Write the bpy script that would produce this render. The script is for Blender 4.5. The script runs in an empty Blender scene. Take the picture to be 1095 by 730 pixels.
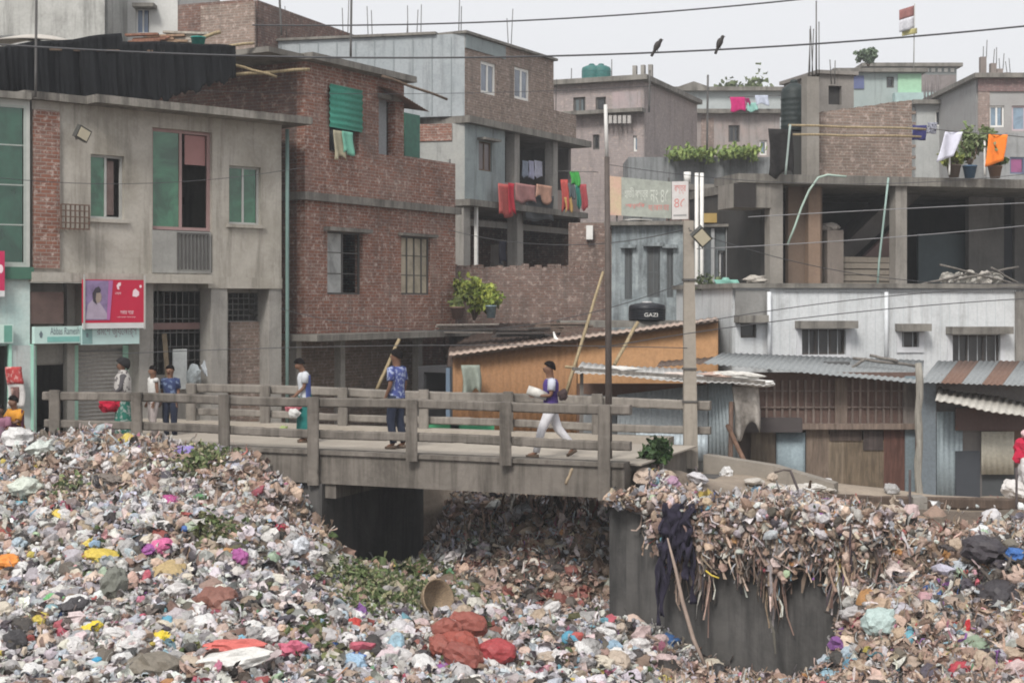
import bpy, bmesh, math, random
import numpy as np
from mathutils import Vector, Matrix, Euler, noise as mnoise
random.seed(11)
rng = np.random.default_rng(5)
SC = bpy.context.scene
COL = SC.collection
FOC, EYE, HOR, CX = 1600.0, 2.7, 325.0, 547.5

def P(px, py, d):
    """world point seen at photo position px,py when it stands d metres away"""
    return Vector(((px - CX) / FOC * d, d, EYE - (py - HOR) / FOC * d))

def ZZ(py, d): return EYE - (py - HOR) / FOC * d
def XX(px, d): return (px - CX) / FOC * d

# ------------------------------------------------------------------ materials
MATS = {}
class NT:
    def __init__(s, name):
        m = bpy.data.materials.new(name); m.use_nodes = True
        s.m, s.nt = m, m.node_tree
        s.b = s.nt.nodes['Principled BSDF']; s.out = s.nt.nodes['Material Output']
        s.b.inputs['Roughness'].default_value = .85
        s.b.inputs['Specular IOR Level'].default_value = .25
        s.tc = s.nt.nodes.new('ShaderNodeTexCoord')
    def n(s, t, **kw):
        nd = s.nt.nodes.new(t)
        for k, v in kw.items():
            if hasattr(nd, k): setattr(nd, k, v)
            else: nd.inputs[k.replace('_', ' ')].default_value = v
        return nd
    def l(s, a, b): s.nt.links.new(a, b)
    def map(s, scale, src='Object', rot=(0, 0, 0)):
        mp = s.n('ShaderNodeMapping'); mp.inputs['Scale'].default_value = scale; mp.inputs['Rotation'].default_value = rot
        s.l(s.tc.outputs[src], mp.inputs['Vector']); return mp.outputs['Vector']
    def noise(s, vec, scale, detail=5, rough=.6, dist=0):
        nd = s.n('ShaderNodeTexNoise'); nd.inputs['Scale'].default_value = scale
        nd.inputs['Detail'].default_value = detail; nd.inputs['Roughness'].default_value = rough; nd.inputs['Distortion'].default_value = dist
        s.l(vec, nd.inputs['Vector']); return nd.outputs['Fac']
    def ramp(s, fac, a, b, c0=(0, 0, 0), c1=(1, 1, 1)):
        r = s.n('ShaderNodeValToRGB'); e = r.color_ramp.elements
        e[0].position, e[1].position = a, b; e[0].color = (*c0, 1); e[1].color = (*c1, 1)
        s.l(fac, r.inputs['Fac']); return r.outputs['Color']
    def mix(s, fac, a, b, mode='MIX'):
        m = s.n('ShaderNodeMix', data_type='RGBA', blend_type=mode)
        for sock, v in ((m.inputs[0], fac), (m.inputs[6], a), (m.inputs[7], b)):
            if isinstance(v, (int, float)): sock.default_value = v
            elif isinstance(v, tuple): sock.default_value = (*v, 1)
            else: s.l(v, sock)
        return m.outputs[2]
    def base(s, c):
        if isinstance(c, tuple): s.b.inputs['Base Color'].default_value = (*c, 1)
        else: s.l(c, s.b.inputs['Base Color'])
    def bump(s, h, strength=.4, dist=.02):
        bp = s.n('ShaderNodeBump'); bp.inputs['Strength'].default_value = strength; bp.inputs['Distance'].default_value = dist
        s.l(h, bp.inputs['Height']); s.l(bp.outputs['Normal'], s.b.inputs['Normal'])

def memo(f):
    def g(*a, **k):
        key = (f.__name__, a, tuple(sorted(k.items())))
        if key not in MATS: MATS[key] = f(*a, **k)
        return MATS[key]
    return g

@memo
def plaster(c, grime=.5, c2=None, dirt=(.07, .065, .06), streak=True, sc=1.0):
    t = NT('plaster'); v = t.map((1, 1, 1)); vs = t.map((2.6, 2.6, .22))
    c2 = c2 or tuple(x * .72 for x in c)
    n1 = t.noise(v, 1.1 * sc, 6, .65); n2 = t.noise(vs, 1.6 * sc, 6, .7); n3 = t.noise(v, 14 * sc, 4, .6)
    col = t.mix(t.ramp(n1, .36, .66), c, c2)
    col = t.mix(t.ramp(n3, .42, .75, (0, 0, 0), (.35, .35, .35)), col, tuple(x * .6 for x in c))
    if streak: col = t.mix(t.ramp(n2, .62 - .2 * grime, .80 - .08 * grime, (0, 0, 0), (min(1, .3 + grime * .75),) * 3), col, dirt)
    n4 = t.noise(v, .55 * sc, 7, .75, .6)
    col = t.mix(t.ramp(n4, .60 - .14 * grime, .74, (0, 0, 0), (min(1, .15 + grime * .8),) * 3), col, dirt)
    t.base(col); t.bump(n3, .3, .02); return t.m

@memo
def brick(c1, c2, mortar, grime=.4, pale=.35, scale=1.0):
    t = NT('brick'); v = t.map((1, 1, 1), 'UV')
    b = t.n('ShaderNodeTexBrick'); t.l(v, b.inputs['Vector'])
    b.inputs['Scale'].default_value = 1.0; b.inputs['Brick Width'].default_value = .25 * scale; b.inputs['Row Height'].default_value = .082 * scale
    b.inputs['Mortar Size'].default_value = .010 * scale; b.inputs['Mortar Smooth'].default_value = .3; b.inputs['Bias'].default_value = 0
    b.inputs['Color1'].default_value = (*c1, 1); b.inputs['Color2'].default_value = (*c2, 1); b.inputs['Mortar'].default_value = (*mortar, 1)
    n1 = t.noise(v, .8, 7, .7, .4); n2 = t.noise(v, 6.5, 4, .75); vs = t.map((2.2, .25, 1), 'UV'); n3 = t.noise(vs, 1.3, 6, .7)
    col = t.mix(t.ramp(n2, .53, .64, (0, 0, 0), (min(1, pale * 2.2),) * 3), b.outputs['Color'], (.48, .39, .345))
    col = t.mix(t.ramp(n1, .48, .72, (0, 0, 0), (pale,) * 3), col, (.40, .33, .29))
    col = t.mix(t.ramp(n3, .56 - .12 * grime, .76, (0, 0, 0), (min(1, .25 + grime * .8),) * 3), col, (.06, .055, .05))
    n4 = t.noise(v, .45, 7, .7, .8)
    col = t.mix(t.ramp(n4, .58 - .1 * grime, .7, (0, 0, 0), (min(1, .2 + grime * .7),) * 3), col, (.075, .066, .06))
    t.base(col)
    h = t.mix(.35, b.outputs['Fac'], n2); inv = t.n('ShaderNodeInvert'); t.l(h, inv.inputs['Color']); t.bump(inv.outputs['Color'], .6, .02); return t.m

@memo
def metal(c, rust=.3, rustc=(.16, .075, .045), grime=.4, rough=.55, src='Object'):
    t = NT('sheet_metal'); v = t.map((1, 1, 1), src); vs = t.map((3, 3, .3) if src == 'Object' else (3, .3, 1), src)
    n1 = t.noise(v, 1.2, 6, .7, .5); n2 = t.noise(vs, 1.7, 6, .7); n3 = t.noise(v, 16, 3, .6)
    col = t.mix(t.ramp(n3, .35, .7), c, tuple(x * .78 for x in c))
    col = t.mix(t.ramp(n2, .60 - .15 * grime, .78, (0, 0, 0), (.75 * grime + .1,) * 3), col, tuple(x * .35 for x in c))
    col = t.mix(t.ramp(n1, .72 - .3 * rust, .80 - .22 * rust), col, rustc)
    t.base(col); t.b.inputs['Roughness'].default_value = rough; t.b.inputs['Metallic'].default_value = .15; t.bump(n3, .15, .01); return t.m

@memo
def wood(c, rough=.8, sx=8):
    t = NT('wood'); v = t.map((sx, sx, .6)); n1 = t.noise(v, 2.2, 6, .7, .6); v2 = t.map((1, 1, 1)); n2 = t.noise(v2, 2.5, 5, .6)
    col = t.mix(t.ramp(n1, .35, .68), tuple(x * .45 for x in c), c); col = t.mix(t.ramp(n2, .5, .75, (0, 0, 0), (.7,) * 3), col, tuple(x * .4 for x in c))
    t.base(col); t.b.inputs['Roughness'].default_value = rough; t.bump(n1, .3, .01); return t.m

@memo
def cloth(c, var=.25, rough=.95, pat=None, ps=14):
    t = NT('cloth'); v = t.map((1, 1, 1)); n1 = t.noise(v, 7, 4, .6)
    col = t.mix(t.ramp(n1, .35, .7), c, tuple(x * (1 - var) for x in c))
    if pat:
        n2 = t.noise(v, ps, 2, .5, .4); col = t.mix(t.ramp(n2, .53, .58), col, pat)
    t.base(col); t.b.inputs['Roughness'].default_value = rough; t.bump(n1, .2, .02); return t.m

@memo
def plain(c, rough=.6, var=.15, metallic=0.0, spec=.4):
    t = NT('paint'); v = t.map((1, 1, 1)); n1 = t.noise(v, 5, 5, .65)
    t.base(t.mix(t.ramp(n1, .4, .75), c, tuple(x * (1 - var) for x in c)))
    t.b.inputs['Roughness'].default_value = rough; t.b.inputs['Metallic'].default_value = metallic; t.b.inputs['Specular IOR Level'].default_value = spec; return t.m

@memo
def pane(c, rough=.12, var=.4):
    t = NT('tinted_pane'); v = t.map((1, 1, 1)); n1 = t.noise(v, 1.6, 4, .6, .8)
    t.base(t.mix(t.ramp(n1, .4, .65), c, tuple(x * (1 - var) for x in c)))  # mottled tone paints uneven reflections into the pane colour
    t.b.inputs['Roughness'].default_value = rough; t.b.inputs['Specular IOR Level'].default_value = .9; n2 = t.noise(v, .7, 3, .5, .6); t.bump(n2, .25, .05); return t.m

@memo
def plastic(c, rough=.45, var=.3):
    t = NT('plastic'); v = t.map((1, 1, 1)); n1 = t.noise(v, 9, 5, .65, .5); n2 = t.noise(v, 38, 3, .6)
    col = t.mix(t.ramp(n1, .38, .68), c, tuple(x * (1 - var) for x in c)); col = t.mix(t.ramp(n2, .55, .75, (0, 0, 0), (.5,) * 3), col, (.11, .095, .08))
    t.base(col); t.b.inputs['Roughness'].default_value = rough; t.bump(n1, .35, .03); return t.m

@memo
def leafmat(c, c2):
    t = NT('leaf'); oi = t.n('ShaderNodeNewGeometry')
    t.base(t.mix(oi.outputs['Random Per Island'], c, c2)); t.b.inputs['Roughness'].default_value = .6; return t.m

@memo
def litter_mat():
    t = NT('litter'); at = t.n('ShaderNodeAttribute'); at.attribute_name = 'tint'; v = t.map((1, 1, 1)); n1 = t.noise(v, 26, 5, .7, .6); n2 = t.noise(v, 9, 4, .6, .5)
    col = t.mix(t.ramp(n1, .48, .72, (0, 0, 0), (.6,) * 3), at.outputs['Color'], (.10, .082, .066))
    col = t.mix(t.ramp(n2, .56, .74, (0, 0, 0), (.5,) * 3), col, (.13, .11, .09))
    t.base(col); t.b.inputs['Roughness'].default_value = .62; t.b.inputs['Specular IOR Level'].default_value = .3; t.bump(n1, .5, .03); return t.m

SKIN = (.17, .088, .055)
# ------------------------------------------------------------------ frames
class Frame:
    """upright plane: s runs along it, z up, o out of it towards the street"""
    def __init__(f, p0, p1):
        f.o = Vector((p0[0], p0[1], 0)); u = Vector((p1[0] - p0[0], p1[1] - p0[1], 0)); f.len = u.length; f.u = u.normalized()
        f.n = Vector((f.u.y, -f.u.x, 0))
    def __call__(f, s, z, o=0): return f.o + f.u * s + f.n * o + Vector((0, 0, z))
    def sz(f, px, py, o=0):
        dx = (px - CX) / FOC; q = f.o + f.n * o
        # ray (dx*d, d) on plane n.(x-q)=0
        d = f.n.dot(q) / (f.n.x * dx + f.n.y)
        w = Vector((dx * d, d, 0)); return (w - f.o).dot(f.u), ZZ(py, d), d
    def rect(f, x0, y0, x1, y1, o=0):
        a = f.sz(x0, y0, o); b = f.sz(x1, y0, o); c = f.sz((x0 + x1) / 2, y0, o); e = f.sz((x0 + x1) / 2, y1, o)
        return a[0], b[0], e[1], c[1]
def facade(px0, d0, px1, d1):
    return Frame((XX(px0, d0), d0), (XX(px1, d1), d1))
WORLD = Frame((0, 0), (1, 0))   # s = x, o = -y

# ------------------------------------------------------------------ mesh builder
class MB:
    def __init__(s, frame=None):
        s.v, s.f, s.uv, s.sm = [], [], [], []; s.fr = frame or WORLD
    def face(s, pts, uvs=None, local=True, sm=False):
        """pts are (s,z,o) in the frame, or world vectors when local is False"""
        b = len(s.v)
        if local:
            if uvs is None:
                a, c, d = Vector(pts[0]), Vector(pts[1]), Vector(pts[2]); n = (c - a).cross(d - a); ax = max(range(3), key=lambda i: abs(n[i]))
                uvs = [((p[2], p[1]) if ax == 0 else (p[0], p[2]) if ax == 1 else (p[0], p[1])) for p in pts]
            pts = [s.fr(*p) for p in pts]
        elif uvs is None: uvs = [(p[0], p[2]) for p in pts]
        s.v += [tuple(p) for p in pts]; s.f.append(tuple(range(b, b + len(pts)))); s.uv += list(uvs); s.sm.append(sm)
    def box(s, s0, s1, z0, z1, o0, o1, skip=''):
        c = lambda i, j, k: ((s0, s1)[i], (z0, z1)[j], (o0, o1)[k])
        if 'f' not in skip: s.face([c(0, 0, 1), c(1, 0, 1), c(1, 1, 1), c(0, 1, 1)])
        if 'b' not in skip: s.face([c(1, 0, 0), c(0, 0, 0), c(0, 1, 0), c(1, 1, 0)])
        if 'l' not in skip: s.face([c(0, 0, 0), c(0, 0, 1), c(0, 1, 1), c(0, 1, 0)])
        if 'r' not in skip: s.face([c(1, 0, 1), c(1, 0, 0), c(1, 1, 0), c(1, 1, 1)])
        if 't' not in skip: s.face([c(0, 1, 1), c(1, 1, 1), c(1, 1, 0), c(0, 1, 0)])
        if 'd' not in skip: s.face([c(0, 0, 0), c(1, 0, 0), c(1, 0, 1), c(0, 0, 1)])
        return s
    def bar(s, a, b, w, h=None):
        """square bar between world points a and b, w wide and h high"""
        a, b = Vector(a), Vector(b); t = (b - a).normalized(); h = h or w
        up = Vector((0, 0, 1)) if abs(t.z) < .9 else Vector((0, 1, 0)); r = t.cross(up).normalized(); up = r.cross(t)
        L = (b - a).length
        q = [(-.5, -.5), (.5, -.5), (.5, .5), (-.5, .5)]
        A = [a + r * (i * w) + up * (j * h) for i, j in q]; B = [b + r * (i * w) + up * (j * h) for i, j in q]
        for i in range(4):
            j = (i + 1) % 4; s.face([A[i], B[i], B[j], A[j]], [(0, i * w), (L, i * w), (L, i * w + w), (0, i * w + w)], False)
        s.face(A, [(0, 0), (w, 0), (w, h), (0, h)], False); s.face(B[::-1], [(0, 0), (w, 0), (w, h), (0, h)], False); return s
    def rough_bar(s, a, b, w, h, seg=.07, amp=.006, chip=.03):
        """worn concrete bar: chamfered section, uneven faces, chipped arrises"""
        a, b = Vector(a), Vector(b); L = (b - a).length; t = (b - a) / L; up = Vector((0, 0, 1)) if abs(t.z) < .9 else Vector((0, 1, 0)); r = t.cross(up).normalized(); up = r.cross(t); n = max(2, int(L / seg)); c = .14
        sec = [(-.5 + c, -.5), (.5 - c, -.5), (.5, -.5 + c), (.5, .5 - c), (.5 - c, .5), (-.5 + c, .5), (-.5, .5 - c), (-.5, -.5 + c)]; base = len(s.v); sd = random.uniform(0, 99); chips = [0] * 8
        for i in range(n + 1):
            q = a + t * (L * i / n); bow = .012 * math.sin(i * seg * 1.1 + sd)
            for j, (x, y) in enumerate(sec):
                chips[j] = max(0, chips[j] - .4) if random.random() > .05 else random.uniform(.3, 1); k = 1 - chips[j] * chip * 6; e = amp * mnoise.noise(Vector((i * .9, j * 3.1, sd)))
                s.v.append(tuple(q + r * (x * w * k + e) + up * (y * h * k + e + bow)))
        for i in range(n):
            for j in range(8): k = (j + 1) % 8; s.f.append((base + i * 8 + j, base + (i + 1) * 8 + j, base + (i + 1) * 8 + k, base + i * 8 + k)); s.uv += [(0, 0)] * 4; s.sm.append(False)
        s.f.append(tuple(base + j for j in range(8))); s.f.append(tuple(base + n * 8 + j for j in range(8))[::-1]); s.uv += [(0, 0)] * 16; s.sm += [False] * 2; return s
    def tube(s, pts, r, n=8, cap=True):
        pts = [Vector(p) for p in pts]; rs = r if isinstance(r, (list, tuple)) else [r] * len(pts)
        rings = []; ref = None
        for i, p in enumerate(pts):
            t = (pts[min(i + 1, len(pts) - 1)] - pts[max(i - 1, 0)]).normalized()
            if ref is None: ref = t.orthogonal().normalized()
            ref = (ref - t * ref.dot(t)).normalized(); k = t.cross(ref)
            rings.append([p + (ref * math.cos(2 * math.pi * j / n) + k * math.sin(2 * math.pi * j / n)) * rs[i] for j in range(n)])
        b = len(s.v)
        for ri, ring in enumerate(rings):
            for p in ring: s.v.append(tuple(p))
        for i in range(len(rings) - 1):
            for j in range(n):
                k = (j + 1) % n
                s.f.append((b + i * n + j, b + i * n + k, b + (i + 1) * n + k, b + (i + 1) * n + j)); s.sm.append(True)
                s.uv += [(j / n, i), ((j + 1) / n, i), ((j + 1) / n, i + 1), (j / n, i + 1)]
        if cap:
            s.f.append(tuple(b + j for j in range(n))[::-1]); s.sm.append(False); s.uv += [(0, 0)] * n
            e = b + (len(rings) - 1) * n; s.f.append(tuple(e + j for j in range(n))); s.sm.append(False); s.uv += [(0, 0)] * n
        return s
    def lathe(s, c, prof, n=20, axis=None):
        """prof: (radius, height) pairs from the bottom up round the upright axis through world point c"""
        b = len(s.v); c = Vector(c)
        for r, h in prof:
            for j in range(n):
                a = 2 * math.pi * j / n; s.v.append((c.x + r * math.cos(a), c.y + r * math.sin(a), c.z + h))
        for i in range(len(prof) - 1):
            for j in range(n):
                k = (j + 1) % n; s.f.append((b + i * n + j, b + i * n + k, b + (i + 1) * n + k, b + (i + 1) * n + j)); s.sm.append(True)
                s.uv += [(j / n, prof[i][1]), ((j + 1) / n, prof[i][1]), ((j + 1) / n, prof[i + 1][1]), (j / n, prof[i + 1][1])]
        s.f.append(tuple(b + j for j in range(n))[::-1]); s.sm.append(False); s.uv += [(0, 0)] * n
        e = b + (len(prof) - 1) * n; s.f.append(tuple(e + j for j in range(n))); s.sm.append(False); s.uv += [(0, 0)] * n
        return s
    def grid(s, fn, nu, nv, thick=0, sm=True, us=1, vs=1):
        """sheet of world points fn(u,v), u and v in 0..1; a second skin `thick` behind it closes it"""
        b = len(s.v); pts = [[Vector(fn(i / nu, j / nv)) for j in range(nv + 1)] for i in range(nu + 1)]
        skins = [pts]
        if thick:
            q = [[None] * (nv + 1) for _ in range(nu + 1)]
            for i in range(nu + 1):
                for j in range(nv + 1):
                    du = pts[min(i + 1, nu)][j] - pts[max(i - 1, 0)][j]; dv = pts[i][min(j + 1, nv)] - pts[i][max(j - 1, 0)]
                    nn = du.cross(dv); nn = nn.normalized() if nn.length > 1e-9 else Vector((0, 1, 0)); q[i][j] = pts[i][j] - nn * thick
            skins.append(q)
        W = nv + 1
        for k, sk in enumerate(skins):
            bb = b + k * (nu + 1) * W
            for row in sk:
                for p in row: s.v.append(tuple(p))
            for i in range(nu):
                for j in range(nv):
                    f = (bb + i * W + j, bb + (i + 1) * W + j, bb + (i + 1) * W + j + 1, bb + i * W + j + 1)
                    uv = [(i / nu * us, j / nv * vs), ((i + 1) / nu * us, j / nv * vs), ((i + 1) / nu * us, (j + 1) / nv * vs), (i / nu * us, (j + 1) / nv * vs)]
                    if k: f, uv = f[::-1], uv[::-1]
                    s.f.append(f); s.uv += uv; s.sm.append(sm)
        if thick:
            m = (nu + 1) * W
            edge = [(i, 0) for i in range(nu + 1)] + [(nu, j) for j in range(1, nv + 1)] + [(i, nv) for i in range(nu - 1, -1, -1)] + [(0, j) for j in range(nv - 1, 0, -1)]
            for a, c in zip(edge, edge[1:] + edge[:1]):
                ia, ic = b + a[0] * W + a[1], b + c[0] * W + c[1]
                s.f.append((ia + m, ic + m, ic, ia)); s.uv += [(0, 0)] * 4; s.sm.append(False)
        return s
    def build(s, name, mat, parent=None, label=None, origin=None):
        me = bpy.data.meshes.new(name); V = np.array(s.v, dtype=float).reshape(-1, 3)
        if parent is not None: org = PIV[parent.name]
        elif origin is not None: org = Vector(origin)
        else: org = Vector((V[:, 0].mean(), V[:, 1].mean(), V[:, 2].min()))
        V = V - np.array(org)
        me.from_pydata(V.tolist(), [], s.f)
        uv = me.uv_layers.new(name='UVMap'); uv.data.foreach_set('uv', np.array(s.uv, dtype=np.float32).ravel())
        me.polygons.foreach_set('use_smooth', s.sm)
        me.materials.append(mat); me.update()
        o = bpy.data.objects.new(name, me); COL.objects.link(o); PIV[o.name] = Vector(org)
        if parent is not None:
            o.parent = parent; o.location = (0, 0, 0)
        else: o.location = org
        if label: o['label'] = label
        return o
PIV = {}
def tag(o, label, cat, group=None, kind=None):
    o['label'] = label; o['category'] = cat
    if group: o['group'] = group
    if kind: o['kind'] = kind
    return o
def thing(name, label, cat, loc, group=None, kind=None):
    o = bpy.data.objects.new(name, None); COL.objects.link(o); o.location = loc; o.empty_display_size = .3
    PIV[o.name] = Vector(loc); return tag(o, label, cat, group, kind)
def struct(o): o['kind'] = 'structure'; return o
def copy_tree(o, parent=None):
    c = o.copy(); COL.objects.link(c); c.parent = parent; PIV[c.name] = PIV[o.name]
    for ch in list(o.children): copy_tree(ch, c)
    return c

# ------------------------------------------------------------------ walls with openings
def wall_mb(fr, s0, s1, z0, z1, holes=(), t=.22, depth=None, mb=None):
    """front wall with real openings; with depth the side, back and roof walls of a closed house too"""
    m = mb or MB(fr)
    ss = sorted({s0, s1, *[h[0] for h in holes], *[h[1] for h in holes]}); zs = sorted({z0, z1, *[h[2] for h in holes], *[h[3] for h in holes]})
    ss = [x for x in ss if s0 <= x <= s1]; zs = [z for z in zs if z0 <= z <= z1]
    for a, b in zip(ss, ss[1:]):
        for c, d in zip(zs, zs[1:]):
            ms, mz = (a + b) / 2, (c + d) / 2
            if any(h[0] < ms < h[1] and h[2] < mz < h[3] for h in holes): continue
            m.face([(a, c, 0), (b, c, 0), (b, d, 0), (a, d, 0)]); m.face([(b, c, -t), (a, c, -t), (a, d, -t), (b, d, -t)])
    for h in holes:
        a, b, c, d = h[:4]
        m.face([(a, c, -t), (a, c, 0), (a, d, 0), (a, d, -t)][::-1]); m.face([(b, c, 0), (b, c, -t), (b, d, -t), (b, d, 0)][::-1])
        m.face([(a, c, 0), (a, c, -t), (b, c, -t), (b, c, 0)][::-1]); m.face([(a, d, -t), (a, d, 0), (b, d, 0), (b, d, -t)][::-1])
    if depth:
        m.box(s0, s0 + t, z0, z1, -depth, -t, 'f'); m.box(s1 - t, s1, z0, z1, -depth, -t, 'f')
        m.box(s0 + t, s1 - t, z0, z1, -depth, -depth + t)
        m.box(s0 + t, s1 - t, z1 - .15, z1, -depth + t, -t)
    else:
        for a, flip in ((s0, 0), (s1, 1)):
            q = [(a, z0, -t), (a, z0, 0), (a, z1, 0), (a, z1, -t)]; m.face(q[::-1] if flip else q)
        m.face([(s0, z1, 0), (s1, z1, 0), (s1, z1, -t), (s0, z1, -t)])
    return m

def window(fr, r, parent, frame_m, pane_m, split=1, name='window', recess=.1, bar=.05, bars=0, pane_part=True, half=False, gap=0):
    s0, s1, z0, z1 = r
    m = MB(fr); o0, o1 = -recess - .05, -recess
    m.box(s0, s0 + bar, z0, z1, o0, o1); m.box(s1 - bar, s1, z0, z1, o0, o1); m.box(s0 + bar, s1 - bar, z0, z0 + bar, o0, o1); m.box(s0 + bar, s1 - bar, z1 - bar, z1, o0, o1)
    for k in range(1, split + 1 if split > 1 else 1):
        if k < split: x = s0 + (s1 - s0) * k / split; m.box(x - bar / 2, x + bar / 2, z0 + bar, z1 - bar, o0, o1 + .004)
    for k in range(bars):
        z = z0 + (z1 - z0) * (k + 1) / (bars + 1); m.box(s0 + bar, s1 - bar, z - .012, z + .012, o0 + .01, o1 - .012)
    w = m.build(name, frame_m, parent)
    g = MB(fr); e = s1 - bar
    if half: e = s0 + (s1 - s0) * half
    g.box(s0 + bar * .5, e - bar * .5, z0 + bar * .5, z1 - bar * .5, o0 + .02, o0 + .03); g.build('pane', pane_m, w)
    return w

def corrug(mb, A, B, C, D, pitch=.1, amp=.018, thick=.004, nv=1, sag=0):
    """corrugated sheet on world corners A(left low) B(right low) C(right high) D(left high), ribs running from low to high"""
    A, B, C, D = map(Vector, (A, B, C, D)); amp *= .62; L = (B - A).length; n = max(8, min(700, int(L / pitch * 6)))
    nn = (B - A).cross(D - A).normalized()
    def fn(u, v):
        p = (A.lerp(B, u)).lerp(D.lerp(C, u), v); return p + nn * (amp * math.sin(u * L / pitch * 2 * math.pi) + sag * math.sin(u * 9 + v * 3))
    H = (D - A).length
    mb.grid(fn, n, nv, thick, True, L, H); return mb

def text_mesh(txt, size, depth=.004):
    cu = bpy.data.curves.new('lettering', 'FONT'); cu.body = txt; cu.size = size; cu.align_x = 'CENTER'; cu.align_y = 'CENTER'; cu.extrude = depth; cu.resolution_u = 3
    o = bpy.data.objects.new('lettering', cu); COL.objects.link(o); bpy.context.view_layer.update()
    me = bpy.data.meshes.new_from_object(o.evaluated_get(bpy.context.evaluated_depsgraph_get())); bpy.data.objects.remove(o); bpy.data.curves.remove(cu); return me
def lettering(fr, txt, s, z, o, width, height, mat, parent):
    me = text_mesh(txt, 1.0, 0); n = len(me.vertices)
    co = np.zeros(n * 3); me.vertices.foreach_get('co', co); co = co.reshape(-1, 3)
    if n == 0: return None
    lo, hi = co.min(0), co.max(0); me2 = me
    k = np.array([width / max(1e-6, hi[0] - lo[0]), height / max(1e-6, hi[1] - lo[1])])
    org = PIV[parent.name]
    for v, c in zip(me2.vertices, co):
        a = (c[0] - (lo[0] + hi[0]) / 2) * k[0]; b = (c[1] - (lo[1] + hi[1]) / 2) * k[1]
        v.co = fr(s + a, z + b, o) - org
    me2.materials.clear(); me2.materials.append(mat); ob = bpy.data.objects.new('lettering', me2); COL.objects.link(ob); ob.parent = parent; PIV[ob.name] = org; return ob
# ------------------------------------------------------------------ camera, sky, sun
cam = bpy.data.cameras.new('camera'); camo = bpy.data.objects.new('camera', cam); COL.objects.link(camo)
camo.location = (0, 0, EYE); camo.rotation_euler = (math.radians(90), 0, 0)
cam.sensor_width = 36; cam.lens = 36 * FOC / 1095; cam.shift_y = -40 / 1095; cam.clip_end = 3000; cam.clip_start = .1
SC.camera = camo
SUN_EL, SUN_AZ = 47, 202      # degrees; azimuth clockwise from +Y
w = bpy.data.worlds.new('World'); SC.world = w; w.use_nodes = True
nt = w.node_tree; bg = nt.nodes['Background']
sky = nt.nodes.new('ShaderNodeTexSky'); sky.sky_type = 'NISHITA'; sky.sun_disc = False
sky.sun_elevation = math.radians(SUN_EL); sky.sun_rotation = math.radians(SUN_AZ); sky.air_density = 1.0; sky.dust_density = 6; sky.ozone_density = 1
hs = nt.nodes.new('ShaderNodeHueSaturation'); hs.inputs['Saturation'].default_value = .10
nt.links.new(sky.outputs['Color'], hs.inputs['Color'])
# overcast veil: evens the sky out towards one pale grey
vm = nt.nodes.new('ShaderNodeMix'); vm.data_type = 'RGBA'; vm.inputs[0].default_value = .72
nt.links.new(hs.outputs['Color'], vm.inputs[6]); vm.inputs[7].default_value = (8.3, 8.4, 8.7, 1)
nt.links.new(vm.outputs[2], bg.inputs['Color']); bg.inputs['Strength'].default_value = .10
sl = bpy.data.lights.new('sun', 'SUN'); sl.energy = 2.5; sl.angle = math.radians(16); sl.color = (1, .96, .9)
so = bpy.data.objects.new('sun', sl); COL.objects.link(so)
az, el = math.radians(SUN_AZ), math.radians(SUN_EL)
sd = Vector((math.sin(az) * math.cos(el), math.cos(az) * math.cos(el), math.sin(el)))
so.rotation_euler = (-sd).to_track_quat('-Z', 'Y').to_euler(); so.location = (0, 0, 60)
vs = SC.view_settings; vs.view_transform = 'Standard'; vs.look = 'None'; vs.gamma = 1; vs.use_curve_mapping = False; vs.exposure = 0.35
SC.render.engine = 'CYCLES'; cy = SC.cycles
cy.use_denoising = True; cy.max_bounces = 6; cy.diffuse_bounces = 3; cy.glossy_bounces = 2; cy.transmission_bounces = 3; cy.volume_bounces = 0; cy.transparent_max_bounces = 6
cy.filter_width = 1.9; cy.caustics_reflective = False; cy.caustics_refractive = False

# ------------------------------------------------------------------ bridge line and terrain
A3 = P(62, 470, 28.8); B3 = P(648, 499, 24.6)
BA = Vector((A3.x, A3.y)); BB = Vector((B3.x, B3.y)); BU = (BB - BA).normalized(); BN = Vector((-BU.y, BU.x)); BLEN = (BB - BA).length
DECK = .05; BW = 4.0
def BP(t, c, z): 
    """point t metres along the bridge from its left post, c metres across it from the near edge, z high"""
    q = BA + BU * t + BN * c; return Vector((q.x, q.y, z))
def near_t(px):
    dx = (px - CX) / FOC; return (dx * BA.y - BA.x) / (BU.x - dx * BU.y)
QL, QR = near_t(346), near_t(652)
W0 = np.array([BP(QR, 0, 0).x, BP(QR, 0, 0).y]); W1 = np.array([XX(905, 22.6), 22.6]); WU = (W1 - W0) / np.linalg.norm(W1 - W0); WL = np.linalg.norm(W1 - W0); WN = np.array([-WU[1], WU[0]])
def cpts(L): return np.array([[XX(a, d), d, ZZ(b, d)] for a, b, d in L])
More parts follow.
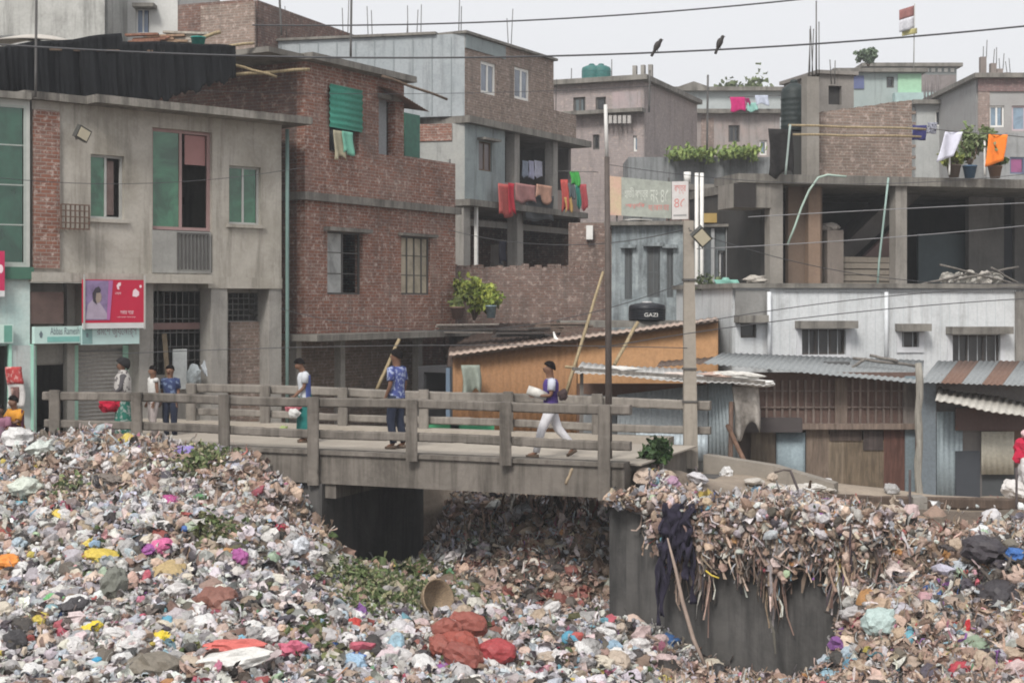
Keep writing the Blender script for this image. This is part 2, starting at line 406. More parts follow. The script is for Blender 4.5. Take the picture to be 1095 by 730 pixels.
LOW = np.vstack([cpts([(-150, 478, 30), (0, 478, 29.3), (60, 474, 28.4), (100, 470, 28), (160, 478, 27.5), (205, 487, 27.2), (255, 492, 26.8), (300, 522, 26.3), (335, 568, 26), (372, 612, 26), (420, 622, 26.2),
    (462, 628, 26.2), (500, 632, 25.6), (520, 650, 25.4), (575, 655, 25.4), (650, 664, 24.5), (0, 560, 25.5), (100, 545, 25.5), (200, 550, 25.2), (270, 560, 25), (0, 640, 22.5), (0, 735, 19.3), (-150, 640, 22.8), (-150, 735, 19.6), (150, 640, 22.3), (150, 735, 19.4), (300, 640, 22.8), (300, 735, 19.8),
    (380, 648, 23.9), (450, 662, 23.8), (450, 735, 20.5), (600, 690, 22.8), (600, 735, 21.3), (700, 672, 24), (760, 750, 21.9), (700, 740, 21.6), (720, 700, 23.8), (780, 728, 23.3), (840, 738, 22.9), (868, 745, 22.6), (800, 760, 21.6), (850, 775, 21), (905, 740, 21.2), (922, 606, 22.5), (955, 640, 21.8), (932, 690, 21), (1000, 660, 21.4), (1095, 600, 23), (1095, 660, 21.4), (1095, 740, 19.9), (960, 740, 20.2), (1250, 600, 23), (1250, 740, 20),
    (478, 535, 32.0), (500, 522, 32), (560, 520, 32), (620, 526, 32), (650, 530, 31), (400, 622, 27.4), (430, 622, 28.6), (450, 616, 29.8), (425, 600, 30.8), (475, 575, 30.6), (490, 590, 28.6), (515, 565, 28.2), (560, 548, 28), (620, 562, 27.1), (615, 605, 26.2), (535, 610, 26.9), (565, 588, 26.8), (640, 655, 25.8)]),
    np.array([[-12, 12, -2.6], [0, 12, -2.8], [12, 12, -2.6], [-12, 2, -2.4], [0, 2, -2.4], [12, 2, -2.4], [0, 38, -1.2], [3, 38, -1.2]])])
HIGH = np.vstack([cpts([(680, 506, 25), (700, 500, 26), (740, 535, 24.6), (780, 510, 27.5), (790, 545, 24.6), (850, 537, 25.3), (880, 520, 28.2), (930, 543, 24.8), (1000, 548, 25), (1100, 548, 25), (1250, 555, 25), (950, 541, 26.4), (1050, 545, 26.4), (1150, 546, 26.4), (880, 533, 31), (1000, 541, 31.5), (1100, 543, 31), (1250, 543, 31), (700, 492, 30), (700, 500, 33), (850, 560, 24.2), (900, 568, 23.8), (1000, 566, 24), (1100, 560, 24.2), (800, 572, 24.0), (740, 560, 24)]),
    np.array([[0, 45, -1.2], [8, 45, -1.5], [-15, 34, -.25], [-10, 33, -.2], [-6, 32, -.1], [-8, 30, -.02], [-4.5, 29.5, 0], [-15, 30, -.1], [-20, 40, -.4], [-5, 40, -.9], [20, 40, -1.5], [-3.8, 27.5, 0], [-10.5, 29.8, 0]])])
def idw(pts, X, Y, p=3.2):
    num = np.zeros_like(X); den = np.zeros_like(X)
    for x, y, z in pts:
        wgt = 1 / (((X - x) ** 2 + (Y - y) ** 2) + .05) ** (p / 2); num += wgt * z; den += wgt
    return num / den
def sstep(a, b, x):
    t = np.clip((x - a) / (b - a), 0, 1); return t * t * (3 - 2 * t)
def snoise(X, Y, seed, f):
    r = np.random.default_rng(seed); out = np.zeros_like(X)
    for k in range(7):
        a = r.uniform(0, 6.28); ff = f * r.uniform(.6, 1.8); out += np.sin((X * math.cos(a) + Y * math.sin(a)) * ff + r.uniform(0, 6.28)) / 7
    return out
def bcoord(X, Y):
    dx, dy = X - BA.x, Y - BA.y; return dx * BU.x + dy * BU.y, dx * BN.x + dy * BN.y
def T(X, Y):
    """height of the ground and of the heaps"""
    X = np.asarray(X, float); Y = np.asarray(Y, float)
    t, c = bcoord(X, Y); e = (X - W0[0]) * WN[0] + (Y - W0[1]) * WN[1]; s = (X - W0[0]) * WU[0] + (Y - W0[1]) * WU[1]
    lo = idw(LOW, X, Y) + .10 * snoise(X, Y, 1, 3.2) + .05 * snoise(X, Y, 2, 7); hi = idw(HIGH, X, Y) + .03 * snoise(X, Y, 3, 4)
    street = sstep(.15, .5, c) * (1 - sstep(QL - .5, QL - .1, t))
    soft = .12 + 3.0 * sstep(WL - 1.0, WL + 2.0, s)
    bank = sstep(.18 - soft * .15, .18 + soft, e) * sstep(QR + .1, QR + .5, t)
    far = sstep(36, 41, Y)
    h = np.clip(np.maximum(np.maximum(street, bank), far), 0, 1)
    z = lo * (1 - h) + hi * h
    flat = sstep(46, 80, np.maximum(Y, np.abs(X) * 1.6)); return z * (1 - flat) + (-1.3) * flat
def Tz(x, y): return float(T(np.array([x]), np.array([y]))[0])
def G(px, py, near=17.0, far=45.0):
    """where the line of sight through px,py meets the ground"""
    d = np.arange(near, far, .03); X = (px - CX) / FOC * d; Zr = EYE - (py - HOR) / FOC * d
    z = T(X, d); k = np.argmax(Zr <= z); return Vector((X[k], d[k], z[k]))
xs = np.concatenate([[-400, -200, -100, -60, -40, -28, -21], np.arange(-17, 17.01, .18), [21, 28, 40, 60, 100, 200, 400]])
ys = np.concatenate([[-30, -10, 0, 6, 10, 13, 15], np.arange(16.5, 38, .18), [39, 41, 44, 48, 55, 70, 100, 160, 300, 700]])
GX, GY = np.meshgrid(xs, ys, indexing='ij'); GZ = T(GX, GY)
me = bpy.data.meshes.new('ground'); nx, ny = GX.shape
me.from_pydata(np.stack([GX, GY, GZ], -1).reshape(-1, 3).tolist(), [], [(i * ny + j, (i + 1) * ny + j, (i + 1) * ny + j + 1, i * ny + j + 1) for i in range(nx - 1) for j in range(ny - 1)])
me.polygons.foreach_set('use_smooth', [True] * len(me.polygons))
def earth():
    t = NT('earth'); v = t.map((1, 1, 1)); n1 = t.noise(v, .9, 7, .7); n2 = t.noise(v, 11, 6, .7)
    sep = t.n('ShaderNodeSeparateXYZ'); t.l(t.tc.outputs['Object'], sep.inputs[0])
    mr = t.n('ShaderNodeMapRange'); t.l(sep.outputs['Y'], mr.inputs['Value']); mr.inputs['From Min'].default_value = 25.4; mr.inputs['From Max'].default_value = 26.6
    mz = t.n('ShaderNodeMapRange'); t.l(sep.outputs['Z'], mz.inputs['Value']); mz.inputs['From Min'].default_value = -1.7; mz.inputs['From Max'].default_value = -1.5
    mm = t.n('ShaderNodeMath', operation='MULTIPLY'); t.l(mr.outputs['Result'], mm.inputs[0]); t.l(mz.outputs['Result'], mm.inputs[1])
    soil = t.mix(t.ramp(n2, .35, .65), (.085, .065, .05), (.15, .12, .095)); sand = t.mix(t.ramp(n1, .4, .65), (.34, .28, .22), (.25, .205, .165)); sand = t.mix(t.ramp(n2, .5, .7, (0, 0, 0), (.5,) * 3), sand, (.15, .125, .105))
    t.base(t.mix(mm.outputs[0], soil, sand)); t.bump(n2, .6, .05); return t.m
me.materials.append(earth()); go = bpy.data.objects.new('ground', me); COL.objects.link(go); struct(go)

# ------------------------------------------------------------------ the bridge
CONC = plaster((.20, .178, .156), .85, (.135, .12, .104), (.042, .036, .03))
CONC_L = plaster((.26, .235, .207), .7, (.18, .162, .142), (.06, .052, .045))
CONC_D = plaster((.105, .10, .096), .8, (.065, .063, .06), (.02, .02, .02))
ROADM = plaster((.38, .34, .29), .2, (.30, .265, .225), (.17, .15, .13), streak=False)
br = thing('bridge', 'concrete canal bridge with two open post-and-rail parapets, carrying people over the rubbish', 'bridge', BP(0, 0, -3))
fb = Frame((BA.x, BA.y), (BB.x, BB.y))          # s along the bridge, o towards the camera
m = MB(fb)
s_l, s_r = -1.2, QR + .25
m.box(s_l, s_r, DECK - .54, DECK - .02, -BW - .15, 0)           # slab with edge beams
m.box(s_l, s_r, DECK - .02, DECK + .05, -.30, .05)             # near kerb lip, pale worn top
m.build('deck', CONC, br)
m = MB(fb); m.box(s_l, s_r + .2, DECK - .018, DECK + .012, -BW + .25, -.30); m.build('roadway', ROADM, br)
m = MB(fb); m.box(s_l, QR - .1, DECK - .02, DECK + .14, -BW - .15, -BW + .24); m.build('kerb', ROADM, br)
# abutments: solid walls the deck rests on
m = MB(fb); m.box(QL - .28, QL, -3.6, DECK - .542, -BW - .1, .06); m.box(QL - 2.6, QL - .282, -3.4, DECK - .544, -BW - .08, -.12)
m.build('abutment', CONC_D, br)
m = MB(fb); m.box(QR, QR + .9, -3.6, DECK - .542, -BW - .1, .02); m.build('abutment', CONC_D, br)
m = MB(fb); m.box(QL + .002, QL + .22, DECK - .80, DECK - .543, -BW - .08, -.05); m.build('haunch', CONC, br)
def post(c, s, zt=1.0, w=.19):
    q = MB(fb); q.box(s - w / 2, s + w / 2, DECK + .0, DECK + zt - .02, -c - .07, -c + .13); q.build('rail_post', CONC, br)
POSTS = [near_t(p) for p in (62, 150, 243, 338, 443, 543, 648)]
for s in POSTS:
    q = MB(fb); q.rough_bar(fb(s, DECK - .56 if s in (POSTS[6], POSTS[3]) else DECK - .06, .103), fb(s, DECK + 1.0, .103), .20, .098); q.build('rail_post', CONC, br)
def rail(s0, s1, z, o0, o1, h, dz0=0, dz1=0):
    q = MB(fb); a, b = fb(s0, z + dz0, (o0 + o1) / 2), fb(s1, z + dz1, (o0 + o1) / 2); q.rough_bar(a, b, o1 - o0, h); q.build('rail', CONC_L if o0 < -2 else CONC, br)
rail(POSTS[0] - .34, POSTS[6] + .42, .965, -.10, .05, .165, -.03, .01); rail(POSTS[0] - .30, POSTS[6] - .1, .40, -.09, .04, .155, .01, -.02)
rail(POSTS[6] + .1, POSTS[6] + .42, .39, -.09, .04, .15)
FP = [POSTS[0] + .35 + 1.85 * k for k in range(7)]
for s in FP:
    q = MB(fb); q.rough_bar(fb(s, DECK + .1, -BW + .06), fb(s, DECK + .92, -BW + .06), .20, .16); q.build('rail_post', CONC_L, br)
rail(FP[0] - .2, FP[6] + .35, .85, -BW - .18, -BW - .03, .18, .05, -.05); rail(FP[0] - .2, FP[6] + .35, .34, -BW - .16, -BW - .03, .15, .03, -.02)
# wing wall that holds the right bank, streaked dark by the rubbish above it
fw = Frame(W0, W1)
m = MB(fw); m.box(.30, WL + .1, -3.6, -.70, -.42, 0); ww = m.build('wing_wall', CONC_D)
tag(ww, 'dark stained concrete wing wall under the rubbish spilling off the right bank', 'wall')
# sloping parapet end beyond the far rail
fk = Frame((P(752, 500, 28.3).x, 28.3), (P(892, 500, 27.2).x, 27.2))
m = MB(fk); L = fk.len
for o in (0, ):
    prof = [(0, -1.0), (L, -1.0), (L, ZZ(517, 27.2)), (L * .55, ZZ(498, 27.7)), (0, ZZ(486, 28.3))]
    m.face([(s, z, 0) for s, z in prof]); m.face([(s, z, -.3) for s, z in prof][::-1])
    for (a, b) in zip(prof, prof[1:] + prof[:1]): m.face([(a[0], a[1], 0), (a[0], a[1], -.3), (b[0], b[1], -.3), (b[0], b[1], 0)])
kb = m.build('parapet_kerb', plaster((.27, .24, .205), .3, (.2, .18, .155))); tag(kb, 'low sloping concrete kerb wall running down from the bridge end past the utility pole', 'kerb')
# ------------------------------------------------------------------ rubbish
def ico(n):
    bm = bmesh.new(); bmesh.ops.create_icosphere(bm, subdivisions=n, radius=1); bm.verts.ensure_lookup_table()
    V = np.array([v.co[:] for v in bm.verts]); F = np.array([[v.index for v in f.verts] for f in bm.faces]); bm.free(); return V, F
def crumple(V, r, amp, freq=3.0):
    k = np.zeros(len(V))
    for _ in range(6):
        d = r.normal(size=3); d /= np.linalg.norm(d); k += np.abs(np.sin((V @ d) * freq * r.uniform(.6, 1.8) + r.uniform(0, 6.28)))
    k = k / 6 - .62; j = r.normal(size=len(V)) * .05
    out = V * (1 + amp * k * 2.4 + j)[:, None]; return out * np.array([r.uniform(.8, 1.25), r.uniform(.7, 1.05), r.uniform(.5, .8)])
def sheet_var(r, n=5, L=1.0, Wd=.7, amp=.28):
    u, v = np.meshgrid(np.linspace(-1, 1, n), np.linspace(-1, 1, n), indexing='ij'); z = np.zeros_like(u)
    for _ in range(5):
        a = r.uniform(0, 6.28); z += amp * np.sin((u * math.cos(a) + v * math.sin(a)) * r.uniform(1.5, 4.5) + r.uniform(0, 6.28)) * r.uniform(.3, 1)
    x = u * L + r.normal(size=u.shape) * .14; y = v * Wd + r.normal(size=u.shape) * .14
    V = np.stack([x, y, z], -1).reshape(-1, 3); F = np.array([[i * n + j, (i + 1) * n + j, (i + 1) * n + j + 1, i * n + j + 1] for i in range(n - 1) for j in range(n - 1)]); return V, F
def strip_var(r, n=6, w=.08):
    t = np.linspace(-1, 1, n + 1); a, b = r.uniform(.1, .45), r.uniform(.1, .4); x = t + r.normal(size=n + 1) * .04
    y = a * np.sin(t * r.uniform(1, 3.5) + r.uniform(0, 6.28)); z = b * np.sin(t * r.uniform(1, 4) + r.uniform(0, 6.28)); ww = w * r.uniform(.5, 1.5, n + 1)
    th = r.uniform(0, 6.28) + t * r.uniform(-1.5, 1.5)
    P0 = np.stack([x, y, z], -1); d = np.stack([np.zeros_like(t), np.cos(th), np.sin(th)], -1) * ww[:, None]
    V = np.concatenate([P0 - d, P0 + d]); F = np.array([[i, i + 1, n + 2 + i, n + 1 + i] for i in range(n)]); return V, F
RB = np.random.default_rng(21)
V1, F1 = ico(1); V2, F2 = ico(2); V3, F3 = ico(3)
BAGS = [(crumple(V2, RB, .46, 4.2), F2) for _ in range(14)]
CHIPS = [(crumple(V1, RB, .5, 3.0), F1) for _ in range(8)]
SHEETS = [sheet_var(RB, 6) for _ in range(14)]
STRIPS = [strip_var(RB) for _ in range(14)]
def rot_mats(n, r, tilt=1.0):
    a = r.uniform(0, 6.28, n); b = r.normal(size=n) * tilt; c = r.normal(size=n) * tilt
    ca, sa, cb, sb, cc, sc_ = np.cos(a), np.sin(a), np.cos(b), np.sin(b), np.cos(c), np.sin(c); R = np.zeros((n, 3, 3))
    R[:, 0, 0] = ca * cb; R[:, 0, 1] = ca * sb * sc_ - sa * cc; R[:, 0, 2] = ca * sb * cc + sa * sc_
    R[:, 1, 0] = sa * cb; R[:, 1, 1] = sa * sb * sc_ + ca * cc; R[:, 1, 2] = sa * sb * cc - ca * sc_
    R[:, 2, 0] = -sb; R[:, 2, 1] = cb * sc_; R[:, 2, 2] = cb * cc; return R
class Pile:
    def __init__(s): s.V, s.F3, s.F4, s.C, s.n, s.S = [], [], [], [], 0, []
    def add(s, variants, pos, scale, cols, r, tilt=1.0, R=None, soft=False):
        n = len(pos); pick = r.integers(0, len(variants), n)
        if R is None: R = rot_mats(n, r, tilt)
        for k, (V, F) in enumerate(variants):
            idx = np.nonzero(pick == k)[0]
            if not len(idx): continue
            sc = scale[idx]; sc = sc[:, None, None] if sc.ndim == 1 else sc[:, None, :]
            W = np.einsum('nij,nvj->nvi', R[idx], V[None] * sc) + pos[idx][:, None, :]
            f = F[None] + (np.arange(len(idx)) * len(V))[:, None, None] + s.n; (s.F3 if F.shape[1] == 3 else s.F4).append(f.reshape(-1, F.shape[1]))
            if F.shape[1] == 3: s.S.append(np.full(len(idx) * len(F), soft))
            s.V.append(W.reshape(-1, 3)); s.C.append(np.repeat(cols[idx], len(V), axis=0)); s.n += len(idx) * len(V)
    def build(s, name, mat, smooth=False):
        V = np.concatenate(s.V); C = np.concatenate(s.C); f3 = np.concatenate(s.F3) if s.F3 else np.zeros((0, 3), int); f4 = np.concatenate(s.F4) if s.F4 else np.zeros((0, 4), int)
        me = bpy.data.meshes.new(name); me.vertices.add(len(V)); me.vertices.foreach_set('co', V.astype(np.float32).ravel())
        me.loops.add(f3.size + f4.size); me.loops.foreach_set('vertex_index', np.concatenate([f3.ravel(), f4.ravel()]).astype(np.int32))
        me.polygons.add(len(f3) + len(f4)); st = np.concatenate([np.arange(len(f3)) * 3, len(f3) * 3 + np.arange(len(f4)) * 4]).astype(np.int32)
        me.polygons.foreach_set('loop_start', st); me.update(calc_edges=True)
        me.polygons.foreach_set('use_smooth', np.concatenate([np.concatenate(s.S) if s.S else np.zeros(0, bool), np.full(len(f4), smooth)]))
        ca = me.color_attributes.new('tint', 'FLOAT_COLOR', 'POINT'); ca.data.foreach_set('color', np.concatenate([C, np.ones((len(C), 1))], 1).astype(np.float32).ravel())
        me.materials.append(mat); me.validate(); o = bpy.data.objects.new(name, me); COL.objects.link(o); o['kind'] = 'stuff'; return o
PAL = dict(
    W=[(.60, .58, .57), (.50, .48, .48), (.40, .385, .38), (.68, .67, .66), (.54, .51, .53), (.56, .47, .46), (.45, .48, .53), (.33, .32, .32), (.62, .60, .55)],
    T=[(.37, .265, .20), (.46, .34, .26), (.27, .185, .14), (.54, .43, .35), (.35, .235, .19), (.44, .315, .255), (.52, .385, .32)],
    D=[(.05, .046, .045), (.09, .078, .07), (.13, .105, .09), (.07, .06, .075), (.16, .14, .12)],
    A=[(.50, .40, .10), (.45, .16, .24), (.14, .32, .40), (.13, .28, .14), (.48, .24, .10), (.38, .09, .08), (.24, .10, .32), (.06, .13, .36), (.45, .10, .14), (.40, .5, .36), (.30, .45, .55), (.55, .30, .32)],
    G=[(.06, .10, .03), (.10, .14, .05), (.14, .15, .06), (.08, .085, .04)],
    P=[(.24, .085, .07), (.30, .12, .10), (.20, .06, .05)])
def palette(mixw, n, r):
    keys = list(mixw); p = np.array([mixw[k] for k in keys], float); p /= p.sum(); ks = r.choice(len(keys), n, p=p); out = np.zeros((n, 3))
    for i, k in enumerate(keys):
        idx = np.nonzero(ks == i)[0]; src = np.array(PAL[k]); out[idx] = src[r.integers(0, len(src), len(idx))]
    return np.clip(out * (r.uniform(.50, 1.18, (n, 1)) ** .8) * r.uniform(.94, 1.06, (n, 3)), .01, .82)
# zones of one character: centre on the ground, radius, palette mix
def zone(px, py, rad, **mixw):
    g = G(px, py); return (g.x, g.y, rad, mixw)
ZONES = [zone(120, 485, 1.5, T=55, W=38, D=6, A=5), zone(60, 490, 1.1, T=40, W=55, D=6, A=5), zone(270, 510, 1.0, T=60, W=30, D=8, A=3), zone(300, 560, .9, T=50, W=36, D=12, A=4),
    zone(222, 498, .5, G=85, T=15), zone(430, 615, .95, G=70, T=22, W=6, A=2), zone(400, 640, .5, G=60, T=25, W=15), zone(470, 640, .7, G=45, T=40, W=15), zone(370, 600, .5, G=25, T=60, W=15),
    zone(350, 690, .7, W=35, G=25, T=20, D=12, A=8), zone(110, 600, .5, W=50, G=20, T=20, A=10), zone(235, 575, .45, G=50, T=35, W=15), zone(80, 540, .5, T=60, D=20, W=20), zone(180, 580, .6, D=30, T=35, W=25, A=10), zone(115, 520, .45, T=70, D=20, W=10),
    zone(500, 690, .9, T=30, W=25, P=20, D=15, G=10), zone(620, 700, 1.2, W=45, D=28, T=18, A=6, G=5), zone(700, 690, .8, W=50, D=35, T=10, A=5), zone(590, 655, .6, P=50, T=35, D=15), zone(560, 600, 1.2, D=22, T=56, P=8, W=14), zone(520, 560, 1.2, D=28, T=52, W=20), zone(500, 530, 1.2, T=55, W=38, D=7), zone(600, 530, 1.6, T=45, W=48, D=7), zone(620, 570, 1.3, T=45, W=42, D=8, A=5), zone(620, 640, .7, T=55, W=25, D=15, P=10),  # under the bridge, paler mixes paint light onto the shaded mound
    zone(700, 512, .7, W=60, T=25, D=10, A=5), zone(790, 540, .9, W=55, T=28, G=10, A=4, D=3), zone(870, 545, 1.0, W=55, T=38, D=4, A=3), zone(740, 520, .8, W=60, T=30, D=6, A=4), zone(880, 610, 1.0, T=62, W=22, D=14, A=3), zone(960, 560, .9, T=55, W=36, D=7, A=4), zone(960, 600, .8, T=80, W=10, D=8, A=2), zone(1060, 600, .55, D=75, T=12, W=13), zone(1040, 625, .45, D=70, W=20, A=10),
    zone(1020, 570, .7, T=72, W=20, A=5, P=5), zone(1080, 560, .7, W=55, T=30, D=10, A=6), zone(1000, 660, 1.0, T=52, W=28, D=14, A=9), zone(1080, 680, .9, T=48, W=26, D=16, A=10), zone(930, 700, .9, T=58, W=22, D=14, A=8), zone(830, 560, .6, T=45, W=40, D=10, A=6), zone(960, 640, .8, W=45, T=40, D=10, A=6)]
DEF_L = dict(W=66, T=13, D=15, A=4.5, G=1.5); DEF_R = dict(T=56, W=27, D=12, A=4)
def zone_cols(pos, r):
    n = len(pos); right = pos[:, 0] > 2.2; cols = palette(DEF_L, n, r); cr = palette(DEF_R, n, r); cols[right] = cr[right]
    best = np.full(n, .35); which = np.full(n, -1)
    for i, (x, y, rad, mw) in enumerate(ZONES):
        d2 = ((pos[:, 0] - x) ** 2 + (pos[:, 1] - y) ** 2) / rad ** 2; wv = np.exp(-d2) * r.uniform(.5, 1.3, n); m = wv > best; best[m] = wv[m]; which[m] = i
    for i, z in enumerate(ZONES):
        idx = np.nonzero(which == i)[0]
        if len(idx): cols[idx] = palette(z[3], len(idx), r)
    return cols
def scatter(n, r, keep):
    Y = r.uniform(17.6, 36, n * 2); pxs = r.uniform(-150, 1250, n * 2); X = (pxs - CX) / FOC * Y
    t, c = bcoord(X, Y); e = (X - W0[0]) * WN[0] + (Y - W0[1]) * WN[1]
    front = (c < .0) | ((t > QL) & (t < QR)); bank = (t > QR) & (e > .0)
    ok = front & ~((t > QR) & (e > .0) & False)
    ok &= ~((t > QL - .6) & (t < QL) & (c > -.05)); ok &= ~((t > QR - .05) & (t < QR + 1.0) & (c > -.02) & (c < BW))
    # on the right bank the rubbish thins out towards the bare yard behind it
    lim = 2.5 + .4 * np.sin(X * 1.7); thin = bank & (e > lim); ok = np.where(bank, ~thin | (r.uniform(size=len(X)) < .02), ok)
    ok &= ~((t > QR - .05) & (c > .1) & (c < BW + .3) & (t < QR + 1.5) & (e > 1.2))
    ok &= ~((X > 3.4) & (Y > 25.95 + .2 * np.sin(X * 3)) & (RB.uniform(size=len(X)) > .03)); ok &= ~((c > 4.3) & (Y > 35)); ok &= keep(X, Y, t, c, e)
    i = np.nonzero(ok)[0][:n]; X, Y = X[i], Y[i]; return np.stack([X, Y, T(X, Y)], -1)
ALL = lambda X, Y, t, c, e: np.ones(len(X), bool)
pile = Pile()
west = lambda X, Y, t, c, e: (X < 1.2) | (Y < 22)
def bag_cols(pos, r):
    c = zone_cols(pos, r); green = (c[:, 1] > c[:, 0] * 1.1) & (c[:, 1] < .25); c[green] = palette(dict(W=55, T=35, D=10), int(green.sum()), r); return c
p = scatter(7000, RB, ALL); p[:, 2] += RB.uniform(-.05, .06, len(p)); s_ = RB.gamma(6, .0165, len(p)).clip(.05, .24); pile.add(BAGS, p, s_, bag_cols(p, RB), RB, .5)
p = scatter(9500, RB, west); p[:, 2] += RB.uniform(-.03, .09, len(p)); s_ = RB.gamma(6, .0135, len(p)).clip(.04, .18); pile.add(BAGS, p, s_, bag_cols(p, RB), RB, .6)
p = scatter(15000, RB, ALL); p[:, 2] += RB.uniform(-.0, .13, len(p)); s_ = RB.uniform(.02, .07, len(p)); pile.add(CHIPS, p, s_, zone_cols(p, RB), RB, 1.2)
p = scatter(13000, RB, west); p[:, 2] += RB.uniform(.0, .13, len(p)); s_ = RB.gamma(5, .016, len(p)).clip(.03, .19); pile.add(SHEETS, p, s_, zone_cols(p, RB), RB, .7)
p = scatter(4000, RB, ALL); p[:, 2] += RB.uniform(.02, .12, len(p)); s_ = RB.uniform(.07, .2, len(p)); pile.add(STRIPS, p, s_, zone_cols(p, RB), RB, .6)
fib = lambda X, Y, t, c, e: (X > 2.2) | ((Y > 25.3) & (X < -3)) | ((t > QL) & (t < QR) & (c > .5))
p = scatter(24000, RB, fib); p[:, 2] += RB.uniform(.0, .15, len(p)); s_ = RB.gamma(5, .026, len(p)).clip(.05, .3); pile.add(STRIPS, p, s_, zone_cols(p, RB), RB, .9)
p = scatter(9000, RB, fib); p[:, 2] += RB.uniform(.0, .14, len(p)); s_ = RB.gamma(5, .0155, len(p)).clip(.03, .16); pile.add(SHEETS, p, s_, zone_cols(p, RB), RB, .9)
lo_ = pile.build('rubbish_litter', litter_mat())
tag(lo_, 'loose household rubbish, scraps and crumpled plastic covering the banks and canal bed', 'litter', kind='stuff')

# rags and strands that hang over the wing wall and off the heap behind the bridge
rag = Pile(); n = 2600
S705 = .85; tt = np.where(RB.uniform(size=n) < .93, RB.uniform(S705, WL + .6, n), RB.uniform(.1, S705, n)); topz = -.50 + .12 * RB.normal(size=n) - np.where(tt > WL * .3, RB.uniform(0, .35, n), 0); L_ = (np.abs(RB.normal(size=n)) * .27 + .12).clip(.1, .75); L_ *= np.where((tt > WL * .28), 1.45, .75) * (1 + .4 * np.sin(tt * 5) + .35 * np.sin(tt * 11 + 1))
L_ = np.where(tt < S705, .12, L_); topz = np.where(tt < S705, -.42, topz); off = RB.uniform(.03, .30, n); base = np.stack([W0[0] + WU[0] * tt - WN[0] * off, W0[1] + WU[1] * tt - WN[1] * off, topz - L_ / 2], -1)
def hang_R(n, r):
    R = np.zeros((n, 3, 3)); a = r.uniform(0, 6.28, n); j = r.normal(size=(n, 2)) * .15
    ax = np.stack([j[:, 0], j[:, 1], -np.ones(n)], -1); ax /= np.linalg.norm(ax, axis=1)[:, None]; b = np.stack([np.cos(a), np.sin(a), np.zeros(n)], -1); b -= ax * (ax * b).sum(1)[:, None]; b /= np.linalg.norm(b, axis=1)[:, None]
    R[:, :, 0] = ax; R[:, :, 1] = b; R[:, :, 2] = np.cross(ax, b); return R
sc3 = np.stack([L_ / 2, RB.uniform(.15, .6, n) * .5, RB.uniform(.2, .6, n) * .6], -1)
rag.add(STRIPS, base, sc3, palette(dict(T=58, D=22, W=18, A=2), n, RB), RB, R=hang_R(n, RB))
n = 1100; tt = np.where(RB.uniform(size=n) < .9, RB.uniform(S705 - .1, WL + .6, n), RB.uniform(.1, S705, n)); hz = np.abs(RB.normal(size=n)) * np.where(tt > WL * .3, .42, np.where(tt < S705, .05, .25)); base = np.stack([W0[0] + WU[0] * tt - WN[0] * RB.uniform(-.1, .35, n), W0[1] + WU[1] * tt - WN[1] * RB.uniform(-.1, .35, n), -.42 - hz], -1)
rag.add(SHEETS, base, RB.gamma(5, .02, n).clip(.04, .17), palette(dict(T=45, W=42, D=10, A=3), n, RB), RB, 1.0)
n = 1300; tt = RB.uniform(S705 - .1, WL + .6, n); base = np.stack([W0[0] + WU[0] * tt - WN[0] * RB.uniform(-.1, .4, n), W0[1] + WU[1] * tt - WN[1] * RB.uniform(-.1, .4, n), -.40 - np.abs(RB.normal(size=n)) * .34], -1)
rag.add(STRIPS, base, RB.gamma(5, .03, n).clip(.06, .3), palette(dict(T=55, W=32, D=11, A=2), n, RB), RB, 1.3)
n = 3000; tt = RB.uniform(S705 - .1, WL + .6, n); o_ = RB.uniform(-.1, .38, n); base = np.stack([W0[0] + WU[0] * tt - WN[0] * o_, W0[1] + WU[1] * tt - WN[1] * o_, -.36 - np.abs(RB.normal(size=n)) * .36], -1)
rag.add(CHIPS, base, RB.gamma(5, .0095, n).clip(.02, .11), palette(dict(T=50, W=36, D=11, A=3), n, RB), RB, 1.3)
n = 320; tt = RB.uniform(S705, WL + .5, n); L_ = RB.gamma(5, .05, n).clip(.1, .6) * (1 + .4 * np.sin(tt * 5)); base = np.stack([W0[0] + WU[0] * tt - WN[0] * RB.uniform(.03, .3, n), W0[1] + WU[1] * tt - WN[1] * RB.uniform(.03, .3, n), -.62 - RB.uniform(.0, .55, n) - L_ / 2], -1)
rag.add(SHEETS, base, np.stack([L_ * .55, RB.uniform(.03, .09, n), RB.uniform(.06, .16, n)], -1), palette(dict(T=58, D=22, W=18, A=2), n, RB), RB, R=hang_R(n, RB))
n = 420; px_ = RB.uniform(470, 640, n); d_ = RB.uniform(27.5, 30, n); X = XX(px_, d_); base = np.stack([X, d_, T(X, d_) + RB.uniform(-.1, .25, n)], -1)
rag.add(STRIPS, base, np.stack([RB.uniform(.15, .4, n), RB.uniform(.1, .3, n), RB.uniform(.1, .3, n)], -1), palette(dict(T=50, D=40, P=6, W=4), n, RB), RB, R=hang_R(n, RB))
ro = rag.build('hanging_rags', litter_mat()); tag(ro, 'brown and grey rags and strands hanging over the wall edge', 'rags', kind='stuff')
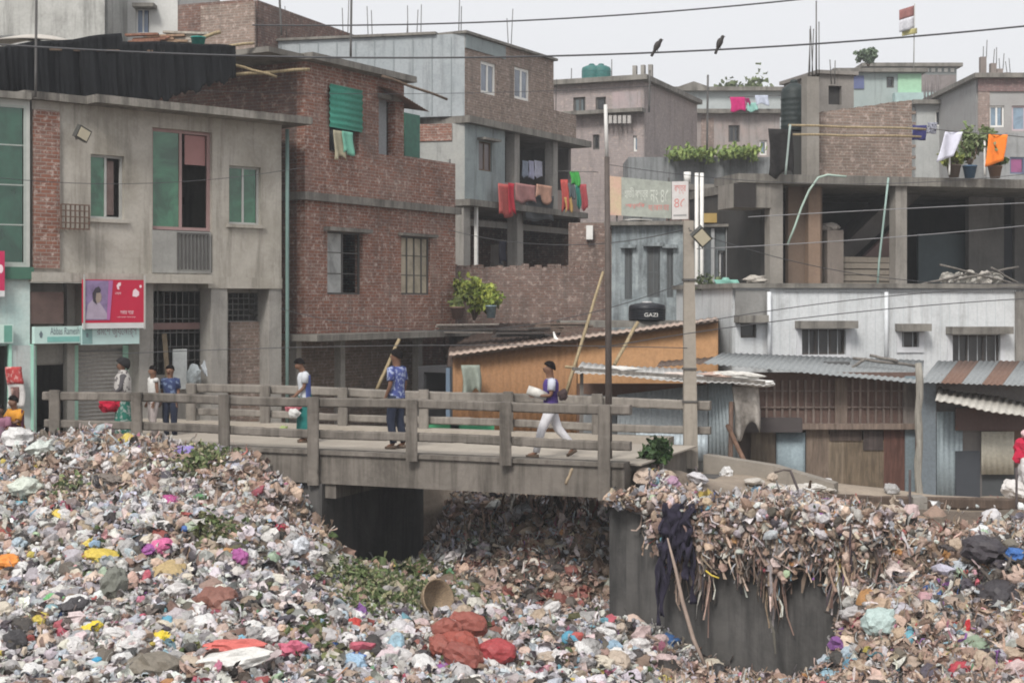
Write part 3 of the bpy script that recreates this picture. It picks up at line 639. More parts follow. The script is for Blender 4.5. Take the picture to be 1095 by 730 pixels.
# wilted green vegetable waste
leafv = []
for _ in range(6):
    V, F = sheet_var(RB, 3, 1, .45, .35); leafv.append((V, F))
grn = Pile()
for px, py, rad, n in ((428, 638, .9, 2800), (395, 628, .45, 500), (465, 630, .5, 500), (222, 497, .42, 480), (235, 575, .3, 130), (810, 540, .45, 200), (70, 530, .25, 90), (200, 505, .25, 120), (385, 660, .35, 150)):
    g = G(px, py); X = g.x + RB.normal(size=n) * rad * .62; Y = g.y + RB.normal(size=n) * rad * .5
    t_, c_ = bcoord(X, Y); ok = c_ < -.12; X, Y = X[ok], Y[ok]; n = len(X)
    pp = np.stack([X, Y, T(X, Y) + RB.uniform(.05, .22, n)], -1)
    col = np.array([(.085, .115, .045), (.12, .15, .065), (.06, .08, .035), (.17, .165, .09), (.20, .18, .13)])[RB.integers(0, 5, n)] * RB.uniform(.9, 1.65, (n, 1)); grn.add(leafv, pp, RB.uniform(.02, .075, n), col, RB, .8)
gm = NT('green_waste'); at = gm.n('ShaderNodeAttribute'); at.attribute_name = 'tint'; gm.base(at.outputs['Color']); gm.b.inputs['Roughness'].default_value = .6
tag(grn.build('vegetable_waste_litter', gm.m), 'patches of green leafy vegetable waste dumped on the rubbish', 'green waste', kind='stuff')

# ---- bags one can tell apart
def bag_mesh(name, seed, sx=1.0, sy=.8, sz=.7, amp=.26, neck=False):
    r = np.random.default_rng(seed); V = crumple(V3, r, amp, 3.4); V = V / np.abs(V).max(0) * np.array([sx, sy, sz]); j = r.normal(size=V.shape) * .018; V = V + j
    if neck:
        k = sstep(.55, 1.0, V[:, 0] / sx); V[:, 1] *= 1 - .8 * k; V[:, 2] *= 1 - .8 * k; V[:, 0] += k * .25
    me = bpy.data.meshes.new(name); me.from_pydata(V.tolist(), [], F3.tolist()); me.polygons.foreach_set('use_smooth', [False] * len(F3)); return me
BAGM = [bag_mesh('plastic_bag', 100 + k, 1, random.uniform(.7, .95), random.uniform(.5, .75), random.uniform(.22, .34), k % 3 == 0) for k in range(9)]
COLM = {}
def bagmat(c):
    return plastic(c)
def put_bag(name, px, py, size, c, label, cat='bag', group=None, seed=None, lift=.5, yaw=None, mesh=None, stretch=(1, 1, 1)):
    g = G(px, py); me = (mesh or BAGM[random.randrange(len(BAGM))]).copy() if mesh is None or True else mesh
    me.materials.clear(); me.materials.append(bagmat(c)); o = bpy.data.objects.new(name, me); COL.objects.link(o); o.location = g + Vector((0, -.03, size * lift * .6))
    o.scale = (size * stretch[0], size * stretch[1], size * stretch[2]); o.rotation_euler = (random.uniform(-.3, .3), random.uniform(-.3, .3), random.uniform(0, 6.28) if yaw is None else yaw)
    return tag(o, label, cat, group)
# the many pale bags (copies share a few meshes)
SH = {}
def shared_bag(k, ci, c):
    if (k, ci) not in SH:
        me = BAGM[k].copy(); me.materials.append(bagmat(c)); SH[(k, ci)] = me
    return SH[(k, ci)]
KINDS = [('white', (.62, .60, .59)), ('white', (.66, .65, .64)), ('white', (.57, .55, .56)), ('grey', (.36, .35, .345)), ('grey', (.44, .42, .42)), ('tan', (.42, .33, .25)), ('tan', (.46, .38, .31)), ('pinkish', (.52, .40, .39)), ('pale blue', (.38, .46, .52)), ('black', (.05, .047, .05)), ('cream', (.58, .52, .43))]
def many(n, box, weights, where, r):
    k = 0
    while k < n:
        px, py = r.uniform(box[0], box[2]), r.uniform(box[1], box[3]); g = G(px, py); t, c = bcoord(g.x, g.y)
        if c > -.15 and t < QR: continue
        if where == 'R' and py < 600 and px < 905 and py > 560: continue
        if where == 'R' and px < 905 + 0 and py > 545: continue
        if where == 'L' and (px - 430) ** 2 / 75 ** 2 + (py - 610) ** 2 / 40 ** 2 < 1: continue
        k += 1; ci = r.choice(len(KINDS), p=weights); nm, c = KINDS[ci]; mi = r.integers(0, len(BAGM)); size = r.uniform(.10, .21) * (1.15 if py > 640 else .95)
        o = bpy.data.objects.new('plastic_bag', shared_bag(mi, ci, c)); COL.objects.link(o); o.location = g + Vector((0, 0, size * r.uniform(.1, .6))); o.scale = (size, size * r.uniform(.75, 1.1), size * r.uniform(.8, 1.2))
        o.rotation_euler = (r.normal() * .4, r.normal() * .4, r.uniform(0, 6.28))
        lab = f'small crumpled {nm} plastic bag on the long rubbish slope in front of the bridge' if where == 'L' else f'small crumpled {nm} plastic bag in the brown rubbish above the wing wall' if where == 'R' else f'small crumpled {nm} plastic bag on the canal floor below the wing wall'
        tag(o, lab, 'bag', f'{nm} plastic bags on the ' + ('rubbish slope' if where == 'L' else 'wing wall bank' if where == 'R' else 'canal floor'))
wl = np.array([20, 20, 16, 9, 12, 4, 4, 6, 4, 2, 5], float); wl /= wl.sum(); wr = np.array([10, 8, 8, 7, 7, 18, 18, 8, 4, 8, 8], float); wr /= wr.sum()
many(190, (-10, 500, 640, 730), wl, 'L', RB); many(60, (690, 505, 1095, 730), wr, 'R', RB); many(30, (640, 672, 770, 728), wl, 'C', RB)
put_bag('sack', 122, 645, .34, (.17, .175, .15), 'fat grey-green sack standing on end among the white bags', 'sack', stretch=(.75, .7, 1.5), lift=1.4)
put_bag('sack', 245, 718, .48, (.66, .65, .62), 'long smooth white sack lying below the red plastic bag at the heap foot', 'sack', stretch=(1.3, .6, .6), yaw=.1)
put_bag('plastic_bag', 252, 706, .36, (.60, .15, .13), 'large red plastic bag lying on top of a long white sack', 'bag', stretch=(1.25, .6, .55), yaw=.15, lift=.9)
put_bag('plastic_bag', 312, 704, .24, (.55, .13, .20), 'crimson pink knotted bag beside the red bag at the heap foot', 'bag', lift=.9)
put_bag('plastic_bag', 62, 648, .22, (.16, .42, .17), 'bright green plastic bag next to a black one among white bags', 'bag')
put_bag('plastic_bag', 80, 656, .26, (.06, .055, .06), 'black plastic bag beside the bright green one', 'bag')
put_bag('plastic_bag', 8, 607, .26, (.78, .28, .06), 'bright orange plastic bag at the edge of the heap', 'bag')
put_bag('plastic_bag', 65, 555, .20, (.70, .52, .10), 'flattened yellow bag high on the rubbish slope', 'bag', stretch=(1.3, .8, .5))
put_bag('plastic_bag', 112, 602, .30, (.58, .44, .08), 'wide mustard yellow heap of plastic halfway down the slope', 'bag', stretch=(1.3, .8, .7))
put_bag('plastic_bag', 96, 584, .16, (.66, .52, .12), 'small yellow bag just above the mustard plastic', 'bag')
put_bag('plastic_bag', 175, 687, .20, (.72, .55, .05), 'pure yellow bag low on the slope near a blue one', 'bag')
put_bag('plastic_bag', 100, 677, .18, (.72, .56, .06), 'lemon yellow bag under the grey-green sack', 'bag')
put_bag('plastic_bag', 45, 665, .15, (.60, .48, .10), 'dull yellow bag below the black and green pair', 'bag')
put_bag('plastic_bag', 108, 713, .15, (.05, .30, .50), 'small blue bag at the very foot of the heap', 'bag')
put_bag('plastic_bag', 178, 670, .18, (.12, .34, .46), 'teal blue bag above the yellow one', 'bag')
put_bag('plastic_bag', 255, 690, .16, (.20, .45, .58), 'pale cyan bag above the large red bag', 'bag')
put_bag('plastic_bag', 378, 714, .24, (.32, .46, .60), 'light blue bag on the canal floor near the red sacks', 'bag')
put_bag('plastic_bag', 175, 588, .22, (.60, .14, .30), 'hot pink rag bundle halfway up the slope', 'bag')
put_bag('plastic_bag', 158, 592, .16, (.34, .10, .32), 'purple bag beside the hot pink bundle', 'bag')
put_bag('plastic_bag', 198, 488, .22, (.28, .22, .52), 'violet and lilac bag at the heap top under the bridge rail', 'bag')
put_bag('plastic_bag', 183, 617, .30, (.44, .33, .17), 'smooth tan brown sack half buried in pale bags', 'sack')
put_bag('plastic_bag', 30, 530, .36, (.56, .60, .53), 'wide pale mint sheet at the upper heap edge', 'bag')
put_bag('plastic_bag', 232, 650, .34, (.24, .11, .085), 'dark maroon rag pile on the slope', 'rag')
put_bag('plastic_bag', 182, 540, .20, (.40, .07, .22), 'magenta scrap below the heap crest', 'bag')
put_bag('plastic_bag', 20, 478, .34, (.62, .61, .60), 'big white sack at the heap crest by the bridge end', 'sack', lift=.9)
put_bag('plastic_bag', 45, 488, .30, (.58, .62, .58), 'pale greenish sack near the bridge end post', 'sack', lift=.8)
put_bag('plastic_bag', 118, 516, .30, (.20, .17, .15), 'dark brown flattened bundle below the heap crest', 'bundle', stretch=(1.3, .8, .5))
put_bag('plastic_bag', 170, 722, .46, (.21, .185, .15), 'dull olive sack cut by the bottom of the heap', 'sack', lift=.3)
# red net sacks
RSM = [bag_mesh('net_sack', 300 + k, 1, .78, .72, .17) for k in range(3)]
for k, (px, py, c, l) in enumerate(((478, 690, (.27, .085, .065), 'upper red net sack of the pile on the canal floor'), (500, 682, (.29, .09, .07), 'topmost red net sack of the canal floor pile'), (492, 704, (.30, .075, .055), 'middle red net sack between four others'), (530, 712, (.36, .06, .065), 'brightest red sack lying apart in front of the net sacks'), (495, 718, (.25, .075, .06), 'lowest red net sack of the pile'), (470, 703, (.28, .085, .065), 'small red net sack at the side next to the basket'))):
    put_bag('net_sack', px, py, .30 if k != 5 else .24, c, l, 'sack', 'red net sacks in the canal', stretch=(1.1, .9, 1.0), lift=1.15, mesh=RSM[k % 3])
put_bag('plastic_bag', 380, 672, .17, (.50, .06, .05), 'small bright red bag under the green waste', 'bag')
put_bag('plastic_bag', 388, 678, .15, (.62, .16, .10), 'orange red scrap touching the small red bag', 'bag')
put_bag('plastic_bag', 300, 566, .17, (.52, .07, .12), 'crimson scrap on the slope by the left abutment', 'bag')
put_bag('plastic_bag', 256, 600, .22, (.36, .10, .28), 'plum coloured cloth scrap under the crimson scrap', 'rag')
put_bag('plastic_bag', 320, 590, .30, (.62, .64, .68), 'white and bluish torn sheet near the abutment foot', 'bag', stretch=(1, .7, 1.1))
put_bag('plastic_bag', 712, 692, .24, (.05, .12, .28), 'dark blue bag at the foot of the wing wall', 'bag')
put_bag('plastic_bag', 610, 688, .20, (.10, .30, .42), 'blue bag with a green one on the canal floor', 'bag')
put_bag('plastic_bag', 608, 680, .17, (.16, .40, .16), 'green bag resting on the blue one below the bridge', 'bag')
put_bag('plastic_bag', 745, 515, .20, (.60, .58, .6), 'white bag beside the leafy weed at the bridge end', 'bag')
put_bag('plastic_bag', 716, 520, .20, (.42, .26, .36), 'mauve rag at the bridge end', 'rag')
put_bag('plastic_bag', 814, 566, .17, (.62, .05, .22), 'hot pink crumpled cloth on the right bank crest', 'cloth', lift=1.0)
put_bag('plastic_bag', 934, 576, .16, (.66, .07, .07), 'bright red scrap on the right bank', 'scrap', lift=.9)
put_bag('plastic_bag', 852, 590, .16, (.62, .28, .36), 'pink paper bag on the edge of the wing wall heap', 'bag', lift=.9)
put_bag('plastic_bag', 885, 578, .18, (.07, .10, .32), 'navy blue bag above the hanging rags', 'bag')
put_bag('plastic_bag', 1084, 597, .18, (.05, .14, .38), 'royal blue bag at the edge of the bank heap', 'bag')
put_bag('plastic_bag', 1052, 597, .42, (.055, .048, .055), 'big black torn sack high on the bank heap', 'sack')
put_bag('plastic_bag', 1068, 645, .36, (.05, .045, .05), 'black torn sack lower on the bank heap', 'sack')
put_bag('plastic_bag', 1012, 594, .20, (.06, .05, .05), 'small black bag beside tan straw waste', 'bag')
put_bag('plastic_bag', 1033, 680, .12, (.60, .05, .06), 'thin bright red ribbon scrap hanging on the bank heap', 'ribbon', stretch=(.4, .4, 2.6), lift=1.2)
put_bag('plastic_bag', 1085, 718, .20, (.55, .05, .09), 'crimson bag at the bottom edge of the bank heap', 'bag')
put_bag('plastic_bag', 1025, 722, .20, (.42, .06, .08), 'dark red bag near the crimson one', 'bag')
put_bag('plastic_bag', 940, 672, .28, (.42, .52, .50), 'pale aqua sheet on the lower bank heap', 'bag')
put_bag('plastic_bag', 995, 655, .22, (.42, .54, .62), 'light blue bag in tan rubbish on the bank heap', 'bag')
for k, (px, py, sz) in enumerate(((806, 518, .20), (828, 523, .17), (846, 527, .22), (868, 524, .24), (886, 527, .18))): put_bag('plastic_bag', px, py, sz, (.60, .58, .55) if k % 2 else (.52, .48, .43), ['pale scrap heap on the bare yard just past the sloping kerb', 'small white scrap on the bare yard before the plank door', 'cream scrap on the bare yard before the pale tin door', 'largest white scrap on the bare yard before the plank shed', 'cream scrap at the end of the brown beam'][k], 'scrap', stretch=(1.4, .9, .5))
put_bag('plastic_bag', 890, 650, .34, (.50, .42, .35), 'tan sacking slumped over the wing wall end', 'sack')
# ------------------------------------------------------------------ houses, west side
def fill(fr, r, o0=0, o1=.04, m=None):
    """box on a facade covering the photo rectangle r, from o0 to o1 out of the wall"""
    m = m or MB(fr); s0, s1, z0, z1 = fr.rect(*r, o=o1); m.box(s0, s1, z0, z1, o0, o1); return m
def RC(fr, r, o=0): return fr.rect(*r, o=o)
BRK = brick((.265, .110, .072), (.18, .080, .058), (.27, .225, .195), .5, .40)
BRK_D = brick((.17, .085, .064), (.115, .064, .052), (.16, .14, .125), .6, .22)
BRK_P = brick((.24, .17, .135), (.17, .125, .10), (.27, .24, .215), .4, .35)
BRK_F = brick((.26, .19, .165), (.20, .15, .135), (.25, .22, .2), .3, .3)
SLAB = plaster((.25, .235, .21), .8, (.16, .15, .135), (.06, .054, .048))
BEIGE = plaster((.44, .41, .365), .62, (.33, .305, .26), (.13, .115, .095))
COLM_ = plaster((.33, .315, .29), .45, (.26, .245, .225))
GREENP = pane((.04, .15, .08), .15, .6); GREENP2 = pane((.055, .20, .11), .2, .6); DARKP = pane((.02, .022, .025), .25)
ALU = plain((.42, .42, .40), .45); DARKFR = plain((.08, .075, .07), .6); STEEL = plain((.12, .115, .11), .5, .3, .5); RUSTY = metal((.16, .10, .075), .7)
WHITEP = plain((.72, .71, .68), .6); BLK = plain((.02, .02, .02), .6); REDP = plain((.50, .015, .045), .45, .1); TEALP = plain((.42, .60, .55), .55, .15)
BAMBOO = wood((.42, .33, .20), .7, 14); WOODM = wood((.20, .14, .10)); WOODL = wood((.36, .28, .19)); GREYW = wood((.22, .20, .18))
BLUEG = plaster((.30, .345, .35), .5, (.24, .275, .28), (.10, .105, .105))
TURQ = plaster((.42, .54, .52), .35, (.50, .55, .52), (.2, .2, .19))

def ladder_rebar(mb, pts, h, n=1, r=.014, sp=.14):
    for (s, o, z) in pts:
        for k in range(n):
            a = mb.fr(s + (k % 2) * sp, z - .05, o - (k // 2) * sp); mb.tube([a, a + Vector((random.uniform(-.08, .08), random.uniform(-.05, .05), h * random.uniform(.6, 1.05)))], r, 5)

# --- beige plaster house
F2 = facade(30, 31.0, 330, 36.0)
h2 = thing('shop_house', 'beige plastered two storey house with green glass windows above roller shuttered shops', 'house', F2(0, -.4, 0))
sL, _, _ = F2.sz(34, 200); sR = F2.sz(301, 200)[0]; zF = ZZ(294, 32); zT = F2.sz(105, 114)[1]
wins = [RC(F2, (97, 166, 133, 234)), RC(F2, (163, 139, 227, 291)), RC(F2, (245, 178, 279, 240))]
m = wall_mb(F2, sL, sR, zF, zT, wins, .2, 5.0); m.build('upper_wall', BEIGE, h2)
w_ = window(F2, wins[0], h2, ALU, GREENP, 2, half=.55); MB(F2).box(wins[0][1] - .3, wins[0][1] - .12, wins[0][2] + .1, wins[0][3] - .1, -.3, -.25).build('blind', cloth((.3, .22, .2)), w_)
r = wins[1]; rt = (r[0], r[1], F2.sz(195, 246)[1], r[3])
w_ = window(F2, rt, h2, plain((.34, .22, .21), .6), GREENP2, 2, half=.53, bar=.07)
MB(F2).box(r[0] + (r[1] - r[0]) * .60, r[1] - .08, r[3] - .75, r[3] - .08, -.19, -.17).build('fanlight', plain((.36, .18, .17), .6), w_)
fill(F2, (163, 247, 226, 292), -.1, .03).build('balcony_panel', plaster((.34, .335, .315), .4), h2)
m = MB(F2); rr = RC(F2, (191, 249, 223, 288), .06)
for k in range(9): x = rr[0] + (rr[1] - rr[0]) * k / 8; m.box(x - .02, x + .02, rr[2], rr[3], .032, .06)
m.box(rr[0], rr[1], rr[3] - .04, rr[3], .062, .08); m.build('balcony_grille', STEEL, h2)
window(F2, wins[2], h2, ALU, GREENP, 2)
for r_ in (wins[0], wins[2]): MB(F2).box(r_[0] - .08, r_[1] + .08, r_[2] - .08, r_[2], 0, .06).build('sill', BEIGE, h2)
fill(F2, (36, 118, 64, 287), 0, .06).build('brick_pier', BRK, h2)
m = MB(F2); a0 = F2.sz(30, 108, .15); a1 = F2.sz(112, 108, .15); b0 = F2.sz(103, 107, .6); b1 = F2.sz(334, 129, .6)
m.box(a0[0] - .1, b0[0], zT, zT + .16, -5, .2); m.box(b0[0], b1[0], zT, zT + .17, -5, .62); m.build('roof_slab', plaster((.22, .205, .18), 1.0, (.30, .28, .25), (.05, .045, .04)), h2)
m = MB(F2); m.box(sL - .1, F2.sz(222, 295)[0], zF - .16, zF + .04, -.4, .22); m.box(F2.sz(222, 295)[0], sR, zF - .26, zF - .002, -.4, .03); m.build('floor_band', BEIGE, h2)
# ground floor: back wall with shop openings, pillars in front
zG = -.45
og = -.5
def RG(r): return F2.rect(*r, o=og)
holes = [RG((163, 311, 222, 400)), RG((244, 313, 290, 343)), RG((38, 388, 72, 478)), RG((76, 372, 150, 478))]
Fg = Frame(tuple(F2(0, 0, og))[:2], tuple(F2(1, 0, og))[:2])
m = wall_mb(Fg, sL, sR, zG, zF - .17, holes, .2, 4.5); m.build('shop_wall', COLM_, h2)
for a, b, o_ in ((149, 164, 0), (226, 243, 0), (288, 301, 0), (72, 80, -.3)): q = F2.rect(a, 300, b, 470, o=o_); MB(F2).box(q[0], q[1], zG, zF - .17, -.48, o_).build('pillar', COLM_, h2)
bq = RG((244, 344, 290, 470)); m = MB(Fg); m.box(bq[0], bq[1], zG, bq[3], .003, .1); m.build('brick_infill', BRK_P, h2)
def shutter(fr, r, parent, mat, sl=.085):
    m = MB(fr); s0, s1, z0, z1 = r; n = int((z1 - z0) / sl)
    for k in range(n): z = z0 + k * sl; m.face([(s0, z, -.06), (s1, z, -.06), (s1, z + sl * .7, -.03), (s0, z + sl * .7, -.03)]); m.face([(s0, z + sl * .7, -.03), (s1, z + sl * .7, -.03), (s1, z + sl, -.06), (s0, z + sl, -.06)])
    m.box(s0, s1, z0, z1, -.12, -.09); return m.build('roller_shutter', mat, parent)
SHUT = metal((.36, .345, .33), .12, grime=.35)
shutter(Fg, (holes[3][0], holes[3][1], zG, holes[3][3]), h2, SHUT)
q = RG((38, 366, 72, 390)); shutter(Fg, (q[0], q[1], q[2], q[3]), h2, SHUT)
m = MB(Fg)
for (a, b) in ((35, 38.5), (72, 75.5), (79, 83), (131, 138)): q = RG((a, 369, b, 478)); m.box(q[0], q[1], zG, q[3], .004, .03)
m.build('door_trim', plain((.36, .62, .50), .6), h2)
def grille(fr, r, parent, nx=6, nz=5, mat=None, o=-.05, rr=.012):
    m = MB(fr); s0, s1, z0, z1 = r
    for k in range(nx + 1): x = s0 + (s1 - s0) * k / nx; m.box(x - rr, x + rr, z0, z1, o - .012, o + .012)
    for k in range(nz + 1): z = z0 + (z1 - z0) * k / nz; m.box(s0, s1, z - rr, z + rr, o + .013, o + .03)
    return m.build('grille', mat or STEEL, parent)
grille(Fg, holes[0], h2, 9, 6); grille(Fg, holes[1], h2, 8, 5)
m = MB(Fg); q = RG((163, 345, 222, 352)); m.box(q[0], q[1], q[2], q[3], -.1, .02); m.build('crossbeam', plain((.20, .12, .11), .7), h2)
q = F2.rect(31, 312, 68, 346, o=.05); MB(F2).box(q[0], q[1], q[2], q[3], -.3, .05).build('signboard_back', plain((.115, .075, .065), .8, .3), h2)
pp = F2.sz(304, 300)
m = MB(F2); pts = [F2(pp[0], z, .12) for z in (zG, 2, 4.2, zT - .1)]; m.tube(pts, .045, 8); m.build('drainpipe', plain((.13, .20, .185), .7), h2)
m = MB(F2); rr = F2.rect(66, 219, 96, 245, o=.3)
for k in range(7): x = rr[0] + (rr[1] - rr[0]) * k / 6; m.box(x - .012, x + .012, rr[2], rr[3], .26, .285); m.box(x - .012, x + .012, rr[2], rr[2] + .025, .0, .255)
for k in range(5): z = rr[2] + (rr[3] - rr[2]) * k / 4; m.box(rr[0], rr[1], z - .012, z + .012, .287, .31)
m.build('wire_basket', RUSTY, h2)
# things on and before it
def floodlight(p, aim, size, label, face):
    t = thing('floodlight', label, 'lamp', p); d = Vector(aim).normalized(); s_ = d.cross(Vector((0, 0, 1))).normalized(); u = s_.cross(d)
    if face: s_, u = (s_ * math.cos(face) + u * math.sin(face)), (u * math.cos(face) - s_ * math.sin(face))
    p = Vector(p)
    def slab(a, b, e, f, g, mat, nm):
        m = MB(); c = [p + s_ * i * e + u * j * f + d * k for k in (a, b) for i, j in ((-1, -1), (1, -1), (1, 1), (-1, 1))]
        for fa in ((3, 2, 1, 0), (4, 5, 6, 7), (0, 1, 5, 4), (1, 2, 6, 5), (2, 3, 7, 6), (3, 0, 4, 7)): m.face([c[i] for i in fa], None, False)
        m.build(nm, mat, t)
    slab(-.06, .05, size, size * .8, 0, plain((.06, .06, .055), .5), 'housing'); slab(.052, .06, size * .82, size * .62, 0, plain((.66, .60, .45), .3, .1), 'reflector')
    m = MB(); m.bar(p - d * .06, p - d * .06 - Vector((0, 0, size * .9)) - d * .15, .035); m.build('bracket', STEEL, t)
q = F2.sz(88, 143, .35); floodlight(F2(q[0], q[1], .35), F2.n * 1 + Vector((.35, 0, -.3)), .17, 'pale square floodlight fixed high on the beige house wall', .35)
# shop signs: flat boards with their lettering
def board(fr, r, o, t, name, label, cat, mat, edge=None):
    s0, s1, z0, z1 = fr.rect(*r, o=o + t); th = thing(name, label, cat, fr((s0 + s1) / 2, z0, o)); MB(fr).box(s0, s1, z0, z1, o, o + t).build('board', mat, th)
    if edge: m = MB(fr); b = .035; m.box(s0 - b, s0, z0 - b, z1 + b, o, o + t + .02); m.box(s1, s1 + b, z0 - b, z1 + b, o, o + t + .02); m.box(s0, s1, z0 - b, z0, o, o + t + .02); m.box(s0, s1, z1, z1 + b, o, o + t + .02); m.build('frame', edge, th)
    return th, (s0, s1, z0, z1, o + t)
def blob(fr, th, mat, pts, o, name='picture'):
    m = MB(fr); m.face([(a, b, o) for a, b in pts]); return m.build(name, mat, th)
def ell(cx, cz, rx, rz, n=18, a0=0): return [(cx + rx * math.cos(2 * math.pi * k / n), cz + rz * math.sin(2 * math.pi * k / n)) for k in range(n)]
# tilted advertisement
s0, s1, z0, z1 = F2.rect(89, 299, 155, 345, o=.35)
fa = Frame(tuple(F2(s0, 0, .35))[:2], tuple(F2(s1, 0, .35))[:2]); L = s1 - s0
ad = thing('advertisement_board', 'red shop advertisement with a purple portrait panel and white lettering above the shutter', 'sign', fa(L / 2, z0, 0))
MB(fa).box(0, L, z0, z1, -.06, 0).build('board', plain((.50, .012, .05), .4, .08), ad)
MB(fa).box(.02, L * .40, z0 + .06, z1 - .02, .001, .006).build('portrait_panel', plain((.26, .19, .34), .5, .45), ad)
H = z1 - z0
blob(fa, ad, plain((.40, .33, .42), .6, .2), [(.05, z0 + .08), (.10, z0 + H * .42), (L * .16, z0 + H * .56), (L * .24, z0 + H * .50), (L * .31, z0 + H * .36), (L * .37, z0 + H * .22), (L * .38, z0 + .08)], .010)
blob(fa, ad, plain((.33, .26, .22), .6), ell(L * .225, z0 + H * .60, L * .060, H * .14), .014)
blob(fa, ad, plain((.045, .035, .05), .6), [(L * .15, z0 + H * .50), (L * .14, z0 + H * .68), (L * .18, z0 + H * .80), (L * .24, z0 + H * .84), (L * .275, z0 + H * .76), (L * .26, z0 + H * .70), (L * .20, z0 + H * .69), (L * .19, z0 + H * .55), (L * .21, z0 + H * .42)], .018)
blob(fa, ad, plain((.40, .14, .34), .6), [(L * .37, z0 + .06), (L * .42, z0 + .06), (L * .47, z1 - .02), (L * .40, z1 - .02)], .012)
MB(fa).box(0, L, z0 - .12, z0 - .002, -.05, .0).build('lower_strip', plain((.62, .62, .62), .5), ad)
pk = plain((.80, .62, .66), .5, .05)
blob(fa, ad, pk, [(L * .545, z0 + H * .78), (L * .53, z0 + H * .86), (L * .56, z0 + H * .93), (L * .60, z0 + H * .94), (L * .60, z0 + H * .87), (L * .57, z0 + H * .84), (L * .575, z0 + H * .77)], .006, 'emblem')
blob(fa, ad, pk, [(L * .79, z0 + H * .62), (L * .80, z0 + H * .75), (L * .84, z0 + H * .80), (L * .90, z0 + H * .72), (L * .90, z0 + H * .64), (L * .86, z0 + H * .60)], .006, 'emblem')
blob(fa, ad, pk, ell(L * .925, z0 + H * .85, L * .02, H * .035), .006, 'emblem')
lettering(fa, 'এয়ার', L * .555, z0 + H * .68, .006, L * .10, H * .06, pk, ad)
lettering(fa, 'সবার সেরা', L * .70, z0 + H * .24, .006, L * .22, H * .085, pk, ad)
lettering(fa, 'নেটওয়ার্ক সবার জন্য', L * .69, z0 + H * .13, .006, L * .30, H * .04, pk, ad)
m = MB(fa)
for x in (0, L - .03): m.box(x, x + .03, z0 - .14, z1 + .1, .001, .03)
m.build('frame', ALU, ad)
th, (s0, s1, z0, z1, o) = board(F2, (37, 349, 86, 367), .1, .12, 'shop_sign', 'pale teal shop sign with grey Latin lettering above the half open shutter', 'sign', plain((.50, .66, .62), .5, .1))
DGR = plain((.13, .17, .19), .6); MB(F2).box(s0 + .28, s1 - .02, z0 + .03, z0 + .14, o + .001, o + .006).build('stripe', plain((.20, .46, .42), .5), th)
lettering(F2, 'Abbas Ramesh', (s0 + s1) / 2 + .16, z0 + .26, o + .004, (s1 - s0) * .64, .15, DGR, th); blob(F2, th, DGR, [(s0 + .12, z0 + .12), (s0 + .16, z0 + .12), (s0 + .18, z0 + .2), (s0 + .14, z0 + .27), (s0 + .10, z0 + .2)], o + .004, 'emblem')
th, (s0, s1, z0, z1, o) = board(F2, (87.5, 348, 149, 368), .12, .14, 'shop_sign', 'pale teal shop sign with Bengali lettering above the closed roller shutter', 'sign', plain((.46, .61, .59), .5, .1))
MB(F2).box(s0 + .01, s0 + .24, z0 + .02, z1 - .02, o + .001, o + .006).build('stripe', plain((.20, .33, .32), .5), th)
lettering(F2, 'রমেশ জুয়েলার্স', (s0 + s1) / 2 + .14, z0 + .25, o + .004, (s1 - s0) * .70, .22, plain((.24, .20, .23), .6), th)
blob(F2, th, DGR, ell(s0 + .12, z0 + .2, .03, .05), o + .008, 'emblem')
# boards and sacks stored at the open bay
q = F2.sz(181, 420, .1); t = MB(F2); t.bar(F2(F2.sz(177, 355, -.35)[0], F2.sz(177, 357, -.35)[1], -.4), F2(F2.sz(184, 420, .1)[0], zG + .2, .1), .10, .03); tag(t.build('plank', WOODL), 'pale plank leaning in the open bay of the beige house', 'plank')
m = fill(F2, (185, 373, 200, 416), -.42, -.38); tag(m.build('whitish_board', plain((.55, .57, .56), .6, .3)), 'whitish upright panel standing behind the two boys', 'panel')
for (px, py, s_, c, l) in ((207, 402, .34, (.36, .40, .42), 'pale bluish plastic bundle piled beside the upright panel'), (224, 396, .30, (.44, .47, .50), 'white plastic bundle tied to the house pillar')):
    me = BAGM[4].copy(); me.materials.append(plastic(c)); o = bpy.data.objects.new('plastic_bundle', me); COL.objects.link(o); q = F2.sz(px, py, -.25); o.location = F2(q[0], q[1], -.25); o.scale = (s_ * .6, s_ * .4, s_ * 1.25); o.rotation_euler = (.3, .4, px); tag(o, l, 'bundle')

# --- glass fronted building at the frame edge
F1 = facade(-75, 29.9, 32, 30.95)
h1 = thing('glass_fronted_shop', 'building with a green glass upper storey and turquoise shop front at the picture edge', 'shop', F1(0, -.4, 0))
q = F1.rect(-70, 110, 28, 284); zt = q[3]
m = wall_mb(F1, 0, F1.len, q[2] - .02, zt + .12, [(q[0], q[1], q[2] + .03, zt)], .2, 4.5); m.build('upper_wall', plain((.42, .43, .40), .7), h1)
w_ = window(F1, (q[0], q[1], q[2] + .03, zt), h1, plain((.35, .38, .35), .5), pane((.02, .085, .05), .12, .5), 3, 'glass_front', recess=.0, bars=3)
m = MB(F1); m.box(0, F1.len, zt + .12, zt + .26, -4.5, .15); m.build('roof_slab', SLAB, h1)
q = F1.rect(-70, 285, 33, 298); MB(F1).box(0, F1.len + .05, q[2], q[3], -.1, .12).build('floor_band', plain((.05, .13, .09), .6), h1)
zb = q[2]; q2 = F1.rect(-60, 370, 12, 478); q3 = F1.rect(11, 300, 36, 478)
m = wall_mb(F1, 0, F1.len, -.5, zb, [(q2[0], q2[1], -.5, q2[3])], .2, 4.4); m.build('shop_wall', TURQ, h1)
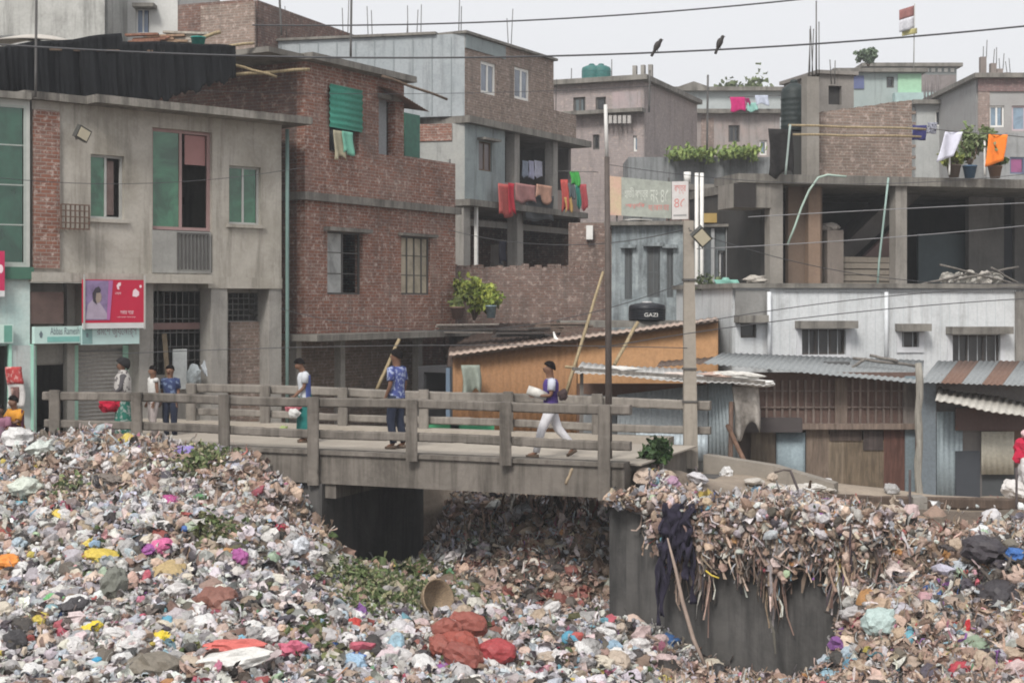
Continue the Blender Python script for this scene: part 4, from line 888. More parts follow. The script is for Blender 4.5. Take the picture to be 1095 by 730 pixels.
MB(F1).box(q3[0], q3[1], -.5, F1.rect(11, 369, 36, 478)[3], .003, .12).build('pillar', plaster((.36, .42, .41), .4, (.46, .47, .46), (.2, .12, .11)), h1)
for px in (9.5, 33): a = F1.rect(px, 368, px + 3, 478, o=.13); MB(F1).box(a[0], a[1], -.5, a[3], .004, .14).build('door_trim', plain((.34, .62, .50), .6), h1)
MB(F1).box(q2[0], q2[1], -.3, q2[2] + 1.6, -1.2, -1.1).build('green_panel', plain((.03, .12, .07), .5), h1)
th, (s0, s1, z0, z1, o) = board(F1, (-50, 347, 14, 367), .1, .12, 'shop_sign', 'pale teal sign end with a dark mark, cut off by the picture edge', 'sign', plain((.50, .64, .58), .5, .1)); MB(F1).box(s1 - .18, s1 - .02, z0 + .02, z1 - .02, o + .001, o + .006).build('stripe', plain((.12, .30, .24), .5), th)
th, (s0, s1, z0, z1, o) = board(F1, (-40, 268, 5, 317), .15, .08, 'advertisement_board', 'crimson sign with a white lower edge, cut off by the picture edge', 'sign', plain((.48, .02, .09), .5, .1)); MB(F1).box(s0, s1, z0, z0 + .12, o + .001, o + .006).build('stripe', plain((.6, .6, .6), .5), th); blob(F1, th, pk, ell(s1 - .08, (z0 + z1) / 2 + .1, .05, .09), o + .004, 'emblem')
# posters on the pillar
s0, s1, z0, z1 = F1.rect(7, 392, 25, 436, o=.25); th = thing('poster', 'hanging cloth poster, red on top and white with a face below, on the shop pillar', 'poster', F1((s0 + s1) / 2, z0, .25))
def pf(u, v): return F1(s0 + (s1 - s0) * u + .03 * math.sin(v * 5), z0 + (z1 - z0) * v, .25 + .04 * math.sin(u * 7 + v * 3))
MB().grid(pf, 6, 12, .004).build('cloth', cloth((.62, .60, .58)), th)
MB().grid(lambda u, v: pf(u, .58 + .42 * v) + F1.n * .008, 6, 6, .004).build('red_panel', cloth((.48, .07, .07), pat=(.6, .3, .28)), th)
MB().grid(lambda u, v: pf(.18 + .5 * u, .15 + .36 * v) + F1.n * .01, 4, 4, .004).build('portrait', cloth((.18, .10, .09), pat=(.45, .3, .26), ps=6), th)

# --- black netting and clutter on the beige house roof
zr = zT + .2
def netfn(u, v):
    px = -60 + 312 * u; top = np.interp(px, [-60, 0, 40, 78, 95, 130, 131, 215, 252], [46, 48, 45, 43, 39, 35, 44, 48, 49]); bot = np.interp(px, [-60, 0, 100, 150, 185, 215, 236, 252], [106, 105, 106, 110, 104, 92, 88, 80]); d = np.interp(px, [-60, 252], [31.2, 34.8])
    py = bot + (top - bot) * v; nz = lambda a, b, c: mnoise.noise(Vector((a, b, c)))
    sag = 3.0 * nz(px * .03, 1.5, 0) * v; jag = (1 - v) * (9 * nz(px * .12, .3, 4) + 4 * nz(px * .45, .7, 8)) * (1 if px > 160 else .35); fold = .16 * nz(px * .11 + v * .8, v * .5, 2) + .09 * nz(px * .33 + v, v * .8, 6)
    return P(px, py + jag + sag, d - fold * 1.4 * (1.1 - v * .5))
nb = MB().grid(netfn, 220, 14, .01).build('black_netting', cloth((.008, .009, .011), .4))
tag(nb, 'long black shade netting hung along the roof edge of the beige house', 'netting')
def pole(name, a, b, r, mat, label, cat='pole', group=None, n=8, r2=None):
    m = MB(); a, b = Vector(a), Vector(b); k = 5; m.tube([a.lerp(b, i / k) + Vector((0, 0, .01 * math.sin(i * 2.1))) for i in range(k + 1)], [r + ((r2 or r) - r) * i / k for i in range(k + 1)], n); return tag(m.build(name, mat), label, cat, group)
pole('bamboo_pole', P(-40, 52, 31.5), P(252, 56, 35.0), .025, WOODM, 'dark pole carrying the top edge of the black netting', 'bamboo')
pole('bamboo_pole', P(215, 53, 35.0), P(272, 46, 35.2), .035, BAMBOO, 'bamboo pole end sticking out past the black netting, upper of two', 'bamboo')
pole('bamboo_pole', P(205, 44, 35.4), P(236, 34, 35.4), .045, BAMBOO, 'short tilted bamboo pole beside the teal bucket on the roof', 'bamboo')
pole('bamboo_pole', P(252, 70, 35.2), P(296, 82, 35.6), .035, BAMBOO, 'bamboo pole sloping from the netting end to the brick house', 'bamboo')
pole('bamboo_pole', P(250, 80, 35.2), P(331, 74, 36.0), .04, BAMBOO, 'level bamboo pole between the netting end and the brick house', 'bamboo')
def clutter(name, px, py, d, w_, h_, c, label, cat, m_=None, shape='box', dep=None):
    p = P(px, py, d); fr = Frame((p.x - w_ / 2, p.y), (p.x + w_ / 2, p.y + .05)); m = MB(fr)
    if shape == 'boards':
        for k in range(5): a = fr(random.uniform(-.1, .1), p.z + k * h_ / 5, random.uniform(-.2, .2)); m.bar(a, a + Vector((w_ * random.uniform(.8, 1.1), random.uniform(-.1, .1), random.uniform(-.03, .05))), .16, h_ / 6)
    elif shape == 'tarp':
        m.grid(lambda u, v: fr(w_ * u, p.z + h_ * (.3 + .7 * math.sin(u * 2.6 + .3) * (.6 + .4 * math.sin(v * 3))) * (1 - .6 * v) , -1.2 + 1.4 * v), 14, 8, .02)
    elif shape == 'bucket':
        m.lathe(p, [(w_ * .38, 0), (w_ * .5, h_), (w_ * .53, h_), (w_ * .53, h_ + .03), (w_ * .45, h_ + .03), (w_ * .4, h_ * .5)], 14)
    else: m.box(0, w_, p.z, p.z + h_, -(dep or w_ * .6), 0)
    return tag(m.build(name, m_ or plain(c, .8, .3)), label, cat)
clutter('timber_stack', 158, 49, 35.5, .9, .30, 0, 'stack of reddish boards behind the netting top', 'boards', wood((.30, .15, .10)), 'boards')
clutter('timber_stack', 176, 50, 35.7, .9, .32, 0, 'stack of tan boards and crates behind the netting top', 'boards', wood((.40, .27, .18)), 'boards')
clutter('timber_stack', 198, 46, 35.9, 1.0, .30, 0, 'stack of pale weathered boards next to the teal bucket', 'boards', wood((.48, .44, .38)), 'boards')
clutter('bucket', 212, 53, 35.1, .34, .26, 0, 'teal plastic bucket on the roof beside the bamboo poles', 'bucket', plastic((.03, .28, .24), .4), 'bucket')
clutter('tarpaulin', 30, 50, 33, 1.9, .5, 0, 'pale tarpaulin folded over the roof clutter near the thin pole', 'tarpaulin', cloth((.46, .43, .39)), 'tarp')
clutter('tarpaulin', 6, 49, 33.5, 1.5, .45, 0, 'dark grey sheet over a roof heap beside the pale tarpaulin', 'tarpaulin', cloth((.12, .12, .115)), 'tarp')

# --- tall pale building behind, and the brick one beside it
Ft = facade(-60, 47, 112, 46.5)
ht = thing('concrete_tower_block', 'mottled grey concrete building cut off by the top of the picture', 'building', Ft(0, -1.3, 0))
m = wall_mb(Ft, 0, Ft.len, -1.3, 14.5, [], .25, 8); m.build('wall', plaster((.36, .36, .34), .65, (.44, .44, .42), (.12, .12, .11)), ht); MB(Ft).box(-.2, Ft.len + .2, 14.5, 14.7, -8, .3).build('roof_slab', SLAB, ht)
Ft2 = facade(112, 48.5, 190, 48.5)
ht2 = thing('whitewashed_house', 'white painted tall house with a blue window behind the roof clutter', 'house', Ft2(0, -1.3, 0))
q = RC(Ft2, (145, 9, 160, 36)); m = wall_mb(Ft2, 0, Ft2.len, -1.3, 14, [q], .25, 7); m.build('wall', plaster((.60, .60, .58), .3, (.52, .52, .50)), ht2); MB(Ft2).box(-.2, Ft2.len + .2, 14, 14.2, -7, .3).build('roof_slab', SLAB, ht2)
window(Ft2, q, ht2, WHITEP, pane((.10, .16, .28), .2), 2); m = fill(Ft2, (141, 3, 164, 7), 0, .5); m.build('window_canopy', SLAB, ht2)
for px in (114, 118.5): a = Ft2.sz(px, 20); MB(Ft2).tube([Ft2(a[0], 6, .08), Ft2(a[0], 14, .08)], .05, 8).build('drainpipe', plain((.25, .25, .25), .6), ht2)
fill(Ft2, (126, 1, 131, 11), 0, .08).build('meter_box', DARKFR, ht2)
Ft3 = facade(190, 47, 271, 46)
ht3 = thing('brick_house', 'dark brick building top behind the roof clutter, beside the white house', 'house', Ft3(0, -1.3, 0))
m = wall_mb(Ft3, 0, Ft3.len, -1.3, ZZ(2, 46.5), [], .25, 7); m.build('wall', BRK_D, ht3); q = Ft3.rect(214, 6, 271, 10); MB(Ft3).box(Ft3.len * .33, Ft3.len + .1, 9, ZZ(4, 46.2), .003, .1).build('brick_pier', BRK_P, ht3)

# --- red brick house
D3 = 36.4
F3 = facade(326, D3, 487, 42.4); cor = F3.o.copy(); F3s = Frame((cor.x - .868 * 6.6, cor.y + .497 * 6.6), (cor.x, cor.y))
h3 = thing('red_brick_house', 'red brick house with a green tin shutter and a terrace beside its upper room', 'house', cor + Vector((0, 0, -1.2)))
z1_, z2_, zR = ZZ(357, D3), ZZ(205, D3), ZZ(64, D3) - .02; sRoom = F3.sz(432, 120)[0]; sEnd = F3.len
def hole3(r): return RC(F3, r)
H3 = [hole3((352, 97, 384, 164)), hole3((405, 107, 423, 166)), hole3((350, 248, 388, 315)), hole3((429, 253, 460, 315))]
m = wall_mb(F3, 0, sRoom, z2_, zR, H3[:2], .25); wall_mb(F3, 0, sEnd, z1_, z2_ - .002, H3[2:], .25, None, m)
m.build('front_wall', BRK, h3)
m = wall_mb(F3s, 0, 6.6 - .25, z1_, zR, [], .25); m.box(0, .25, z1_, zR, -6, -.25); m.build('side_wall', BRK_D, h3)  # darker brick puts the shadow side of the house into the wall colour
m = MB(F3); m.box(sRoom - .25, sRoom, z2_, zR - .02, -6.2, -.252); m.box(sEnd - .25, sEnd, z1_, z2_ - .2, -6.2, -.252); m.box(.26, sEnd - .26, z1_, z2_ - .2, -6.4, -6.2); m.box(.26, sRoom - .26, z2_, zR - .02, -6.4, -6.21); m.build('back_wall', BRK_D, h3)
m = MB(F3); m.box(-.15, sRoom + .1, zR, zR + .16, -6.5, .35); 
a = F3.sz(275, 62, .3); m.box(-1.5, -.152, zR - .01, zR + .12, -6.5, .1); m.build('roof_slab', SLAB, h3)
m = MB(F3); m.box(-.15, sEnd + .12, z2_ - .2, z2_ - .004, -6.4, .14); m.box(sRoom - .5, sEnd - .02, z2_ - .003, z2_ + .002, -6, -.3); m.build('floor_band', SLAB, h3)
m = MB(F3); m.box(-.5, sEnd + .5, z1_ - .16, z1_ - .004, -6.4, .75); m.build('canopy_slab', SLAB, h3)
zp = F3.sz(460, 171)[1]; m = MB(F3); m.box(sRoom + .002, sEnd, z2_, zp, -.25, -.002); m.box(sEnd - .25, sEnd, z2_, zp, -6, -.252); m.build('parapet', BRK, h3)
m = MB(F3); m.box(0, sEnd - .3, -1.2, z1_ - .17, -6, -1.1); m.build('ground_wall', BRK_P, h3)
for px in (318, 365, 448): s = F3.sz(px, 380, -.2)[0]; MB(F3).box(s - .1, s + .1, -1.2, z1_ - .17, -.35, -.15).build('pillar', COLM_, h3)
s0, s1, za, zb_ = H3[0]
f = window(F3, (s0, s1, za, zb_), h3, WOODM, DARKP, 1, recess=.12)
zmid = F3.sz(368, 139)[1]
m = MB(F3); corrug(m, F3(s0 - .08, zmid, .08), F3(s0 - .08, zb_ + .08, .08), F3(s1 + .08, zb_ + .08, .05), F3(s1 + .08, zmid, .05), .16, .025); m.build('tin_shutter', metal((.06, .30, .22), .08, grime=.3), h3)
def hang(name, fr, s0, s1, z0, z1, o, mat, label, group=None, amp=.05, k=9, jag=.06):
    m = MB().grid(lambda u, v: fr(s0 + (s1 - s0) * u + .03 * math.sin(v * 4 + s0), z0 + (z1 - z0) * v - (1 - v) * jag * math.sin(u * 6.3 + s0 * 7), o + amp * math.sin(u * k + v * 1.5) * (1.1 - v)), 14, 8, .006); return tag(m.build(name, mat), label, 'cloth', group)
q = F3.rect(357, 140, 369, 169, o=.1); hang('hanging_cloth', F3, *q, .1, cloth((.46, .42, .30)), 'cream cloth hanging out under the green tin shutter')
q = F3.rect(366, 141, 378, 164, o=.14); hang('hanging_cloth', F3, *q, .15, cloth((.20, .50, .38)), 'mint green cloth hanging out under the green tin shutter')
s0, s1, za, zb_ = H3[1]; MB(F3).box(s0, s0 + (s1 - s0) * .68, za, zb_, -.16, -.12).build('door', metal((.25, .26, .27), .1), h3); MB(F3).box(s0 - .05, s1 + .1, zb_, zb_ + .12, 0, .15).build('lintel', SLAB, h3)
q = F3.rect(433, 122, 449, 168, o=-1.0); MB(F3).box(q[0], q[1], z2_, q[3], -1.1, -1.0).build('terrace_door', plain((.03, .13, .09), .5, .4), h3)
r = H3[2]; w_ = window(F3, r, h3, DARKFR, pane((.42, .43, .42), .5, .5), 2, half=.52, bars=2); MB(F3).box(r[0] - .15, r[1] + .2, r[3], r[3] + .10, .002, .18).build('lintel', SLAB, h3)
r = H3[3]; w_ = window(F3, r, h3, DARKFR, pane((.46, .40, .30), .5, .5), 4, bars=2, recess=.06); MB(F3).box(r[0] - .15, r[1] + .2, r[3], r[3] + .08, .002, .15).build('lintel', SLAB, h3)
m = MB(F3); corrug(m, F3(sRoom - 1.3, zR - .35, .5), F3(sRoom + .5, zR - .75, .5), F3(sRoom + .6, zR - .55, -.6), F3(sRoom - 1.2, zR - .1, -.6), .12, .02); m.build('tin_awning', RUSTY, h3)
pole('bamboo_pole', F3(sRoom - 1.6, zR - .05, .4), P(478, 106, 40.2), .035, WOODM, 'dark pole sticking out from the brick house awning over the terrace', 'pole')
# ------------------------------------------------------------------ grey house in the middle
F4a = facade(268, 47.6, 497, 46); F4b = facade(497, 46, 592, 51.2)
h4 = thing('grey_concrete_house', 'three storey grey house with a brick top floor and open verandah hung with washing', 'house', F4b.o + Vector((0, 0, -1.3)))
zr4, zf1, zf2, zf3 = ZZ(36, 46), ZZ(124, 46), ZZ(213, 46), ZZ(292, 46)
m = wall_mb(F4a, 0, F4a.len - .003, zf1, zr4, [], .2); m.box(0, .2, zf1, zr4, -7, -.2); m.build('tin_wall', plaster((.30, .33, .345), .55, (.36, .385, .40), (.13, .14, .145)), h4)
m = MB(F4a)
for k in range(11): s = .4 + k * .62; m.box(s, s + .03, zf1 + .05, zr4 - .1, .002, .025)
m.build('wall_batten', plain((.26, .29, .30), .7), h4)
H4 = [RC(F4b, (514, 67, 530, 101)), RC(F4b, (550, 73, 566, 107))]
m = wall_mb(F4b, 0, F4b.len, zf1, zr4, H4, .2); m.box(F4b.len - .2, F4b.len, zf1, zr4, -6.5, -.2); m.build('brick_wall', BRK_P, h4)
q = F4b.rect(502, 33, 540, 58); MB(F4b).box(.02, q[1], q[2], zr4 - .02, .002, .03).build('plaster_patch', BLUEG, h4)
m = MB(F4b); m.box(-.1, F4b.len + .1, zr4, zr4 + .08, -6.5, .12); m.fr = F4a; m.box(-.1, F4a.len - .9, zr4 + .003, zr4 + .083, -5, .1); m.build('roof_slab', SLAB, h4)
for r in H4: window(F4b, r, h4, WHITEP, pane((.16, .19, .24), .2), 2, recess=.04, bar=.09)
sV = F4b.sz(540, 170)[0]; sE = F4b.sz(626, 150)[0]
m = MB(F4b); m.box(-.1, sE, zf1 - .22, zf1 - .002, -6, .25); m.box(-.1, sE - .3, zf2 - .2, zf2 - .002, -6, .25); m.build('floor_slab', SLAB, h4)
q = F4b.rect(585, 118, 616, 140); MB(F4b).box(F4b.len + .002, F4b.sz(616, 130)[0], zf1, zf1 + .85, -.2, 0).build('parapet', BRK_P, h4); MB(F4b).box(F4b.sz(600, 130)[0], sE, zf1 - .002, zf1 + .6, -2.5, -2.3).build('parapet', COLM_, h4)
r = RC(F4b, (512, 152, 526, 183)); m = wall_mb(F4b, .0, sV, zf2, zf1 - .22, [r], .2); m.build('plaster_wall', BLUEG, h4); window(F4b, r, h4, WOODM, pane((.10, .06, .06), .3), 2, recess=.05); MB(F4b).box(r[0] - .1, r[1] + .1, r[3] + .03, r[3] + .1, 0, .3).build('lintel', SLAB, h4)
m = wall_mb(F4a, 0, F4a.len - .003, zf2, zf1 - .22, [], .2); m.build('side_wall', plaster((.36, .36, .34), .5, (.30, .31, .30)), h4)
q = F4a.rect(448, 127, 492, 140); MB(F4a).box(q[0], F4a.len - .4, zf1 - .75, zf1 - .23, .002, .04).build('brick_strip', BRK, h4)
m = MB(F4b); m.box(sV, sE, zf2, zf1 - .23, -3.4, -3.2); m.box(sV - .02, sV, zf2, zf1 - .23, -3.2, -.2); m.box(sE - .25, sE - .05, zf2, zf1 - .23, -3.19, -.55); m.build('verandah_wall', plaster((.20, .18, .17), .5), h4)
for px, w_ in ((553, .34), (594, .34)): s = F4b.sz(px, 170)[0]; MB(F4b).box(s - w_ / 2, s + w_ / 2, zf2, zf1 - .223, -.32, -.0).build('column', COLM_, h4)
q = F4b.rect(540, 188, 600, 212); MB(F4b).box(sV + .01, sE - .4, zf2, zf2 + .7, -.2, -.02).build('verandah_parapet', plaster((.32, .25, .23), .4), h4)
# lower floor
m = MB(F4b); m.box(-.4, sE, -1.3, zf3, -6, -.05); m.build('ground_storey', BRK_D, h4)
for px in (500, 557): s = F4b.sz(px, 250)[0]; MB(F4b).box(s - .2, s + .2, zf3, zf2 - .2, -.4, -.02).build('column', COLM_, h4)
s = F4b.sz(507, 250)[0]; MB(F4b).box(s, s + .08, zf3, zf2 - .2, .0, .1).build('downpipe', WHITEP, h4)
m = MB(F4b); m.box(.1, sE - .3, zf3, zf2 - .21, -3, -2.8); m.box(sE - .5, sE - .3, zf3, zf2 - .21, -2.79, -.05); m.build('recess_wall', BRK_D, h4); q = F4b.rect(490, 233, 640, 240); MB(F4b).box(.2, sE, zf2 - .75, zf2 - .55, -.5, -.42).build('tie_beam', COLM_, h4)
q = F4b.sz(536, 265, -.6); m = MB(F4b); m.box(q[0], q[0] + .35, zf3, zf3 + 1.0, -1, -.7); m.build('stub_pillar', COLM_, h4)
def rods(fr, pts, h, n, par, mat=None, r=.014, sp=.14):
    for (s, o, z) in pts:
        for k in range(n): m = MB(fr); ladder_rebar(m, [(s + (k % 2) * sp, o - (k // 2) * sp, z)], h, 1, r); m.build('rebar', mat or STEEL, par)
rods(F4a, [(.9, -.5, zr4), (2.9, -.6, zr4), (3.6, -1, zr4), (5.2, -1, zr4)], 1.5, 2, h4); rods(F4b, [(.3, -.4, zr4), (1.3, -3, zr4), (3.5, -.4, zr4), (F4b.len + .6, -.3, zf1 + .8)], 1.6, 2, h4)
# washing on the verandah
q = F4b.rect(533, 197, 548, 231, o=.35); hang('washing', F4b, *q, .35, cloth((.52, .12, .11)), 'salmon red blanket hanging over the verandah edge of the grey house', 'washing on the grey house'); 
q = F4b.rect(543, 196, 550, 228, o=.4); hang('washing', F4b, *q, .42, cloth((.45, .03, .05)), 'narrow crimson cloth hanging beside the salmon red blanket', 'washing on the grey house')
q = F4b.rect(551, 197, 573, 216, o=.3); hang('washing', F4b, *q, .3, cloth((.42, .21, .20)), 'dusty pink cloth on the verandah parapet', 'washing on the grey house')
q = F4b.rect(573, 198, 590, 214, o=.3); hang('washing', F4b, *q, .3, cloth((.52, .30, .22)), 'peach cloth on the verandah parapet', 'washing on the grey house', jag=.15)
q = F4b.rect(562, 208, 592, 236, o=.2); hang('washing', F4b, *q, .2, cloth((.07, .075, .08)), 'dark grey sheet hanging below the peach cloth', 'washing on the grey house')
for k, (a, b, c, l) in enumerate(((558, 565, (.30, .34, .42), 'grey blue shirt on the verandah line'), (565, 571, (.46, .46, .60), 'lilac shirt on the verandah line'), (571, 580, (.55, .55, .66), 'pale lilac sheet on the verandah line'), (581, 587, (.03, .03, .04), 'black garment on the verandah line'))):
    q = F4b.rect(a, 172, b, 190, o=-.4); hang('washing', F4b, *q, -.4, cloth(c), l, 'washing on the grey house')
for (px0, py0, px1, py1, c, l) in ((600, 192, 608, 225, (.42, .08, .07), 'red cloth hanging on the balcony right of the verandah column'), (610, 183, 620, 198, (.06, .34, .07), 'bright green cloth high on the balcony washing line'), (608, 196, 615, 212, (.10, .12, .13), 'dark cloth under the bright green one'), (616, 198, 621, 222, (.03, .18, .14), 'narrow dark teal cloth on the balcony'), (621, 197, 628, 224, (.36, .07, .08), 'dark red cloth in an arch of fabric on the balcony'), (604, 211, 612, 226, (.42, .27, .10), 'mustard cloth low on the balcony')):
    q = facade(595, 48.5, 640, 48.5); fr = q; r = fr.rect(px0, py0, px1, py1); hang('washing', fr, *r, 0, cloth(c), l, 'washing on the grey house')
pole('clothes_line', P(596, 183, 48.5), P(640, 184, 48.5), .012, STEEL, 'line that carries the balcony washing of the grey house', 'line')
# brick yard walls in front of it
F4c = facade(476, 43.2, 655, 44.6)
m = wall_mb(F4c, 0, F4c.len, -1.3, ZZ(287, 44), [], .25); 
for k in range(26): s = k * F4c.len / 26; m.box(s, s + F4c.len / 26 - .03, ZZ(287, 44), ZZ(287, 44) + random.uniform(.02, .16), -.23, -.02)
tag(m.build('brick_yard_wall', brick((.20, .12, .095), (.15, .095, .08), (.19, .165, .145), .6, .3)), 'weathered brown brick yard wall with a ragged top behind the yellow green bush', 'wall')
F4d = facade(608, 45.6, 654, 45.6)
m = wall_mb(F4d, 0, F4d.len, -1.3, ZZ(238, 45.6), [], .25); tag(m.build('brick_yard_wall', brick((.20, .13, .105), (.15, .10, .085), (.19, .165, .145), .5, .3)), 'tall plain brick wall end beside the white poster box and dark pole', 'wall')
m = fill(F4d, (627, 241, 634, 256), .0, .2); tag(m.build('meter_box', WHITEP), 'white meter box on the tall brick wall end', 'box')
def fig_cloth(): pass
q = F4b.rect(535, 258, 543, 281, o=-.3); hang('hanging_cloth', F4b, *q, -.35, cloth((.04, .04, .06)), 'black garment hanging in the dark recess under the grey house')

# ------------------------------------------------------------------ far houses
def far_house(name, label, px0, px1, pyt, d, wallm, wins=(), z0=-1.3, depth=8, d1=None, cat='house', slab=True, extra=None):
    fr = facade(px0, d, px1, d1 or d); t = thing(name, label, cat, fr(0, z0, 0)); zt = ZZ(pyt, d); hs = [RC(fr, w[:4]) for w in wins]
    wall_mb(fr, 0, fr.len, z0, zt, hs, .25, depth).build('wall', wallm, t)
    for r, w in zip(hs, wins): window(fr, r, t, w[4] if len(w) > 4 else DARKFR, w[5] if len(w) > 5 else DARKP, 2 if (r[1] - r[0]) > .5 else 1, recess=.08, bar=.08)
    if slab: MB(fr).box(-.25, fr.len + .25, zt, zt + .2, -depth, .35).build('roof_slab', SLAB, t)
    return t, fr, zt
BLUEPN = pane((.20, .28, .36), .3); 
PINKG = brick((.32, .265, .255), (.27, .23, .225), (.30, .28, .27), .3, .3)
t, fr, zt = far_house('brick_house', 'pinkish grey brick house with twin green roof tanks and patterned balustrade', 592, 688, 92, 62, PINKG, [(613, 104, 626, 121, DARKFR, pane((.12, .15, .16), .3)), (637, 104, 648, 121), (677, 145, 690 - 2, 162, WHITEP, BLUEPN), (634, 144, 641, 160)], d1=60.5)
q = fr.rect(592, 119, 690, 123); MB(fr).box(-.1, fr.len + .1, q[2], q[3], 0, .5).build('floor_band', SLAB, t)
m = MB(fr)
for k in range(6): a = fr.rect(646 + k * 5, 123.5, 649.5 + k * 5, 132, o=.4); m.box(a[0], a[1], a[2], a[3], .3, .42)
m.build('balustrade', plain((.40, .38, .36), .8), t)
fs = facade(689, 60.5, 702, 66); MB(fs).box(.02, fs.len, -1.3, zt, -.3, 0).build('side_wall', PINKG, t)
q = fr.rect(655, 98, 685, 118); MB(fr).box(q[0], q[1], q[2], q[3], .002, .02).build('plaster_patch', plaster((.40, .32, .32), .3, (.30, .28, .28)), t)
rods(fr, [(s, -1, zt) for s in (.4, 2.2)], 1.4, 1, t, None, .02)
for px in (670, 679, 687): s = fr.sz(px, 80)[0]; MB(fr).box(s - .08, s + .08, zt + .2, zt + .2 + (.6), -1.2, -1.0).build('column_stub', COLM_, t)
def tank(name, p, r, h, mat, label, parent=None, lidm=None, txt=None):
    t = thing(name, label, 'water tank', p); m = MB(); prof = [(r * .97, 0), (r, .03)]
    for k in range(1, 7): z = h * .78 * k / 7; prof += [(r, z - .03), (r * 1.03, z), (r, z + .03)]
    prof += [(r, h * .80), (r * .92, h * .88), (r * .55, h * .96), (r * .3, h)]
    m.lathe(p, prof, 22); m.build('drum', mat, t); MB().lathe(Vector(p) + Vector((0, 0, h * .97)), [(r * .30, 0), (r * .30, h * .07), (r * .2, h * .10)], 14).build('lid', lidm or mat, t); return t
TGRN = plastic((.045, .16, .15), .5)
for px in (633, 643): tank('water_tank', Vector((XX(px, 63), 63.2, zt + .2)), .42, .85, TGRN, f'green roof tank on the pinkish brick house, {"nearer the sky pole side" if px == 643 else "the one beside the grey house"}')
t, fr, zt = far_house('concrete_house', 'pale grey house with a triangular gable roof behind a long flat wall', 700, 836, 98, 76, plaster((.36, .39, .39), .35, (.42, .45, .45), (.16, .17, .17)), [(708, 106, 718, 121), (800, 110, 806, 124)])
m = MB(fr); a, b = fr.sz(712, 98)[0], fr.sz(770, 98)[0]; c = (a + b) / 2; zg = ZZ(88, 76); m.face([(a, zt, .3), (b, zt, .3), (c, zg, .3)]); m.face([(a, zt, .3), (c, zg, .3), (c, zg, -7), (a, zt, -7)]); m.face([(c, zg, .3), (b, zt, .3), (b, zt, -7), (c, zg, -7)]); m.build('gable_roof', SLAB, t)
t, fr, zt = far_house('brick_house', 'stained brick and concrete house whose roof line carries a dark pink cloth', 693, 834, 122, 70, plaster((.32, .295, .285), .65, (.35, .28, .26), (.12, .115, .11)), [(779, 134, 791, 152), (728, 142, 742, 158), (700, 128, 716, 134), (812, 150, 820, 166, WHITEP, BLUEPN), (706, 150, 716, 165)])
q = fr.rect(763, 126, 800, 160); MB(fr).box(q[0], q[1] - 2.2, q[2], q[3], .003, .05).build('brick_patch', BRK_F, t)
frl = facade(780, 69.5, 834, 69.5)
for (a, b, c_, d_, c, l) in ((781, 104, 797, 119, (.52, .02, .16), 'bright magenta cloth on the far roof line'), (797, 105, 802, 113, (.25, .02, .10), 'small maroon cloth between the magenta and aqua cloths'), (798, 110, 810, 119, (.28, .52, .46), 'aqua cloth on the far roof line'), (808, 102, 822, 112, (.48, .52, .62), 'pale lilac cloth at the end of the far roof line')):
    q = frl.rect(a, b, c_, d_); hang('washing', frl, *q, 0, cloth(c), l, 'washing on the far roof')
pole('clothes_line', P(778, 104, 69.6), P(836, 102, 69.6), .02, STEEL, 'thin line carrying the magenta cloth on the far roof', 'line')
t, fr, zt = far_house('long_roof_wall', 'long dark stained concrete block with creepers along its roof edge', 672, 838, 168, 58, plaster((.20, .21, .215), .85, (.27, .28, .285), (.06, .065, .065)), [], depth=6, cat='building', slab=False)
q = fr.rect(735, 205, 800, 220); t, fr2, zt2 = far_house('brick_house', 'low pinkish brick house front above the weathered blue wall', 728, 800, 204, 52, brick((.25, .15, .13), (.2, .13, .11), (.2, .18, .165), .4, .3), [], depth=5)
def creeper(name, pts, d, n, rad, c, c2, label, cat, sz=(.06, .16)):
    pl = Pile(); r = np.random.default_rng(len(pts) + n); i = r.integers(0, len(pts), n); px = np.array([p[0] for p in pts])[i] + r.normal(size=n) * rad * 1.3; py = np.array([p[1] for p in pts])[i] + r.normal(size=n) * rad * .55; dd = d + r.normal(size=n) * .35
    pos = np.stack([XX(px, dd), dd, EYE - (py - HOR) / FOC * dd], -1); k = r.uniform(size=(n, 1)); col = np.array(c) * k + np.array(c2) * (1 - k); pl.add(leafv, pos, r.uniform(*sz, n), col, r, 1.2)
    o = pl.build(name, gm.m); del o['kind']; return o
tag(creeper('roof_creeper', [(725, 165), (740, 163), (755, 165)], 57.6, 420, 4.5, (.26, .32, .10), (.12, .18, .06), '', ''), 'yellow green creeper on the roof edge of the long dark block, nearer the sign', 'plant')
tag(creeper('roof_creeper', [(778, 164), (790, 162), (802, 163)], 57.6, 420, 4.5, (.26, .32, .10), (.12, .18, .06), '', ''), 'yellow green creeper below the dark window of the stained brick house', 'plant')
# top right houses
t, fr, zt = far_house('painted_house', 'pale green and grey house with a pierced parapet under the flag', 895, 985, 78, 78, plaster((.34, .39, .38), .3, (.30, .35, .345)), [(948, 82, 956, 94), (905, 92, 913, 120, WHITEP, BLUEPN)], depth=9)
q = fr.rect(960, 79, 985, 100); MB(fr).box(q[0], q[1], q[2], q[3], .002, .05).build('green_panel', plain((.32, .52, .36), .7), t); fill(fr, (913, 81, 924, 95), 0, .06).build('blue_panel', plain((.10, .12, .24), .6), t); fill(fr, (957, 99, 1020, 109), .0, .5).build('balcony', plaster((.42, .55, .54), .2), t)
t, fr, zt = far_house('concrete_house', 'grey house with a row of pierced white blocks along its parapet', 925, 1023, 72, 84, plaster((.30, .33, .33), .4, (.26, .28, .28)), [], depth=9)
m = MB(fr); 
for k in range(9): a = fr.rect(962 + k * 6.8, 73, 966 + k * 6.8, 77, o=.05); m.box(a[0], a[1], a[2], a[3], .01, .06)
